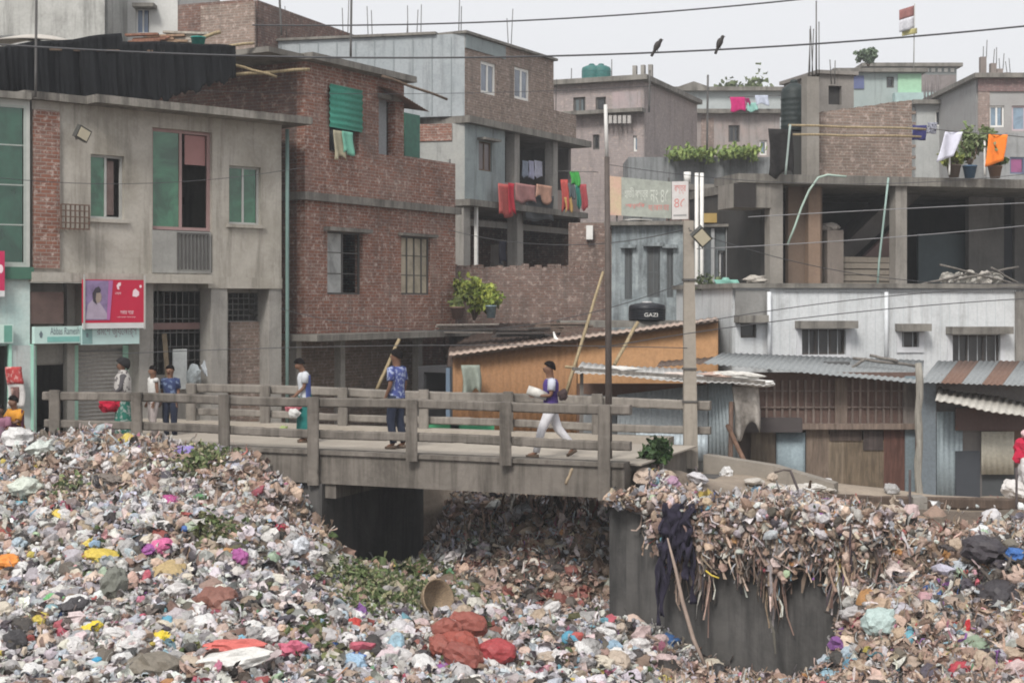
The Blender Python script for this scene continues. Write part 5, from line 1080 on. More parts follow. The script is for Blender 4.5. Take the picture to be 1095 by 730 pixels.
m.build('pierced_block', WHITEP, t); q = fr.rect(980, 80, 1022, 97); MB(fr).box(q[0], q[1], q[2], q[3], .003, .03).build('lower_wall', plaster((.27, .24, .235), .5), t)
t, fr, zt = far_house('stepped_house', 'whitish house with a slanting stair wall beside bundles of bare rebar', 980, 1048, 112, 72, plaster((.42, .43, .42), .45, (.34, .35, .345)), [(1000, 118, 1012, 135, WHITEP, DARKP), (1016, 126, 1026, 138)], depth=7)
RBM = plain((.16, .14, .14), .7); rods(fr, [(fr.sz(p, 100)[0], -.4, zt) for p in (992, 999, 1004)], 1.6, 4, t, RBM, .025); rods(fr, [(fr.sz(1029, 100)[0], .3, 4.5)], 8.0, 4, t, RBM, .03, .2)
t, fr, zt = far_house('brick_house', 'brick topped house with four bare concrete column stubs on its roof', 1046, 1130, 84, 66, plaster((.34, .34, .335), .3, (.30, .29, .285)), [(1058, 113, 1074, 136, WHITEP, BLUEPN), (1082, 113, 1110, 140, plain((.5, .4, .42)), BLUEPN)], depth=8)
q = fr.rect(1046, 84, 1130, 98); MB(fr).box(-.02, fr.len, q[2], zt - .01, .002, .08).build('brick_band', brick((.20, .12, .115), (.16, .10, .10), (.18, .16, .155), .3, .2), t); q = fr.rect(1046, 98, 1058, 140); MB(fr).box(-.02, q[1], q[2], q[3], .003, .05).build('brick_pier', BRK_F, t)
for px, y0 in ((1059, 57), (1070, 64), (1077, 70), (1085, 74)):
    s = fr.sz(px, 80)[0]; z = ZZ(y0, 66); MB(fr).box(s - .13, s + .13, zt + .2, z, -1.2, -.94).build('column_stub', plaster((.26, .22, .2), .4), t)
rods(fr, [(fr.sz(p, 80)[0], -1.0, ZZ(y, 66)) for p, y in ((1059, 57), (1070, 64), (1077, 70), (1085, 74))], .8, 2, t, None, .018)
# flag far off
t = thing('flag', 'tricolour flag on a thin mast above the pierced parapet', 'flag', P(977, 76, 79.5)); m = MB(); m.tube([P(977, 76, 79.5), P(978, 4, 79.5)], .03, 6); m.build('mast', ALU, t)
for nm, y0, y1, c in (('red_band', 6, 17, (.30, .13, .12)), ('white_band', 17, 30, (.60, .60, .64)), ('yellow_band', 30, 36, (.44, .40, .17))):
    MB().grid(lambda u, v: P(977.5 - 16 * u + (0 if y1 < 31 else 3), y1 + (y0 - y1) * v + 5 * u * (1 if y0 < 20 else .6), 79.5 - .25 * math.sin(u * 5)), 8, 4, .01).build(nm, cloth(c), t)

far_house('distant_block', 'flat pale hazy block far off, between the stained brick house and the unfinished house', 812, 905, 121, 104, plaster((.36, .37, .37), .4), [(822, 128, 830, 138), (850, 128, 858, 138)])
far_house('distant_block', 'narrow pinkish hazy block seen past the grey concrete house', 560, 604, 118, 92, plaster((.34, .30, .29), .5), [(596, 128, 601, 137)])
far_house('distant_block', 'pale hazy block far behind the gable roof house', 655, 770, 104, 112, plaster((.38, .39, .39), .4), [(700, 108, 706, 116)])
far_house('distant_block', 'whitish hazy block between the stepped house and the four column stubs', 1020, 1062, 118, 98, plaster((.42, .42, .41), .4), [(1034, 124, 1040, 134)])

far_house('distant_block', 'small pale grey block far off with one dark window, beside the green roof tanks', 640, 700, 102, 100, plaster((.40, .41, .41), .4), [(690, 106, 695, 113)])
far_house('distant_block', 'long pale block far off behind the magenta cloth', 765, 850, 112, 120, plaster((.42, .43, .43), .4), [(826, 116, 832, 124)])
far_house('distant_block', 'bluish pale block far off, rising behind the brick room wall', 955, 1010, 92, 108, plaster((.40, .44, .45), .3), [(990, 98, 996, 106)])
# ------------------------------------------------------------------ middle ground behind the bridge
# weathered blue-grey house under the roof sign
F8 = facade(654, 44.4, 737, 44.0)
h8 = thing('weathered_house', 'streaked blue grey house with three narrow dark shuttered windows below the roof sign', 'house', F8(0, -1.3, 0))
r8 = [RC(F8, (668, 266, 676, 320)), RC(F8, (692, 264, 706, 318)), RC(F8, (713, 266, 720, 318))]
WEATH = plaster((.26, .30, .315), 1.0, (.38, .42, .43), (.045, .05, .055))
m = wall_mb(F8, 0, F8.len, -1.3, ZZ(241, 44.2), r8, .2, 3.6); m.build('wall', WEATH, h8)
for r in r8: window(F8, r, h8, plain((.10, .11, .115), .7), plaster((.11, .12, .125), .8), 2, 'shutter', recess=.03, bar=.03, bars=1); MB(F8).box(r[0] - .12, r[1] + .12, r[3] + .02, r[3] + .12, .002, .16).build('lintel', WEATH, h8)
MB(F8).box(-.2, F8.len + .2, ZZ(241, 44.2), ZZ(237, 44.2), -3.8, .25).build('roof_slab', SLAB, h8)
clutter('roof_rubble', 682, 237, 44.3, .8, .14, 0, 'heap of white scrap on the roof edge under the roof sign', 'rubble', cloth((.52, .50, .47)), 'tarp')
F8b = facade(738, 43.6, 792, 43.0)
h8b = thing('dark_lean_to', 'dark boarded annex with white posts behind the concrete utility pole', 'shed', F8b(0, -1.3, 0))
r8 = [RC(F8b, (768, 268, 776, 318))]
wall_mb(F8b, 0, F8b.len, -1.3, ZZ(243, 43.3), r8, .2, 3).build('wall', plaster((.10, .115, .12), .6, (.17, .19, .2)), h8b); window(F8b, r8[0], h8b, plain((.5, .5, .5)), DARKP, 1)
for px in (763, 779, 787): q = F8b.sz(px, 280)[0]; MB(F8b).box(q - .05, q + .05, 1.5, ZZ(244, 43.3), .003, .08).build('post', plain((.45, .46, .46)), h8b)
MB(F8b).box(-.1, F8b.len + .1, ZZ(243, 43.3), ZZ(240, 43.3), -3, .2).build('roof_slab', SLAB, h8b)
m = MB(); 
for px in (745, 750.5): a, b = P(px, 345, 42.2), P(px, 185, 42.2); tag(MB().tube([a + Vector((0, 0, -1)), b], .055, 8).build('white_pipe', WHITEP), f'tall white pipe behind the concrete utility pole, {"next to it" if px < 748 else "outer one of the pair"}', 'pipe')
tag(MB().tube([P(735, 196, 45.5), P(735, 184, 45.5)], .11, 8).build('pipe_stub', WHITEP), 'short white pipe stub above the end of the roof sign', 'pipe')
# roof sign
fsn = Frame((XX(652, 45.4), 45.4), (XX(718, 44.9), 44.9)); sn = thing('roof_sign', 'faded green roof sign with large pale Bengali lettering and a red line below', 'sign', fsn(fsn.len / 2, ZZ(236, 45.2), 0)); L = fsn.len
def slantboard(s0, s1, o0, o1, mat, nm, dz=0):
    m = MB(fsn); z = lambda s, top: (ZZ(187, 45) - (s / L) * .22 if top else ZZ(229, 45) - (s / L) * .14)
    A = [(s0, z(s0, 0)), (s1, z(s1, 0)), (s1, z(s1, 1)), (s0, z(s0, 1))]
    m.face([(a, b, o1) for a, b in A]); m.face([(a, b, o0) for a, b in A][::-1])
    for a, b in zip(A, A[1:] + A[:1]): m.face([(a[0], a[1], o0), (b[0], b[1], o0), (b[0], b[1], o1), (a[0], a[1], o1)])
    return m.build(nm, mat, sn)
slantboard(0, L, -.06, 0, plain((.33, .35, .31), .6, .35), 'board'); slantboard(.0, .36, .001, .012, plaster((.52, .42, .28), .1, (.55, .30, .28), streak=False), 'side_panel')
PALE = plain((.55, .57, .52), .6); 
lettering(fsn, 'হাজী বস্ত্র', .40 + (L - .4) * .28, ZZ(206, 45) - .03, .006, (L - .4) * .48, .40, PALE, sn); lettering(fsn, 'নং ৪৫', .40 + (L - .4) * .76, ZZ(209, 45) - .03, .006, (L - .4) * .38, .40, PALE, sn)
REDL = plain((.58, .20, .18), .6); lettering(fsn, 'আধুনিক', .40 + (L - .4) * .26, ZZ(219.5, 45), .006, (L - .4) * .40, .18, REDL, sn); lettering(fsn, 'দোকান ঘর', .40 + (L - .4) * .74, ZZ(222, 45), .006, (L - .4) * .42, .18, REDL, sn)
for s in (.2, L * .5, L - .1): MB(fsn).bar(fsn(s, ZZ(238, 45), -.1), fsn(s, ZZ(190, 45), -.1), .05).build('support_post', STEEL, sn)
fs2 = Frame((XX(718.5, 44.8), 44.8), (XX(736, 44.6), 44.6)); s2 = thing('roof_sign', 'narrow white sign with red marks at the end of the green roof sign', 'sign', fs2(fs2.len / 2, ZZ(236, 44.7), 0)); MB(fs2).box(0, fs2.len, ZZ(234.5, 44.7), ZZ(194, 44.7), -.05, 0).build('board', plain((.58, .55, .54), .6), s2)
lettering(fs2, 'বস্ত্র', fs2.len / 2, ZZ(203, 44.7), .006, fs2.len * .72, .26, REDL, s2); lettering(fs2, '৪৫', fs2.len / 2, ZZ(217, 44.7), .006, fs2.len * .7, .26, REDL, s2); MB(fs2).box(.05, fs2.len - .05, ZZ(231, 44.7), ZZ(229.5, 44.7), .001, .005).build('stripe', plain((.25, .25, .25)), s2)
MB(fs2).bar(fs2(fs2.len / 2, ZZ(240, 44.7), -.08), fs2(fs2.len / 2, ZZ(196, 44.7), -.08), .05).build('frame', STEEL, s2)
# brick infill between the annex and the unfinished house
F8c = facade(790, 44, 828, 44); tag(wall_mb(F8c, 0, F8c.len, -1.3, ZZ(222, 44), [], .25).build('brick_wall', BRK_F), 'pinkish brick wall strip beside the unfinished concrete house', 'wall')
tag(fill(F8c, (793, 230, 799, 252), .0, .15).build('meter_box', WHITEP), 'white box fixed on the pinkish brick wall strip', 'box')
tag(fill(F8c, (752, 228, 770, 238), -.5, .2).build('yellow_crate', plain((.40, .28, .10), .7)), 'yellow wooden box on the annex roof beside the white pipes', 'box')
# black water tank with white lettering on a low roof
tk = tank('water_tank', P(692, 343, 41), .50, .50, plastic((.018, .02, .026), .35, .2), 'black water tank with white lettering standing behind the orange shed', lidm=plastic((.5, .5, .5)))
ft = Frame((P(677, 338, 41).x, 41 - .56), (P(707, 338, 41).x, 41 - .56)); lettering(ft, 'GAZI', ft.len * .57, ZZ(336.5, 40.5), .02, .36, .10, WHITEP, tk)
clutter('flat_roof', 690, 350, 40.6, 4.6, .17, 0, 'low flat roof slab carrying the black water tank', 'roof', SLAB, dep=2.4)
# green drum with plants
tk = tank('green_drum', P(776, 341, 40.6), .36, 1.05, plastic((.03, .10, .075), .4), 'dark green drum under a mint cover beside the unfinished house', lidm=plastic((.25, .5, .42)))
hang('green_net', Frame((P(764, 300, 40.2).x, 40.2), (P(790, 300, 40.2).x, 40.2)), 0, .65, ZZ(306, 40.2), ZZ(299, 40.2), 0, cloth((.22, .45, .38)), 'mint sheet folded over the dark green drum')
# orange tin shed
D9 = 37.6
sh = thing('orange_tin_shed', 'long shed of orange painted corrugated sheets with a pale ragged roof edge', 'shed', P(620, 430, D9))
OR = metal((.29, .155, .075), .14, (.17, .09, .055), .4, .7); OR2 = metal((.36, .20, .095), .08, (.24, .12, .06), .2, .7)
zb = -.9
def q9(px, py, dd=0): return P(px, py, D9 + dd)
m = MB(); corrug(m, (XX(484, D9), D9, zb), (XX(617, D9), D9, zb), q9(617, 372 - 9), q9(484, 380), .17, .022); m.build('corrugated_wall', OR, sh)
m = MB(); corrug(m, (XX(617.5, D9), D9 - .03, zb), (XX(768, D9), D9 - .03, zb), q9(768, 343, -.03), q9(617.5, 363, -.03), .30, .008); m.build('panel_wall', OR2, sh)
m = MB(); corrug(m, q9(480, 379.5, -.35), q9(768, 341.5, -.35), q9(768, 338.5, 2.2), q9(480, 376, 2.2), .17, .025, .02); m.build('roof_sheet', metal((.46, .36, .30), .25, grime=.2), sh)
m = MB(); m.bar(q9(485, 381, -.2), q9(768, 343, -.2), .07); m.build('eave_beam', WOODM, sh)
m = MB(); m.box(XX(484, D9), XX(768, D9), zb, .9, -D9 - 2.5, -D9 - 2.4); m.build('back_wall', RUSTY, sh)
# dark shed with rusty roof heap between it and the brick house
m = MB(); corrug(m, P(478, 392, 39.2), P(590, 372, 38.8), P(606, 345, 42.5), P(482, 346, 43), .17, .03, .01); o = m.build('rusty_roof', metal((.085, .06, .05), .6, (.13, .07, .05), .6, .8)); tag(o, 'dark rusty corrugated roof sagging behind the orange shed', 'roof')
for k, (px, py, c, l) in enumerate(((498, 347, (.30, .27, .24), 'pale board scraps lying on the rusty roof by the bush'), (560, 352, (.10, .09, .085), 'dark boards on top of the rusty roof'), (600, 346, (.20, .15, .12), 'brown boards on the rusty roof end'))):
    clutter('board_scraps', px, py + 8, 40.5, 1.6, .25, 0, l, 'boards', wood(c), 'boards')
m = MB().tube([P(592, 355, 38.5), P(594, 362, 38.3), P(602, 366, 38.2)], [.02, .05, .01], 6); tag(m.build('white_scrap', WHITEP), 'curled white scrap on the rusty roof edge', 'scrap')
fd = facade(447, 39.4, 486, 38.6); dk = thing('blue_black_stall', 'dark stall front with a blue grey door edge beside the orange shed', 'stall', fd(0, -1, 0)); q = fd.rect(448, 392, 485, 430); wall_mb(fd, 0, fd.len, -1.0, q[3], [(.2, fd.len - .3, -.9, q[3] - .15)], .12, 1.5).build('wall', plain((.05, .05, .055), .8), dk); MB(fd).box(fd.len - .25, fd.len - .12, -1, q[3] - .02, .002, .05).build('door_edge', plain((.16, .22, .30), .5), dk)
# cloth draped on the orange shed
fr = facade(494, 37.2, 520, 37.2); q = fr.rect(494, 390, 514, 421); hang('hanging_cloth', fr, q[0], q[1], q[2], q[3], .08, cloth((.26, .29, .25)), 'grey green cloth draped against the orange shed', amp=.12, jag=.15)
# market goods seen between the far rails
for px, py, w_, c, l in ((470, 441, .9, (.05, .30, .14), 'green tray of goods seen between the bridge rails, first of two'), (505, 442, 1.0, (.05, .34, .17), 'green tray of goods seen between the bridge rails under white cloth')):
    p = P(px, 466, 34.2); fr = Frame((p.x - w_ / 2, p.y), (p.x + w_ / 2, p.y)); m = MB(fr); m.box(0, w_, p.z - .5, p.z + .35, -.5, 0); m.box(-.03, w_ + .03, p.z + .30, p.z + .36, -.55, .04); tag(m.build('green_tray', plain((c), .6)), l, 'tray')
p = P(487, 436, 34); m = MB().grid(lambda u, v: Vector((XX(455 + 62 * u, 34), 33.5 + v * .9, ZZ(434 - 6 * math.sin(u * 3.1) - 1.5 * math.sin(u * 11), 34) + .08 * math.sin(v * 3))), 16, 6, .02); tag(m.build('white_cover', cloth((.62, .64, .60))), 'white cloth cover over green trays behind the far rail', 'cloth')
# grey tin shack right behind the bridge end
D10 = 31.6
sk = thing('tin_shack', 'low shack of grey corrugated sheets with a white edged roof behind the utility pole', 'shack', P(715, 490, D10))
TIN = metal((.30, .325, .335), .15, (.20, .13, .09), .45); TINB = metal((.36, .41, .43), .1, (.2, .14, .1), .3)
zb = -.85
m = MB(); corrug(m, (XX(660, D10), D10, zb), (XX(757, D10), D10 - .02, zb), P(757, 411, D10), P(660, 422, D10), .11, .016); m.build('corrugated_wall', TIN, sk)
m = MB(); corrug(m, (XX(757.5, D10), D10 - .03, zb), (XX(788, D10), D10 - .6, zb), P(782, 408, D10 - .5), P(757.5, 409, D10 - .03), .11, .016); m.build('corrugated_wall', TINB, sk)
m = MB(); corrug(m, (XX(620, D10), D10 + .3, zb), (XX(661, D10), D10 + .25, zb), P(661, 424, D10 + .25), P(620, 421, D10 + .3), .3, .01); m.build('panel_wall', metal((.20, .21, .215), .2), sk)
m = MB(); corrug(m, (XX(680, D10), D10 - .06, -.6), (XX(757, D10), D10 - .08, -.6), P(757, 464, D10 - .08), P(680, 462, D10 - .06), .11, .014); m.build('lower_sheet', metal((.44, .50, .54), .05, grime=.25), sk)
m = MB(); corrug(m, P(614, 398, D10 - .9), P(818, 412, D10 - .9), P(806, 401, D10 + 2.2), P(622, 387, D10 + 2.2), .14, .02, .02, sag=.02); m.build('roof_sheet', metal((.56, .55, .53), .15, grime=.3), sk)
m = MB(); m.bar(P(612, 394, D10 - .8), P(818, 409, D10 - .8), .07); m.bar(P(622, 392, D10 - .6), P(622, 500, D10 - .6), .07); m.build('frame', GREYW, sk)
m = MB(); m.box(XX(622, D10), XX(785, D10), zb, .9, -D10 - 2.4, -D10 - 2.3); m.build('back_wall', RUSTY, sk)
for k, (px, py, s_) in enumerate(((665, 394, .20), (725, 400, .18), (770, 401, .24), (786, 401, .30), (806, 409, .24))):
    me = BAGM[k].copy(); me.materials.append(cloth([(.62, .60, .57), (.60, .52, .47), (.50, .36, .30), (.66, .64, .60), (.68, .67, .65)][k])); o = bpy.data.objects.new('white_sheet_roll', me); COL.objects.link(o); o.location = P(px, py, D10 - .6); o.scale = (s_ * 2.0, s_ * .8, s_ * .5); o.rotation_euler = (0, .05, 0); tag(o, ['pale roll of sheeting on the shack roof by the dark thin pole', 'pinkish scrap on the shack roof beside the utility pole', 'brown scrap on the shack roof past the utility pole', 'white bundle on the shack roof end', 'white bundle hanging off the shack roof corner'][k], 'bundle')
fr = facade(783, 31, 818, 31); q = fr.rect(784, 413, 812, 461); hang('hanging_cloth', fr, *q, 0, cloth((.36, .33, .30), .5), 'dirty white cloth hanging off the tin shack corner', amp=.14, jag=.2)
pole('wooden_prop', P(778, 455, 30.8), P(803, 508, 29.6), .05, wood((.22, .13, .09)), 'leaning brown timber beside the tin shack, longer one', 'timber'); pole('wooden_prop', P(782, 430, 31), P(781, 502, 30.4), .05, wood((.20, .13, .10)), 'upright brown timber under the hanging dirty cloth', 'timber')
pole('bamboo_pole', P(604, 425, 33.5), P(645, 290, 34.5), .042, BAMBOO, 'long bamboo pole leaning beside the thin dark pole', 'bamboo', r2=.032); pole('bamboo_pole', P(657, 390, 33.0), P(682, 344, 33.6), .04, BAMBOO, 'shorter bamboo pole leaning in front of the black tank', 'bamboo'); pole('bamboo_pole', P(604, 392, 32), P(640, 397, 32), .03, BAMBOO, 'short level bamboo stick at the tin shack corner', 'bamboo'); pole('bamboo_pole', P(403, 416, 34.8), P(427, 362, 35.2), .04, BAMBOO, 'bamboo pole leaning behind the man in the blue patterned shirt', 'bamboo')
m = MB(); corrug(m, P(702, 392, 34.8), P(760, 388, 34.8), P(770, 381, 36.4), P(706, 386, 36.4), .15, .02, .01); tag(m.build('tin_awning', metal((.12, .09, .075), .5)), 'dark small tin awning between the utility pole and the tiled shed', 'awning')

# ------------------------------------------------------------------ unfinished concrete house on the east side
F11 = facade(788, 39.4, 1110, 41.6)
h11 = thing('unfinished_concrete_house', 'open concrete frame house with a dark storey and a half built brick room above', 'house', F11(0, 3, 0))
zs, zl = F11.sz(850, 187)[1], F11.sz(850, 306)[1]; L = F11.len; DEP = 6.5
GREYC = plaster((.27, .25, .225), .5, (.20, .185, .165)); GREYD = plaster((.055, .053, .052), .5, (.04, .038, .037)); BROWNW = plaster((.20, .145, .11), .5, (.16, .12, .095))  # GREYD puts the shade of the open storey into its inner walls
m = MB(F11); m.box(0, L + 3, zs - .24, zs, -1.6, .1); m.box(1.1, L + 3, zs - .24, zs, -DEP, -1.602); m.build('roof_slab', SLAB, h11); MB(F11).box(1.1, L + 3, zl - .2, zl - .002, -DEP, .05).build('floor_slab', SLAB, h11)
for px, w_ in ((830.5, .37), (964, .34)): s = F11.sz(px, 250)[0]; MB(F11).box(s - w_ / 2, s + w_ / 2, zl, zs - .242, -.36, -.01).build('column', GREYC, h11)
q = F11.rect(788, 188, 826, 222, o=.0); MB(F11).box(-.05, q[1] - .05, q[2], zs - .25, -1.2, .02).build('hanging_beam', GREYC, h11); MB(F11).box(-.1, .5, q[2], zs - .26, .021, .08).build('shadow_board', plain((.03, .026, .025), .9), h11)  # near-black board paints shadow onto the front of the beam
q = F11.rect(843, 196, 872, 306, o=-.8); MB(F11).box(q[0], q[1] + .2, zl, zs - .245, -1.0, -.8).build('brown_wall', BROWNW, h11); s = F11.sz(862, 250, -.7)[0]; MB(F11).box(s, s + .35, zl, zs - .246, -.79, -.55).build('brown_pier', plaster((.27, .19, .14), .4), h11)
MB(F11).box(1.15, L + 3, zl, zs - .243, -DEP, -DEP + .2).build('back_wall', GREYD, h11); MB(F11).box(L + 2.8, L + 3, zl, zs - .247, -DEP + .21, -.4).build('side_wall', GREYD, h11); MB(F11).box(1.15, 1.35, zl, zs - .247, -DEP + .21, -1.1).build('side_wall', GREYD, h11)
a, b = F11.sz(875, 275, -3), F11.sz(965, 200, -3); m = MB(F11); A = [(a[0], a[1] - .1), (a[0] + .7, a[1] - .1), (b[0] + .3, zs - .25), (b[0] - .5, zs - .25)]
m.face([(x, z, -2.4) for x, z in A]); m.face([(x, z, -3.6) for x, z in A][::-1]); [m.face([(p[0], p[1], -2.4), (p[0], p[1], -3.6), (r_[0], r_[1], -3.6), (r_[0], r_[1], -2.4)]) for p, r_ in zip(A, A[1:] + A[:1])]; m.build('stair_flight', plaster((.17, .155, .145), .5), h11)
q = F11.rect(885, 246, 902, 306, o=-.9); MB(F11).box(q[0], q[1], zl, q[3], -1.3, -.9).build('stub_pillar', plaster((.24, .205, .18), .4), h11)
q = F11.rect(903, 274, 958, 306, o=-1.2); m = MB(F11)
for k in range(5): z = zl + k * (q[3] - zl) / 5; m.box(q[0] - .3 + .05 * (k % 2), q[1] + .02 * k, z, z + (q[3] - zl) / 5 - .02, -1.5, -1.2 + .03 * (k % 2))
m.build('low_parapet', plaster((.27, .235, .195), .3), h11)
a, b, c = F11.sz(925, 274, -1.8), F11.sz(957, 274, -1.8), F11.sz(957, 243, -1.8); m = MB(F11); m.face([(a[0], a[1], -1.8), (b[0], b[1], -1.8), (c[0], c[1], -1.8)]); m.face([(c[0], c[1], -2.0), (b[0], b[1], -2.0), (a[0], a[1], -2.0)]); m.face([(a[0], a[1], -1.8), (c[0], c[1], -1.8), (c[0], c[1], -2), (a[0], a[1], -2)]); m.build('stair_wall', plaster((.22, .15, .135), .4), h11)
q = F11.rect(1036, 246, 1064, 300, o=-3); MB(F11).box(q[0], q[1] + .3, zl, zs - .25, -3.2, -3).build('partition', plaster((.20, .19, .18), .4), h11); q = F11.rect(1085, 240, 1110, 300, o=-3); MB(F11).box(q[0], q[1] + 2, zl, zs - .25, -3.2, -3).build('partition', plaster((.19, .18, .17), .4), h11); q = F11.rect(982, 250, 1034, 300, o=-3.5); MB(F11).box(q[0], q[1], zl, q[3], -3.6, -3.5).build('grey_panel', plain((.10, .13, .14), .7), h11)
q = F11.rect(1066, 240, 1084, 298, o=-2.95); MB(F11).box(q[0], q[1], zl, q[3], -3.1, -3.02).build('door', plain((.025, .028, .035), .6), h11)
# rooftop room: brick wall with sloping broken top
s0 = F11.sz(868, 150, -.9)[0]; s1 = F11.sz(975, 150, -.9)[0]; n = 26; m = MB(F11); zt0, zt1 = F11.sz(870, 122, -.9)[1], F11.sz(975, 108, -.9)[1]
for k in range(n):
    a, b = s0 + (s1 - s0) * k / n, s0 + (s1 - s0) * (k + 1) / n; z = zt0 + (zt1 - zt0) * min(1, (k + .5) / n * 1.02) + random.uniform(-.02, .03); m.box(a, b, zs, z, -1.15, -.9, 'd' if 0 < k < n - 1 else '')
for k in range(12):
    z = zs + .15 + k * .155
    if z < zt1 - .2 and k % 2: m.box(s1 + .001, s1 + .13, z, z + .08, -1.14, -.91)
m.build('brick_wall', BRK_P, h11)
q = F11.rect(863, 82, 876, 187, o=-.5); MB(F11).box(q[0], q[1], zs, q[3], -.85, -.5).build('column', GREYC, h11)
fq = facade(876, 42.0, 913, 42.3); zq = ZZ(82, 42.5); q = fq.rect(886, 92, 900, 112); m = wall_mb(fq, 0, fq.len, zs, zq, [q], .2, 2.2); m.box(-.1, fq.len + .1, zq, zq + .1, -2.3, .1); m.build('stair_house', plaster((.27, .25, .23), .5), h11); MB(fq).box(q[0], q[1], q[2], q[3], -.18, -.12).build('blocked_opening', GREYD, h11)
rods(F11, [(F11.sz(866, 82, -.6)[0], -.6, ZZ(82, 40))], 1.7, 4, h11, None, .014, .1); rods(F11, [(F11.sz(874, 82, -.6)[0], -.65, ZZ(82, 40))], 2.6, 1, h11, None, .018); rods(F11, [(F11.sz(888, 82, -.6)[0], -1.5, ZZ(82, 41))], 2.0, 2, h11, None, .014, .1); rods(F11, [(F11.sz(905, 82, -.6)[0], -1.5, ZZ(84, 41))], 1.0, 2, h11, None, .014, .1)
tank('water_tank', F11(F11.sz(849, 140, -1.6)[0], F11.sz(849, 141, -1.6)[1], -1.6) , .36, 1.35, plastic((.025, .035, .035), .5), 'dark upright roof tank beside the tall bare concrete column'); q = F11.rect(836, 141, 863, 187, o=-1.2); tag(MB(F11).box(q[0], q[1], zs, q[2] + (q[3] - q[2]), -2.0, -1.2).build('tank_plinth', plain((.05, .05, .048), .9)), 'dark plinth that carries the upright roof tank', 'plinth')
fr = facade(822, 38.9, 862, 39.2); q = fr.rect(822, 138, 848, 187); hang('dark_screen', fr, *q, 0, cloth((.028, .026, .026), .5), 'dark ragged screen at the roof corner of the unfinished house', amp=.08, jag=.12)
pole('steel_pipe', P(840, 187, 38.9), P(845, 133, 38.9), .03, plain((.30, .36, .34)), 'pale upright pipe at the roof corner of the unfinished house', 'pipe')
pole('bamboo_pole', P(843, 134, 39.0), P(990, 138, 39.8), .03, BAMBOO, 'long bamboo rail in front of the half built brick room, upper of two', 'bamboo'); pole('bamboo_pole', P(848, 144, 39.0), P(985, 146, 39.8), .03, BAMBOO, 'long bamboo rail in front of the half built brick room, lower of two', 'bamboo')
def hose(name, pts, r, mat, label, cat='hose'): return tag(MB().tube(pts, r, 6).build(name, mat), label, cat)
hose('green_hose', [P(x, y, 39.0) for x, y in ((905, 189), (885, 187), (875, 190), (865, 204), (857, 222), (850, 242), (842, 262))], .03, plain((.34, .44, .38)), 'pale green hose curving down over the slab edge of the unfinished house'); hose('thin_pipe', [P(x, y, 39.2) for x, y in ((950, 190), (945, 235), (940, 280), (938, 312))], .028, plain((.26, .36, .33)), 'thin greenish pipe running down in front of the open storey', 'pipe')
# roof washing and plants
fr = facade(970, 39.9, 1100, 40.6); pole('clothes_line', P(970, 136, 39.9), P(1100, 147, 40.6), .012, STEEL, 'washing line along the roof of the unfinished house', 'line')
for (a, b, c_, d_, c, l, pt) in ((975, 134, 990, 150, (.05, .05, .16), 'navy blue cloth at the brick room end of the roof line', None), (991, 131, 1001, 143, (.35, .36, .42), 'black and white patterned cloth on the roof line', (.03, .03, .05)), (1001, 141, 1026, 174, (.66, .66, .76), 'white cloth blowing on the roof line', None), (1053, 144, 1080, 179, (.92, .24, .035), 'bright orange cloth hanging on the roof line', None)):
    q = fr.rect(a, b, c_, d_); sk_ = .35 if 'white cloth' in l else .12 if 'orange' in l else 0
    m = MB().grid(lambda u, v: fr(q[0] + (q[1] - q[0]) * (u * (.75 if sk_ else 1) + (sk_ * v if sk_ else 0)), q[2] + (q[3] - q[2]) * v + (.18 * u * (1 - v) if sk_ else 0), .06 * math.sin(u * 6 + v * 2)), 10, 8, .006); tag(m.build('washing', cloth(c, .15, pat=pt, ps=30)), l, 'cloth', 'washing on the roof of the unfinished house')
def pot_plant(px, py, d, h, rad, c, c2, potc, label, n=500, sz=(.04, .10)):
    p = P(px, py, d)
    if py < 200: p.z = zs
    t = thing('potted_plant', label, 'plant', p); MB().lathe(p, [(.13, 0), (.19, .30), (.20, .30), (.20, .34), (.16, .34)], 14).build('pot', plain(potc, .7), t); m = MB(); r = np.random.default_rng(int(px)); pl = Pile()
    for k in range(7): e = p + Vector((r.normal() * rad * .6, r.normal() * rad * .4, .34 + h * r.uniform(.5, 1))); m.tube([p + Vector((0, 0, .3)), (p + e) / 2 + Vector((r.normal() * .05, 0, .1)), e], [.02, .014, .006], 5)
    m.build('stem', WOODM, t)
    cl = r.normal(size=(9, 3)) * np.array([rad * .55, rad * .45, h * .22]) + np.array([p.x, p.y, p.z + .34 + h * .55]); i = r.integers(0, 9, n); pos = cl[i] + r.normal(size=(n, 3)) * np.array([rad * .22, rad * .22, h * .12]); k = r.uniform(size=(n, 1)); pl.add(leafv, pos, r.uniform(*sz, n), np.array(c) * k + np.array(c2) * (1 - k), r, 1.2)
    o = pl.build('foliage', gm.m); del o['kind']; o.data.transform(Matrix.Translation(-p)); o.parent = t; return t
pot_plant(1037, 186, 40.8, .85, .36, (.24, .28, .15), (.12, .17, .06), (.06, .12, .20), 'pale bushy plant in a blue pot between the white and orange cloths', 800); pot_plant(1020, 186, 40.6, .35, .2, (.28, .30, .08), (.16, .2, .05), (.12, .09, .07), 'small yellow green plant in a dark pot on the roof edge', 260); pot_plant(1064, 187, 40.9, .22, .18, (.07, .12, .04), (.1, .14, .05), (.20, .12, .08), 'low dark green plant under the orange cloth', 200)
pole('white_post', P(1015, 187, 40.4), P(1016, 160, 40.4), .025, WHITEP, 'thin white post on the roof edge below the white cloth', 'post'); pole('white_post', P(1053, 187, 40.5), P(1053, 150, 40.5), .03, WHITEP, 'thin white post carrying the orange cloth', 'post')
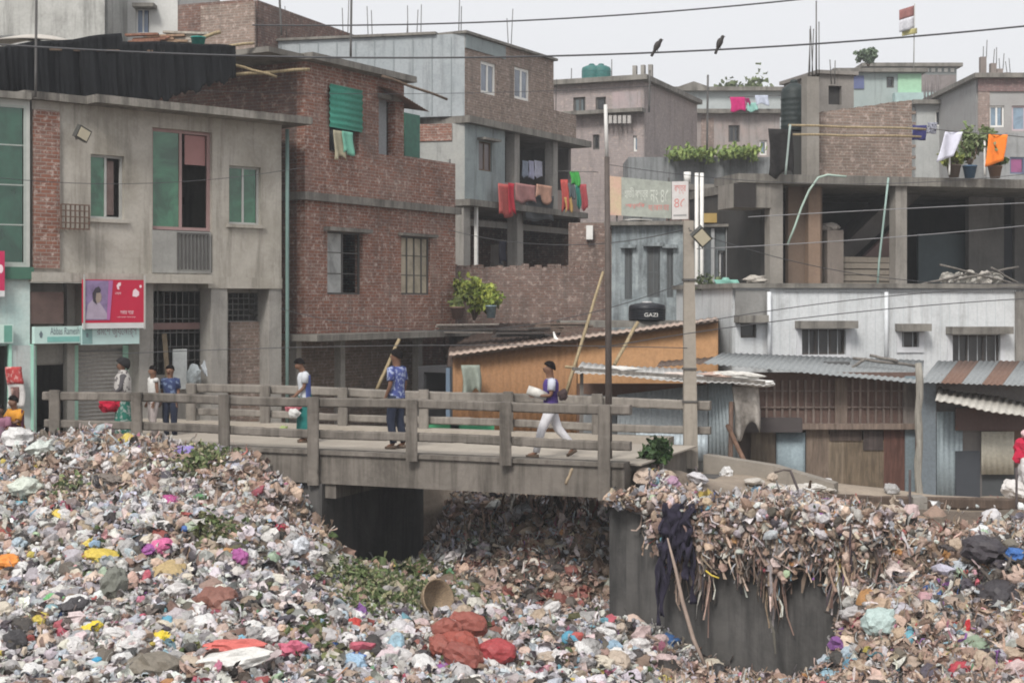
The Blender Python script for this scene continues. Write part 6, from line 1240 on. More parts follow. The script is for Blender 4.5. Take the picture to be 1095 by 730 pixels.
ff = facade(1062, 43.5, 1130, 44); q = ff.rect(1075, 137, 1130, 187); tt_ = thing('roof_cabin', 'grey cabin with a bluish window at the roof edge behind the orange cloth', 'cabin', ff(0, zs, 0)); r = RC(ff, (1080, 168, 1096, 186)); wall_mb(ff, q[0] - .6, q[1], zs, ZZ(142, 43.6), [r], .15, 2).build('wall', plaster((.34, .345, .345), .4), tt_); window(ff, r, tt_, plain((.14, .16, .24)), pane((.30, .08, .20), .3), 1, recess=.03)
# sacks and poles in the open storey
for k, (px, w_, c, l) in enumerate(((1013, .40, (.42, .40, .36), 'first pale sack of the row on the open storey edge, by the column'), (1025, .42, (.46, .44, .40), 'second pale sack of the row on the open storey edge'), (1037, .40, (.44, .42, .38), 'third pale sack of the row on the open storey edge'), (1053, .44, (.47, .44, .40), 'fourth pale sack of the row, under the leaning poles'), (1066, .42, (.43, .41, .37), 'last pale sack of the row, by the dark door'))):
    me = BAGM[(k * 2) % 9].copy(); me.materials.append(cloth(c)); o = bpy.data.objects.new('sack', me); COL.objects.link(o); s = F11.sz(px, 300, -.4)[0]; o.location = F11(s, zl + .22, -.4); o.scale = (.24, .22, .36); o.rotation_euler = (0, 0, k); tag(o, l, 'sack', 'sacks on the open storey edge')
me = BAGM[5].copy(); me.materials.append(cloth((.30, .27, .245))); o = bpy.data.objects.new('sack', me); COL.objects.link(o); q = F11.sz(891, 243, -.9); o.location = F11(q[0], q[1], -1.1); o.scale = (.30, .26, .26); tag(o, 'round grey sack sitting on the stub pillar in the open storey', 'sack')
for k, (a, b, c_, d_) in enumerate(((1005, 283, 1092, 305), (1020, 300, 1090, 285), (985, 304, 1040, 292), (1060, 286, 1095, 306))): pole('timber_pole', F11(*F11.sz(a, b, -.15)[:2], -.15), F11(*F11.sz(c_, d_, -.2)[:2], -.25), .03, GREYW, ['long grey pole lying slantwise over the row of sacks', 'grey pole rising over the last sacks', 'short grey pole beside the concrete column', 'grey pole end sloping down past the dark door'][k], 'pole')
me = BAGM[2].copy(); me.materials.append(cloth((.40, .37, .33))); o = bpy.data.objects.new('cloth_bundle', me); COL.objects.link(o); o.location = P(808, 299, 38.6); o.scale = (.34, .25, .22); tag(o, 'pale bundle on the ledge beside the green drum', 'bundle')

# ------------------------------------------------------------------ white tin house below it
F12 = facade(786, 38.0, 1110, 39.6)
h12 = thing('whitewashed_tin_house', 'low whitewashed house with dark windows under concrete ledges, below the open storey', 'house', F12(0, -1.4, 0))
zt = F12.sz(900, 308)[1]; L = F12.len; WW = plaster((.60, .615, .625), .45, (.52, .54, .55), (.20, .195, .19))
R12 = [RC(F12, (792, 346, 809, 361)), RC(F12, (857, 352, 904, 379)), RC(F12, (964, 355, 982, 371)), RC(F12, (1018, 358, 1069, 388))]
m = wall_mb(F12, 0, L + 2.5, -1.4, zt, R12, .2, 5); m.build('wall', WW, h12)
m = MB(F12); n = int((L + 2) / .26)
for k in range(n):
    s = 1.2 + k * .26
    if s < L - .8: m.box(s, s + .014, 1.15, zt - .12, .001, .006)
m.build('wall_rib', plain((.50, .525, .545), .7), h12)
m = MB(F12); m.box(-.1, L + 2.5, zt, zt + .12, -5.1, .12); m.build('ledge', SLAB, h12)
m = MB(F12); n = 110
for k in range(n): s = 1.3 + (L - 1.5) * k / n; m.box(s, s + .05, zt - .09, zt - .02, .002, .05)
m.build('dentil_band', plain((.36, .37, .38), .8), h12)
q = F12.rect(786, 308, 822, 346); MB(F12).box(0, q[1], q[2], q[3] - .05, .003, .05).build('bare_plaster', plaster((.25, .245, .235), .6), h12); q = F12.rect(1085, 312, 1110, 390); MB(F12).box(q[0], L + 2.4, 1, zt - .01, .003, .05).build('bare_plaster', plaster((.26, .245, .225), .6), h12)
for i, r in enumerate(R12):
    w_ = window(F12, r, h12, plain((.07, .06, .055), .7), pane((.025, .024, .024), .4), 3 if r[1] - r[0] > .8 else 1, recess=.06, bars=0); MB(F12).box(r[0] - .18, r[1] + .18, r[3] + .03, r[3] + .22, .002, .4).build('lintel_ledge', SLAB, h12)
    if i: m = MB(F12); b = .14; m.box(r[0] - b, r[0], r[2] - b, r[3] + .02, .002, .04); m.box(r[1], r[1] + b, r[2] - b, r[3] + .02, .002, .04); m.box(r[0], r[1], r[2] - b, r[2], .002, .04); m.build('surround', plain((.58, .59, .61), .7), h12)
for px in (821, 946): s = F12.sz(px, 340)[0]; MB(F12).tube([F12(s, 1.0, .1), F12(s, zt - .1, .1)], .055, 8).build('downpipe', plain((.62, .64, .66), .6), h12)
# ------------------------------------------------------------------ rusty roofed shed in front of it
D13 = 33.2
h13 = thing('plank_shed', 'long plank and tin shed with a pale corrugated roof and rusty lattice upper band', 'shed', P(870, 530, D13))
zb = -2.0; NEWT = metal((.27, .285, .29), .28, (.17, .10, .07), .6, .7); FR13 = Frame((XX(755, D13), D13), (XX(986, D13), D13))
m = MB(); corrug(m, P(752, 388, D13 - .7), P(986, 409.5, D13 - .7), P(988, 385, D13 + 4), P(772, 377, D13 + 4), .14, .022, .012); m.build('roof_sheet', NEWT, h13)
def on13(r, o0, o1, name, mat): MB(FR13).box(*FR13.rect(*r, o=o1), o0, o1).build(name, mat, h13)
RW = lambda c: wood(c, .85, 6)
s0, s1, z0, z1 = FR13.rect(785, 398, 985, 456); MB(FR13).box(s0, s1, z0, z1, -.1, 0).build('upper_wall', metal((.145, .095, .08), .5, (.10, .06, .05), .5, .8), h13)
m = MB(FR13)
for k in range(24): s = s0 + (s1 - s0) * k / 24; m.box(s, s + .05, z0 + .03, z1 - .1 - .1 * (1 - k / 24), .002, .04)
for z in (z0 + .42, z0 + .78): m.box(s0, s1, z, z + .03, .041, .06)
m.build('lattice', RW((.24, .19, .165)), h13)
on13((966, 410, 987, 458), .002, .07, 'board_panel', RW((.24, .21, .19))); on13((893, 404, 906, 456), .05, .09, 'board_panel', RW((.22, .17, .14)))
on13((800, 453, 985, 459), .03, .2, 'cross_beam', RW((.26, .20, .165)))
s0, s1, z0, z1 = FR13.rect(782, 459, 985, 530); MB(FR13).box(s0, s1, zb, z1, -.16, -.06).build('lower_wall', RW((.13, .10, .085)), h13)
for r, c, nm in (((803, 461, 829, 530), (.19, .155, .12), 'plank_door'), ((862, 458, 886, 530), (.22, .17, .135), 'plank_panel'), ((886, 464, 902, 530), (.24, .19, .14), 'plank_panel'), ((902, 470, 945, 530), (.20, .155, .11), 'plank_panel'), ((945, 459, 968, 530), (.15, .075, .06), 'plank_panel'), ((887, 456, 921, 471), (.10, .075, .065), 'patch_board'), ((923, 460, 944, 481), (.095, .075, .07), 'patch_board')):
    q = FR13.rect(*r); MB(FR13).box(q[0], q[1], zb if r[3] == 530 else q[2], q[3], -.05, .0 if nm != 'patch_board' else .03).build(nm, RW(c), h13)
q = FR13.rect(830, 462, 861, 530); m = MB(); corrug(m, FR13(q[0], zb, .01), FR13(q[1], zb, .01), FR13(q[1], q[3], .01), FR13(q[0], q[3], .01), .4, .006); m.build('tin_door', metal((.25, .31, .34), .1, grime=.3), h13)
on13((786, 447, 858, 462), .01, .25, 'dark_canopy', plain((.07, .06, .06), .9)); on13((968, 402, 985, 530), -.02, .05, 'tin_strip', metal((.20, .245, .27), .15))
q = FR13.rect(757, 398, 786, 530); m = MB(FR13); m.box(q[0], q[1], zb, q[3], -.3, -.2); m.build('side_panel', metal((.22, .20, .19), .4), h13); MB(FR13).box(0, FR13.len, zb, 1.0, -4, -3.9).build('back_wall', RUSTY, h13)
clutter('roof_timber', 897, 391, D13 + 2, .55, .09, 0, 'dark block lying on the pale corrugated roof', 'timber', plain((.09, .09, .09), .8), dep=.3)
for k, (a, b, c_, d_) in enumerate(((912, 383, 980, 391), (905, 397, 925, 384), (930, 380, 960, 386))): pole('roof_pole', P(a, b, D13 + 1.6), P(c_, d_, D13 + 1.4), .035, GREYW, ['long grey pole lying on the pale corrugated roof', 'short slanted pole on the pale corrugated roof', 'short pole crossing the longer one on the corrugated roof'][k], 'pole')
# shack with the striped rusty roof
zb = -2.0; D14 = 32.4; h14 = thing('striped_roof_shack', 'shack with a roof of grey and rusty striped sheets and a low torn awning', 'shack', P(1040, 530, D14)); FR14 = Frame((XX(984, D14), D14), (XX(1110, D14), D14)); L = FR14.len
for k in range(7):
    a0, a1 = 984 + k * 22, 984 + (k + 1) * 22; b0, b1 = 1003 + k * 22, 1003 + (k + 1) * 22; m = MB(); corrug(m, P(a0, 408.5 + k * .7, D14 - .6 - .01 * (k % 2)), P(a1 + .6, 409.2 + k * .7, D14 - .6 - .01 * (k % 2)), P(b1 + .6, 386, D14 + 4), P(b0, 385.5, D14 + 4), .12, .02, .008); m.build('roof_sheet', NEWT if k in (0, 2, 4) else metal((.20, .125, .095), .5, (.15, .085, .06), .4, .75) if k in (1, 3) else metal((.34, .30, .28), .5, (.2, .09, .06), .3), h14)
def on14(r, o0, o1, name, mat, zlow=None):
    q = FR14.rect(*r, o=o1); MB(FR14).box(q[0], q[1], zlow if zlow is not None else q[2], q[3], o0, o1).build(name, mat, h14)
on14((985, 409, 1001, 535), -.1, .05, 'blue_post', metal((.17, .20, .225), .15), zb); on14((997, 409, 1110, 440), -.3, -.2, 'upper_wall', metal((.17, .16, .155), .35))
q = FR14.rect(1002, 440, 1030, 535); m = MB(); corrug(m, FR14(q[0], zb, -.05), FR14(q[1], zb, -.05), FR14(q[1], q[3], -.05), FR14(q[0], q[3], -.05), .11, .016); m.build('corrugated_wall', metal((.27, .32, .345), .12, grime=.3), h14)
on14((1029, 452, 1050, 535), -.15, -.08, 'slatted_door', plaster((.15, .14, .135), .5), zb); on14((1022, 482, 1048, 535), -.07, -.02, 'dark_sheet', plain((.045, .05, .06), .8), zb)
on14((1022, 436, 1110, 460), -.02, .04, 'rusty_board', metal((.10, .065, .06), .5), None); on14((1050, 500, 1110, 535), -.2, -.12, 'dark_base', plain((.06, .065, .07), .8), zb)
q = FR14.rect(1049, 461, 1084, 507); m = MB(); corrug(m, FR14(q[0], q[2], .02), FR14(q[1], q[2], .02), FR14(q[1], q[3], .02), FR14(q[0], q[3], .02), .13, .016); m.build('cream_sheet', metal((.50, .475, .40), .08, grime=.2), h14)
m = MB(); corrug(m, P(1000, 428, D14 - .9), P(1112, 448, D14 - .9), P(1112, 432, D14 + .1), P(1004, 414, D14 + .1), .16, .025, .015, sag=.02); m.build('awning', metal((.46, .44, .40), .25), h14)
MB(FR14).box(0, L + 2, zb, .9, -4, -3.9).build('back_wall', RUSTY, h14); MB(FR14).box(.0, L, zb, zb + 2.0, -.4, -.32).build('inner_wall', RUSTY, h14)
# pole, bare fence beam and posts along the bank edge
D15 = 28.5
def rough_pole(px, y0, y1, d, r, label, mat):
    a, b = P(px, y1, d), P(px + 1, y0, d); m = MB(); n = 9; m.tube([a.lerp(b, i / n) + Vector((.02 * math.sin(i * 1.9), 0, 0)) for i in range(n + 1)], [r * (1 + .12 * math.sin(i * 2.7)) for i in range(n + 1)], 10); return tag(m.build('wooden_pole', mat), label, 'pole')
rough_pole(982, 388, 545, D15, .07, 'pale knotty wooden pole standing before the striped roof shack', wood((.34, .32, .28), .8, 9))
bm_ = MB().rough_bar(P(863, 533, 26.15), P(1115, 540, 26.3), .14, .20, .1, .012); tag(bm_.build('rail_beam', wood((.13, .095, .075), .9, 5)), 'long brown horizontal beam along the bank edge behind the rubbish heap', 'beam')
for k, (a, b, c_, d_, l) in enumerate(((845, 503, 858, 534, 'bent thin steel rod leaning on the bank near the beam end'), (973, 502, 973, 552, 'thin blue grey rod standing beside the knotty pole foot'), (1087, 500, 1087, 545, 'thin dark rod standing before the sack stack'), (744, 499, 747, 517, 'short dark rod stuck in the rubbish at the bridge end'))): pole('steel_rod', P(a, b, 26.0), P(c_, d_, 25.9), .022, plain((.075, .06, .06), .7), l, 'rod')
hose('bent_rod', [P(828, 505, 26), P(838, 502, 26), P(846, 503, 26)], .02, plain((.10, .08, .07)), 'short level rod joined to the bent rod on the bank', 'rod')
tag(MB().box(P(975, 540, 26).x, P(990, 540, 26).x, -1.3, ZZ(531, 26), -26.3, -25.9).build('concrete_stub', GREYC), 'pale concrete stub where the beam meets the knotty pole', 'post')
# red and white sacks at the picture edge
for k, (px, py, w_, h_, c, l) in enumerate(((1090, 524, .66, .46, (.60, .575, .56), 'big white sack on the ground at the picture edge'), (1101, 503, .60, .58, (.56, .54, .54), 'white sack resting on the big one at the picture edge'), (1100, 482, .56, .52, (.50, .02, .06), 'crimson sack at the top of the stack by the cream sheet'), (1103, 465, .40, .36, (.62, .44, .45), 'pinkish white bag tied on top of the crimson sack'))):
    me = BAGM[(k * 3 + 1) % 9].copy(); me.materials.append(cloth(c, .2)); o = bpy.data.objects.new('sack', me); COL.objects.link(o); o.location = P(px, py, 28.8); o.scale = (w_ * .62, w_ * .5, h_ * .85); o.rotation_euler = (0, (-1) ** k * .25, k * 1.3); tag(o, l, 'sack')
# ------------------------------------------------------------------ poles and wires
t = thing('utility_pole', 'square tapered concrete utility pole at the far bridge rail with a floodlight near its top', 'pole', P(738, 498, 28.1))
m = MB(); a, b = P(738.5, 500, 28.1), P(736, 236, 28.1); n = 1
A = [a + Vector((x, y, 0)) for x, y in ((-.13, -.11), (.13, -.11), (.13, .11), (-.13, .11))]; B = [b + Vector((x, y, 0)) for x, y in ((-.09, -.08), (.09, -.08), (.09, .08), (-.09, .08))]
for i in range(4): j = (i + 1) % 4; m.face([A[i], A[j], B[j], B[i]], None, False)
m.face(B, None, False); m.build('shaft', plaster((.33, .295, .25), .45, (.27, .24, .205)), t); m = MB()
for py in (300, 395, 430): c = P(737.3, py, 28.1); m.box(c.x - .13, c.x + .13, c.z, c.z + .035, -28.23, -27.98)
m.build('band', STEEL, t)
floodlight(P(750, 253, 27.9), (.25, -1, -.45), .17, 'square floodlight tilted on the concrete utility pole', .75)
t = thing('thin_pole', 'thin dark steel pole with a white upper pipe rising from the bridge end', 'pole', P(650.5, 500, 25.6)); MB().tube([P(651, 500, 25.6), P(650.5, 330, 25.6), P(649, 168, 25.6)], [.062, .055, .045], 10).build('lower_pole', plain((.085, .068, .06), .7, .4), t); MB().tube([P(649, 170, 25.6), P(647.5, 112, 25.6)], [.034, .03], 8).build('upper_pole', plain((.58, .57, .55), .6), t)
def wire(pts, d0, d1, label, r=.013, c=(.06, .06, .065)):
    xs_ = [p[0] for p in pts]; m = MB(); P_ = []; n = 28
    for i in range(n + 1):
        x = xs_[0] + (xs_[-1] - xs_[0]) * i / n
        if len(pts) == 3:
            (x0, y0), (x1, y1), (x2, y2) = pts; y = y0 * (x - x1) * (x - x2) / ((x0 - x1) * (x0 - x2)) + y1 * (x - x0) * (x - x2) / ((x1 - x0) * (x1 - x2)) + y2 * (x - x0) * (x - x1) / ((x2 - x0) * (x2 - x1))
        else: y = np.interp(x, xs_, [p[1] for p in pts])
        P_.append(P(x, y, d0 + (d1 - d0) * i / n))
    return tag(MB().tube(P_, r, 5).build('overhead_wire', plain(c, .6)), label, 'wire')
wire([(-40, 45), (420, 62), (1135, 24)], 27, 27, 'long dark overhead wire across the sky that the two birds sit on', .017)
wire([(270, 27), (620, 19), (1000, -18)], 28, 27, 'dark overhead wire above the one with the birds', .015)
wire([(640, 372), (780, 350), (1120, 318)], 26, 27, 'faint wire crossing in front of the white tin house, lower of two', .009); wire([(745, 345), (900, 322), (1120, 306)], 28, 27, 'faint wire crossing in front of the white tin house, upper of two', .009)
wire([(800, 232), (950, 224), (1120, 216)], 30, 30, 'thin wire in front of the dark open storey, upper of two', .009, (.25, .25, .26)); wire([(745, 266), (950, 254), (1120, 239)], 28, 30, 'thin wire in front of the dark open storey, lower of two', .009, (.25, .25, .26))
wire([(-20, 188), (160, 196), (330, 178)], 29, 34, 'thin wire across the beige house front', .007); wire([(130, 378), (330, 371), (735, 372)], 29, 28, 'thin wire running low behind the people on the bridge', .008)
wire([(-30, 82), (330, 100), (700, 92)], 33, 40, 'thin wire dipping past the red brick house towards the grey house', .007); wire([(650, 176), (860, 196), (1130, 182)], 30, 32, 'thin wire from the thin dark pole across the unfinished house roof edge', .007)
wire([(737, 246), (900, 290), (1130, 300)], 28, 31, 'slack wire from the utility pole across the white tin house ledge', .008); wire([(480, 246), (600, 262), (737, 244)], 40, 28, 'slack wire from the grey house to the utility pole', .009); wire([(300, 330), (520, 352), (737, 300)], 34, 28, 'slack wire from the beige house corner to the utility pole', .008)
# thin rods on far roofs
for k, (x, y0, y1, d, l) in enumerate(((38, 0, 104, 30.8, 'thin dark pole rising past the netting at the roof of the beige house'), (375, 0, 62, 37, 'tall thin rod on the red brick house roof'), (301, 0, 38, 38, 'leaning thin rod on the red brick house roof'), (756, 80, 165, 57, 'bare rod before the stained brick house'), (694, 75, 120, 60, 'pale rod at the corner of the pinkish brick house'), (480, 170, 240, 43, 'dark rod at the end of the red brick house'))): pole('roof_rod', P(x, y1, d), P(x + (-3 if k == 2 else 1), y0 - (20 if y0 == 0 else 0), d), .028 if d < 45 else .04, STEEL, l, 'rod')
# ------------------------------------------------------------------ plants and trees
def bush(name, px, py, d, w_, h_, n, c, c2, label, sz, cat='bush', nb=8, top=None):
    t = thing(name, label, cat, P(px, py, d)); p = P(px, py, d); r = np.random.default_rng(int(px * 7)); m = MB(); tips = []
    for k in range(nb):
        e = p + Vector((r.uniform(-.5, .5) * w_, r.uniform(-.35, .35) * w_, h_ * r.uniform(*(top or (.45, .95))))); tips.append(e); m.tube([p, p.lerp(e, .5) + Vector((0, 0, h_ * .08)), e], [.03 * h_, .02 * h_, .006 * h_], 5)
    m.build('trunk' if cat == 'tree' else 'stem', WOODM, t); tips = np.array([tuple(x) for x in tips]); pl = Pile(); i = r.integers(0, nb, n); pos = tips[i] + r.normal(size=(n, 3)) * np.array([w_ * .12, w_ * .12, h_ * .13 if not top else .5]); shade = r.uniform(.6, 1.3, nb)[i][:, None]; k = r.uniform(size=(n, 1)); pl.add(leafv, pos, r.uniform(*sz, n), np.clip((np.array(c) * k + np.array(c2) * (1 - k)) * shade, 0, .8), r, 1.2)
    o = pl.build('crown' if cat == 'tree' else 'foliage', gm.m); del o['kind']; o.data.transform(Matrix.Translation(-p)); o.parent = t; return t
bush('yellow_green_bush', 507, 342, 42.0, 1.15, 1.0, 1500, (.30, .33, .07), (.12, .17, .035), 'bright yellow green bush in front of the weathered brick yard wall', (.04, .10), nb=12)
bush('leafy_weed', 703, 499, 25.6, .45, .42, 420, (.03, .07, .025), (.06, .10, .035), 'small dark green leafy weed at the bridge end', (.04, .08))
bush('creeping_stalk', 760, 338, 40.8, .6, 1.0, 260, (.14, .18, .08), (.08, .10, .05), 'thin leafy stalk climbing beside the dark green drum', (.03, .07))
for k, (px, w_, h_, c, l) in enumerate(((793, 2.6, 18.0, (.17, .21, .10), 'pale hazy tree crown above the far roof line, nearer the magenta cloth'), (817, 3.2, 17.2, (.20, .23, .13), 'pale hazy tree crown above the far roof line, beyond the lilac cloth'))): bush('distant_tree', px, 325 + 4.0 * 1600 / 96, 96, w_, h_, 1100, c, tuple(x * .6 for x in c), l, (.10, .26), 'tree', 12, (.88, .98))
bush('roof_tree', 929, 72, 79, .9, .8, 380, (.09, .13, .08), (.13, .17, .11), 'small dark green shrub on the roof of the pale green house', (.05, .16), 'tree', 7)
pot_plant(489, 341, 41.2, .2, .12, (.1, .14, .05), (.2, .22, .08), (.16, .10, .08), 'small plant in a brown pot at the foot of the yellow green bush', 120); 
clutter('blue_pot', 525, 340, 41.3, .3, .32, 0, 'pale blue pot standing beside the yellow green bush', 'pot', plastic((.28, .38, .42)), 'bucket')
# ------------------------------------------------------------------ odd pieces on the heaps
def basket(px, py):
    g = G(px, py) + Vector((0, -.1, .28)); t = thing('wicker_basket', 'round tan wicker basket tipped on its side beside the green waste', 'basket', g); m = MB(); prof = [(.14, 0), (.24, .12), (.29, .24), (.31, .29), (.288, .29), (.265, .22), (.2, .11), (.12, .03)]; m.lathe(g, prof, 24); o = m.build('wall', wood((.34, .25, .165), .8, 20), t); o.rotation_euler = (0, math.radians(72), math.radians(-48)); return t
basket(458, 660)
g = P(728, 545, 23.7); m = MB().grid(lambda u, v: W3(728, u, v), 10, 16, .02) if False else None
fw2 = Frame(tuple(W0 - WN * .34), tuple(W1 - WN * .34))
s = fw2.sz(728, 560)[0]; t = thing('dark_cloth', 'black and dark purple cloth bundle hanging in tatters over the wing wall edge', 'cloth', fw2(s, -1, .1)); DKC = cloth((.03, .026, .045), .5)
def dkn(u, v, a): return mnoise.noise(Vector((u * 5 + a, v * 5, a)))
MB().grid(lambda u, v: fw2(s - .26 + .50 * u + .10 * dkn(u, v, 3), ZZ(588, 23.9) + .80 * v - (1 - v) * (.35 * abs(dkn(u * 1.6, .2, 7)) + .1 * math.sin(u * 23)), .16 + .20 * dkn(u, v, 9) - .3 * max(0, v - .75)), 30, 22, .03).build('bundle', DKC, t)
for a, w_, z_ in ((-.29, .09, 1.15), (-.2, .05, .7), (-.04, .06, .45), (.12, .07, .55), (.24, .05, .9), (-.34, .04, 1.3)): MB().grid(lambda u, v: fw2(s + a + w_ * (u - .5) * (1.3 - .8 * math.sin(v * 9 + a * 20)) + .06 * dkn(.3, v, a * 40), ZZ(588, 23.9) - z_ * (1 - v) + .15, .10 + .09 * dkn(u * .3, v, a * 17)), 4, 18, .015).build('tatter', DKC, t)
a = [fw2(*fw2.sz(x, y)[:2], .3 - .02 * i) for i, (x, y) in enumerate(((722, 572), (730, 605), (737, 640), (748, 680), (766, 722)))]; tag(MB().tube(a, [.012, .028, .032, .034, .02], 6).build('pale_strip', cloth((.36, .28, .235))), 'long pale strip hanging down the wing wall to the canal floor', 'strip')
hose('yellow_strap', [fw2(*fw2.sz(x, y)[:2], .35) for x, y in ((764, 606), (770, 611), (778, 614))], .014, plain((.55, .42, .06)), 'thin yellow strap on the hanging rags of the wing wall', 'strap')
for k, (a, b, c_, d_, dd, l) in enumerate(((556, 530, 582, 590, 29, 'brown timber leaning in the rubbish under the bridge, nearest the dark abutment'), (566, 528, 575, 560, 30, 'pale timber leaning in the rubbish under the bridge beside a brown one'), (594, 530, 622, 600, 28.6, 'thin pale timber slanting under the bridge middle'), (632, 535, 648, 600, 28, 'brown timber slanting beside the end pier under the bridge'), (545, 575, 560, 560, 27.6, 'short dark stick poking out of the brown rubbish'))): pole('timber', P(a, b, dd), P(c_, d_, dd - .4), .05, wood((.20, .145, .11) if k % 2 == 0 else (.32, .26, .20)), l, 'timber')
pole('stick', P(612, 501, 24.5), P(605, 517, 24.35), .025, WOODL, 'short pale stick hanging off the bridge edge near the end post', 'stick')
me = BAGM[3].copy(); me.materials.append(plastic((.36, .52, .42))); o = bpy.data.objects.new('plastic_bag', me); COL.objects.link(o); o.location = P(580, 562, 28.2); o.scale = (.4, .3, .2); o.rotation_euler = (.3, .5, .2); tag(o, 'pale mint green bag on the brown rubbish under the bridge', 'bag')
# ------------------------------------------------------------------ people
def skin_mesh(name, V, R, E, root, sub=2):
    me = bpy.data.meshes.new(name); me.from_pydata([tuple(v) for v in V], E, []); o = bpy.data.objects.new(name, me); COL.objects.link(o)
    md = o.modifiers.new('skin', 'SKIN'); md.use_smooth_shade = True; md.branch_smoothing = .6
    if not me.skin_vertices: me.skin_vertices.new()
    for i, r in enumerate(R):
        sv = me.skin_vertices[0].data[i]; sv.radius = (r, r) if not isinstance(r, tuple) else r; sv.use_root = (i == root)
    sb = o.modifiers.new('sub', 'SUBSURF'); sb.levels = sb.render_levels = sub
    bpy.context.view_layer.update(); res = bpy.data.meshes.new_from_object(o.evaluated_get(bpy.context.evaluated_depsgraph_get())); bpy.data.objects.remove(o); bpy.data.meshes.remove(me); return res
SKINM = plain(SKIN, .6, .2, 0, .35); HAIRM = plain((.010, .008, .008), .95, .3, 0, .08)
STAND = dict(pel=(0, 0, .94), spi=(.005, 0, 1.08), che=(.0, 0, 1.27), nek=(-.01, 0, 1.44), hb=(.0, 0, 1.53), hm=(.015, 0, 1.61), ht=(.01, 0, 1.675),
    ls=(0, .165, 1.395), le=(-.02, .20, 1.12), lw=(.06, .20, .90), rs=(0, -.165, 1.395), re=(-.02, -.20, 1.12), rw=(.06, -.20, .90),
    lh=(0, .09, .90), lk=(.02, .10, .50), la=(-.03, .10, .08), lt=(.12, .105, .03), rh=(0, -.09, .90), rk=(.02, -.10, .50), ra=(-.03, -.10, .08), rt=(.12, -.105, .03))
def person(label, loc, yaw, H, pose, shirt=None, pants=None, skirt=None, sleeve=.5, vest=None, hair='short', shorts=False, group=None, skirtlen=.1, scarf=None, shawl=None, girth=1.0):
    J = dict(STAND); J.update(pose); k = H / 1.70; J = {a: Vector(b) * k for a, b in J.items()}
    t = thing('person', label, 'person', loc, group); rot = Matrix.Rotation(yaw, 3, 'Z'); org = Vector(loc); W = lambda v: org + rot @ Vector(v)
    names = list(J); V = [J[n] for n in names]; ix = {n: i for i, n in enumerate(names)}
    rad = dict(pel=.125, spi=.11, che=.125, nek=.058, hb=.082, hm=.116, ht=.088, ls=.055, le=.038, lw=.026, rs=.055, re=.038, rw=.026, lh=.085, lk=.055, la=.036, lt=.028, rh=.085, rk=.055, ra=.036, rt=.028)
    R = [rad[n] * k * (girth if n in ('pel', 'spi', 'che') else 1) for n in names]
    E = [('pel', 'spi'), ('spi', 'che'), ('che', 'nek'), ('nek', 'hb'), ('hb', 'hm'), ('hm', 'ht'), ('che', 'ls'), ('ls', 'le'), ('le', 'lw'), ('che', 'rs'), ('rs', 're'), ('re', 'rw'), ('pel', 'lh'), ('lh', 'lk'), ('lk', 'la'), ('la', 'lt'), ('pel', 'rh'), ('rh', 'rk'), ('rk', 'ra'), ('ra', 'rt')]
    E = [(ix[a], ix[b]) for a, b in E]
    def addv(p, r, par): V.append(Vector(p)); R.append(r); E.append((par, len(V) - 1)); return len(V) - 1
    fd = (J['hm'] - J['hb']).normalized(); fwd = Vector((1, 0, 0)); fwd = (fwd - fd * fwd.dot(fd)).normalized()
    nz = addv(J['hm'] + fwd * .112 * k - fd * .012 * k, .016 * k, ix['hm'])
    for sd in ('l', 'r'):       # ears, palms, fingers, thumb
        s_ = 1 if sd == 'l' else -1; addv(J['hm'] + Vector((-.005, s_ * .092, -.005)) * k, .016 * k, ix['hm'])
        w_, e_ = J[sd + 'w'], J[sd + 'e']; d = (w_ - e_).normalized(); sidev = Vector((0, 1, 0)) * s_; pal = d.cross(sidev).normalized(); acr = pal.cross(d).normalized(); acr = d.cross(pal) if acr.length < .1 else acr
        pm = addv(w_ + d * .05 * k, .030 * k, ix[sd + 'w']); pe = w_ + d * .085 * k
        for q, (off, ln) in enumerate(((-.028, .055), (-.010, .072), (.010, .078), (.028, .066))):
            a = addv(pe + pal * off * k, .0095 * k, pm); b = addv(V[a] + d * ln * .55 * k + acr * .008 * k, .0085 * k, a); addv(V[b] + d * ln * .45 * k + acr * .022 * k, .0075 * k, b)
        a = addv(w_ + d * .045 * k + pal * .038 * k, .011 * k, pm); addv(V[a] + d * .035 * k + pal * .018 * k, .009 * k, a)
    me = skin_mesh('body', [rot @ v for v in V], R, E, ix['pel'])
    o = bpy.data.objects.new('body', me); me.materials.append(SKINM); COL.objects.link(o); o.parent = t; PIV[o.name] = org
    # eyes and mouth
    for s_ in (1, -1):
        c = W(J['hm'] + fwd * .096 * k + Vector((0, s_ * .034 * k, 0)) + fd * .012 * k); MB().lathe(c, [(.004 * k, -.008 * k), (.012 * k, 0), (.004 * k, .008 * k)], 8).build('eye', plain((.02, .017, .015), .3), t)
    c0 = W(J['hm'] + fwd * .092 * k - fd * .05 * k + Vector((0, -.022 * k, 0))); c1 = W(J['hm'] + fwd * .092 * k - fd * .05 * k + Vector((0, .022 * k, 0))); MB().tube([c0, c1], .006 * k, 6).build('mouth', plain((.10, .04, .035), .5), t)
    def cap(name, mat, rx, back, low, grow=1.0):
        m = MB(); c = J['hm'] + fd * .012 * k - fwd * .012 * k; sidev = fd.cross(fwd).normalized()
        def fn(u, v):
            a = u * 2 * math.pi; lim = low[0] + (low[1] - low[0]) * (.5 - .5 * math.cos(a)); th = (1 - v) * lim; r_ = rx * k * grow * (1 + .05 * math.sin(a * 5 + v * 7)); return W(c + fd * math.cos(th) * r_ * 1.08 + (fwd * math.cos(a) * (1.02 if math.cos(a) > 0 else back) + sidev * math.sin(a) * .97) * math.sin(th) * r_)
        m.grid(fn, 18, 8, .006 * k); return m.build(name, mat, t)
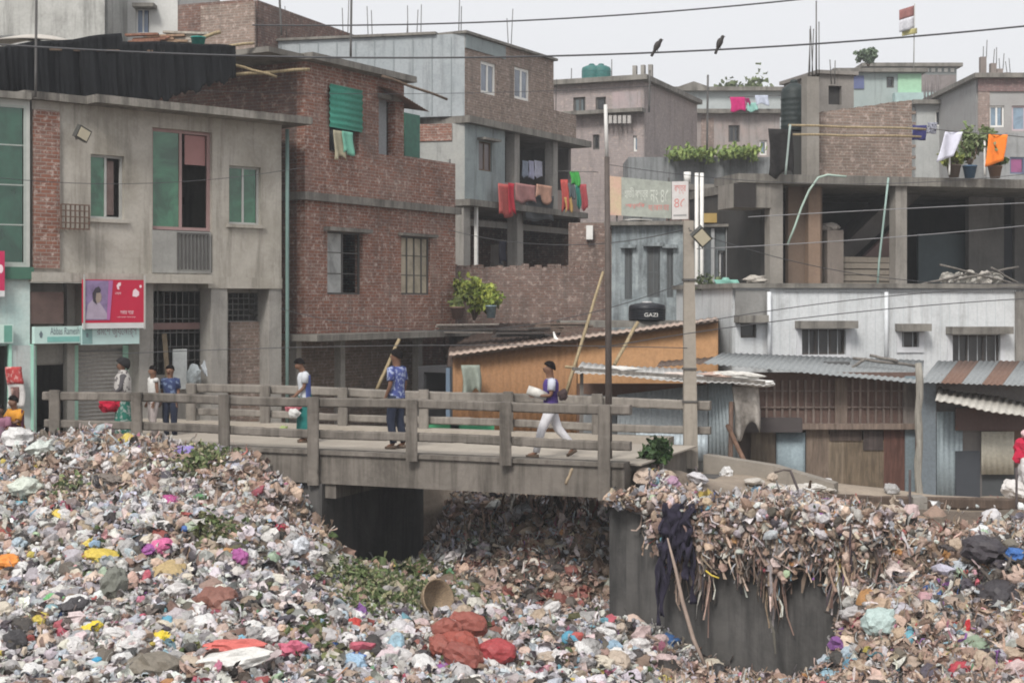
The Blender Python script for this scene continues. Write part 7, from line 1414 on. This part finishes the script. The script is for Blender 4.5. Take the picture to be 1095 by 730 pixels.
    if hair: cap('hair', HAIRM, .108, 1.08, (.80, 2.25))
    def ring(c, ax, rx, ry, n=16, ph=0):
        ax = ax.normalized(); y = Vector((0, 1, 0)); y = (y - ax * y.dot(ax)).normalized(); x = y.cross(ax).normalized(); return [c + x * math.cos(2 * math.pi * i / n) * rx + y * math.sin(2 * math.pi * i / n) * ry for i in range(n)]
    def loft(name, mat, rings, parent=t, close=True):
        m = MB(); n = len(rings[0]); b = 0; F = []
        for r_ in rings:
            for p in r_: m.v.append(tuple(W(p)))
        for i in range(len(rings) - 1):
            for j in range(n): q = (j + 1) % n; m.f.append((i * n + j, i * n + q, (i + 1) * n + q, (i + 1) * n + j)); m.uv += [(0, 0)] * 4; m.sm.append(True)
        if close:
            e = (len(rings) - 1) * n; m.f.append(tuple(e + j for j in range(n))); m.uv += [(0, 0)] * n; m.sm.append(True)
        return m.build(name, mat, parent)
    up = (J['nek'] - J['pel']).normalized(); g = girth
    def torso(name, mat, grow, zlo=-.10, hi=.99):
        a, b = J['pel'], J['nek']; prof = [(zlo, .135, .185), (.05, .128, .178), (.3, .120, .165), (.55, .130, .180), (.78, .132, .200), (.90, .115, .195), (.965, .085, .135), (hi, .062, .072)]
        return loft(name, mat, [ring(a.lerp(b, f) if f >= 0 else a + (a - b) * -f, up, x * k * grow * g * (1 + .02 * math.sin(i * 2.3)), y * k * grow * g) for i, (f, x, y) in enumerate(prof)], t, False)
    def limb(name, mat, pts, rs, parent=t): return MB().tube([W(p) for p in pts], rs, 10).build(name, mat, parent)
    if shirt:
        sh_ = torso('shirt', shirt, 1.0)
        for sd in ('l', 'r'):
            a, b, c = J[sd + 's'], J[sd + 'e'], J[sd + 'w']; ins = a + (J['che'] - a) * .25 + Vector((0, 0, .02 * k))
            if sleeve <= 1: pts, rs = [ins, a, a.lerp(b, sleeve)], [.07 * k, .074 * k, .070 * k]
            else: pts, rs = [ins, a, b, b.lerp(c, sleeve - 1)], [.07 * k, .072 * k, .056 * k, .045 * k]
            limb('sleeve', shirt, pts, rs)
    if vest: torso('vest', vest, 1.06, -.12, .975)
    if pants:
        loft('waist', pants, [ring(J['pel'] + Vector((0, 0, z * k)), Vector((0, 0, 1)), x * k * g, y * k * g) for z, x, y in ((-.10, .10, .165), (-.04, .125, .178), (.04, .124, .172), (.09, .115, .160))], t, False)
        for sd in ('l', 'r'):
            a, b, c = J[sd + 'h'], J[sd + 'k'], J[sd + 'a']
            if shorts: limb('trouser_leg', pants, [a + Vector((0, 0, .04 * k)), a.lerp(b, .5), a.lerp(b, 1.0)], [.105 * k, .098 * k, .09 * k])
            else: limb('trouser_leg', pants, [a + Vector((0, 0, .04 * k)), a.lerp(b, .5), b, b.lerp(c, .5), b.lerp(c, .97)], [.105 * k, .092 * k, .078 * k, .068 * k, .062 * k])
    if skirt:
        mid = (J['la'] + J['ra']) / 2; bot = Vector((mid.x, mid.y, skirtlen * k)); rs = []
        for f, x, y in ((0, .125, .17), (.25, .15, .19), (.6, .18, .205), (1, .20, .22)):
            c = (J['pel'] + Vector((0, 0, .08 * k))).lerp(bot, f); q = ring(c, Vector((0, 0, 1)), x * k, y * k, 24); q = [p + (p - c) * .09 * math.sin(i * 2.1) * f for i, p in enumerate(q)]; rs.append(q)
        loft('skirt', skirt, rs[::-1], t, False)
    for sd in ('l', 'r'):
        a, b = J[sd + 'a'], J[sd + 't']; limb('sandal', plain((.10, .07, .05), .8), [a + Vector((-.05 * k, 0, -.052 * k)), (a + b) / 2 + Vector((0, 0, -.035 * k)), b + Vector((.03 * k, 0, -.012 * k))], [.03 * k, .036 * k, .026 * k])
    if scarf: cap('headscarf', scarf, .122, 1.25, (.80, 2.75), 1.12)
    if shawl:
        a, b = J['pel'], J['nek']; loft('shawl', shawl, [ring(a.lerp(b, f), up, x * k, y * k, 20) for f, x, y in ((.0, .19, .235), (.3, .18, .235), (.6, .175, .24), (.85, .16, .225), (1.02, .11, .13), (1.15, .095, .10))], t, False)
    return t, J, W, k
def stride(a, b): return a
zd = DECK + .012
walk_l = dict(lk=(.16, .10, .52), la=(.22, .10, .09), lt=(.37, .10, .05), rk=(-.04, -.10, .50), ra=(-.30, -.10, .16), rt=(-.18, -.105, .03))
# man in blue patterned shirt, seen from behind and a little to the side
p = P(424, 480, 27.3); person('man in a blue patterned shirt and navy trousers walking away on the bridge', (p.x, p.y, zd), math.radians(150), 1.78, dict(lk=(.06, .09, .51), la=(-.0, .09, .09), lt=(.14, .09, .03), rk=(.0, -.09, .50), ra=(-.10, -.09, .10), rt=(.05, -.095, .03), le=(-.03, .23, 1.12), lw=(.08, .22, .90), re=(-.03, -.23, 1.12), rw=(.04, -.22, .88)), cloth((.07, .09, .26), pat=(.28, .32, .46), ps=16), cloth((.022, .028, .05)), sleeve=.75)
# youth with the white and blue shirt
p = P(326, 472, 28.6); t, J, W, k = person('youth in a white and blue shirt with bowed head carrying a pink bag', (p.x, p.y, zd), math.radians(190), 1.60, dict(nek=(.03, 0, 1.43), hb=(.07, 0, 1.51), hm=(.115, 0, 1.575), ht=(.15, 0, 1.635), le=(.02, .21, 1.13), lw=(.20, .17, .95), re=(.02, -.21, 1.13), rw=(.20, -.17, .93)), cloth((.55, .57, .60)), None, cloth((.02, .16, .15)), sleeve=.7, vest=None, skirtlen=.12)
MB().grid(lambda u, v: W(Vector((.02 - .142 * math.cos((u - .5) * 2.6) + .02 * v, .205 * math.sin((u - .5) * 2.6), .86 + .50 * v)) * k), 14, 8, .01).build('blue_back_panel', cloth((.07, .10, .30)), t)
hp = W(J['lw']) + Vector((-.05, -.02, -.22)); me = BAGM[0].copy(); me.materials.append(plastic((.48, .14, .17))); o = bpy.data.objects.new('carrier_bag', me); COL.objects.link(o); o.location = hp; o.scale = (.15, .11, .22); tag(o, 'pink carrier bag held by the youth with the bowed head', 'bag')
me = BAGM[6].copy(); me.materials.append(plastic((.62, .62, .60))); o = bpy.data.objects.new('carrier_bag', me); COL.objects.link(o); o.location = hp + Vector((.04, -.08, -.10)); o.scale = (.11, .09, .15); tag(o, 'small white carrier bag hanging below the pink one', 'bag')
me = BAGM[2].copy(); me.materials.append(plastic((.34, .42, .16))); o = bpy.data.objects.new('carrier_bag', me); COL.objects.link(o); g_ = BP(near_t(302), .02, 0); o.location = (g_.x, g_.y + .1, .44); o.scale = (.10, .08, .12); tag(o, 'yellow green bag hung on the near bridge rail', 'bag')
# man with the purple vest striding
p = P(589, 493, 25.75); t, J, W, k = person('man in a purple vest and white trousers striding with a white roll', (p.x, p.y, zd), math.radians(184), 1.66, dict(pel=(0, 0, .90), spi=(.0, 0, 1.04), che=(.0, 0, 1.23), nek=(0, 0, 1.40), hb=(.02, 0, 1.49), hm=(.035, 0, 1.57), ht=(.035, 0, 1.635), ls=(0, .165, 1.355), rs=(0, -.165, 1.355), lh=(0, .09, .86), rh=(0, -.09, .86), lk=(.17, .10, .50), la=(.27, .10, .09), lt=(.42, .10, .045), rk=(-.14, -.10, .50), ra=(-.42, -.10, .17), rt=(-.32, -.105, .03), le=(.02, .23, 1.10), lw=(.24, .16, 1.10), re=(-.10, -.22, 1.12), rw=(-.04, -.23, .87)), cloth((.52, .54, .62)), cloth((.66, .65, .68)), None, sleeve=.65, vest=cloth((.075, .045, .19)))
MB().tube([W(Vector((.15, .12, 1.10)) * k), W(Vector((.52, .10, 1.22)) * k)], .07, 12); a = W(Vector((.08, .13, 1.08)) * k); b = W(Vector((.42, .10, 1.20)) * k); tag(MB().tube([a, a.lerp(b, .5), b], [.07, .085, .08], 12).build('white_roll', cloth((.58, .56, .52), .4)), 'white cloth roll carried under the arm of the man in the purple vest', 'roll')
me = BAGM[7].copy(); me.materials.append(cloth((.06, .04, .04))); o = bpy.data.objects.new('shoulder_bag', me); COL.objects.link(o); o.location = W(Vector((-.19, .20, 1.12)) * k); o.scale = (.10, .08, .16); tag(o, 'small dark bag behind the shoulder of the man in the purple vest', 'bag')
# woman with patterned shawl
zst = lambda x, y: Tz(x, y)
p = P(131, 471, 29.5); t, J, W, k = person('woman in a black headscarf and white patterned shawl carrying a red bag', (p.x, p.y, zst(p.x, p.y)), math.radians(200), 1.62, dict(le=(.05, .20, 1.13), lw=(.20, .10, 1.0), re=(.05, -.20, 1.13), rw=(.18, -.12, .98)), cloth((.08, .075, .08)), None, cloth((.03, .16, .12), pat=(.25, .3, .28), ps=14), sleeve=1.8, scarf=cloth((.018, .017, .018)), shawl=cloth((.42, .40, .38), pat=(.10, .09, .09), ps=11), hair=None, skirtlen=.08)
me = BAGM[1].copy(); me.materials.append(cloth((.46, .015, .045))); o = bpy.data.objects.new('red_bag', me); COL.objects.link(o); o.location = W(Vector((.24, .02, .82)) * k); o.scale = (.26, .18, .36); tag(o, 'round red cloth bag carried by the woman in the black headscarf', 'bag')
# two boys
p = P(164, 472, 30.0); person('boy in a white sleeveless top and pale trousers facing the shutters', (p.x, p.y, zst(p.x, p.y)), math.radians(215), 1.46, dict(lk=(.04, .09, .5), la=(.02, .09, .08), rk=(.0, -.1, .5), ra=(-.12, -.1, .1)), cloth((.58, .57, .55)), cloth((.40, .35, .34)), sleeve=.12)
p = P(182, 472, 30.15); person('boy in a navy printed t shirt and dark trousers facing the camera', (p.x, p.y, zst(p.x, p.y)), math.radians(258), 1.47, {}, cloth((.035, .05, .12), pat=(.13, .17, .26), ps=12), cloth((.022, .028, .05)), sleeve=.75)
# seated women by the pillar
sit = dict(pel=(0, 0, .17), spi=(.02, 0, .30), che=(.07, 0, .48), nek=(.10, 0, .64), hb=(.13, 0, .72), hm=(.15, 0, .80), ht=(.15, 0, .865), ls=(.07, .165, .60), rs=(.07, -.165, .60), le=(.20, .22, .38), lw=(.38, .10, .36), re=(.20, -.22, .38), rw=(.38, -.06, .34), lh=(.02, .09, .15), rh=(.02, -.09, .15), lk=(.40, .11, .38), rk=(.42, -.10, .36), la=(.52, .10, .07), ra=(.54, -.09, .07), lt=(.66, .10, .03), rt=(.68, -.09, .03))
def seated(label, px, d, yaw, H, top, wrap, hair_=True):
    x = XX(px, d); z = Tz(x, d); t, J, W, k = person(label, (x, d, z + .02), yaw, H, sit, top, wrap, None, sleeve=.8, hair='short')
    MB().grid(lambda u, v: W(Vector((.14 - .19 * math.cos((u - .5) * 2.9), .24 * math.sin((u - .5) * 2.9), .10 + .62 * v - .16 * v * v * (1 - abs(u - .5))))* k * Vector((1, 1, 1)).x), 14, 10, .012).build('shawl', wrap, t); return t
seated('woman in orange and maroon wraps seated on the ground at the pillar', 20, 29.9, math.radians(235), 1.62, cloth((.62, .28, .04)), cloth((.11, .035, .06)))
seated('dark haired person in mauve seated at the very edge of the picture', 1, 29.6, math.radians(275), 1.5, cloth((.30, .14, .20)), cloth((.16, .10, .13)))
# ------------------------------------------------------------------ birds on the wire
def bird(px, lean, label):
    pts = [(-40, 45), (420, 62), (1135, 24)]; (x0, y0), (x1, y1), (x2, y2) = pts
    y = y0 * (px - x1) * (px - x2) / ((x0 - x1) * (x0 - x2)) + y1 * (px - x0) * (px - x2) / ((x1 - x0) * (x1 - x2)) + y2 * (px - x0) * (px - x1) / ((x2 - x0) * (x2 - x1))
    w0 = P(px, y, 27) + Vector((0, 0, .017)); t = thing('bird', label, 'bird', w0); ax = Vector((math.sin(lean), .12, math.cos(lean))).normalized(); c = w0 + Vector((0, 0, .085)); sx = ax.cross(Vector((0, 1, 0))).normalized(); fy = sx.cross(ax)
    prof = [(-.20, .010, .022), (-.17, .012, .026), (-.09, .016, .024), (-.06, .035, .036), (-.01, .052, .052), (.05, .055, .058), (.09, .042, .046), (.115, .030, .032), (.14, .034, .034), (.165, .026, .026), (.178, .008, .008)]; m = MB(); n = 14
    for h, ry, rx in prof:
        for j in range(n): a = 2 * math.pi * j / n; m.v.append(tuple(c + ax * h + sx * math.cos(a) * rx + fy * math.sin(a) * ry + sx * (-.012 if .10 < h < .18 else 0)))
    for i in range(len(prof) - 1):
        for j in range(n): q = (j + 1) % n; m.f.append((i * n + j, i * n + q, (i + 1) * n + q, (i + 1) * n + j)); m.uv += [(0, 0)] * 4; m.sm.append(True)
    m.f.append(tuple(range(n))[::-1]); m.f.append(tuple((len(prof) - 1) * n + j for j in range(n))); m.uv += [(0, 0)] * 2 * n; m.sm += [False] * 2
    m.build('body', plain((.035, .030, .028), .7, .5), t); b0 = c + ax * .152 + Vector((.022, -.01, 0)); MB().tube([b0, b0 + Vector((.022, -.008, -.004)), b0 + Vector((.034, -.01, -.014))], [.010, .007, .002], 8).build('beak', plain((.05, .045, .04), .4), t)
    for s_ in (-.018, .018): MB().tube([c + Vector((s_, 0, -.03)), w0 + Vector((s_ + .004, 0, .0)), w0 + Vector((s_ + .014, -.012, -.012))], [.009, .006, .004], 6).build('leg', plain((.12, .10, .07), .6), t)
bird(702, .50, 'dark bird with a pale head perched on the wire, lower of the two'); bird(769, .38, 'dark bird perched higher up the wire, its tail hanging down')
# ------------------------------------------------------------------ haze: one box of thin air round the whole place
m = MB(); m.box(-430, 430, -5.6, 24, -720, 45)
hz = m.build('haze', bpy.data.materials.new('haze_air')); hz['kind'] = 'stuff'; tag(hz, 'thin pale summer haze that fades the far houses', 'haze', kind='stuff')
hm = hz.data.materials[0]; hm.use_nodes = True; hn = hm.node_tree; hn.nodes.remove(hn.nodes['Principled BSDF'])
pv = hn.nodes.new('ShaderNodeVolumePrincipled'); pv.inputs['Color'].default_value = (.90, .92, .95, 1); pv.inputs['Density'].default_value = .0012; pv.inputs['Anisotropy'].default_value = .15
hn.links.new(pv.outputs['Volume'], hn.nodes['Material Output'].inputs['Volume'])
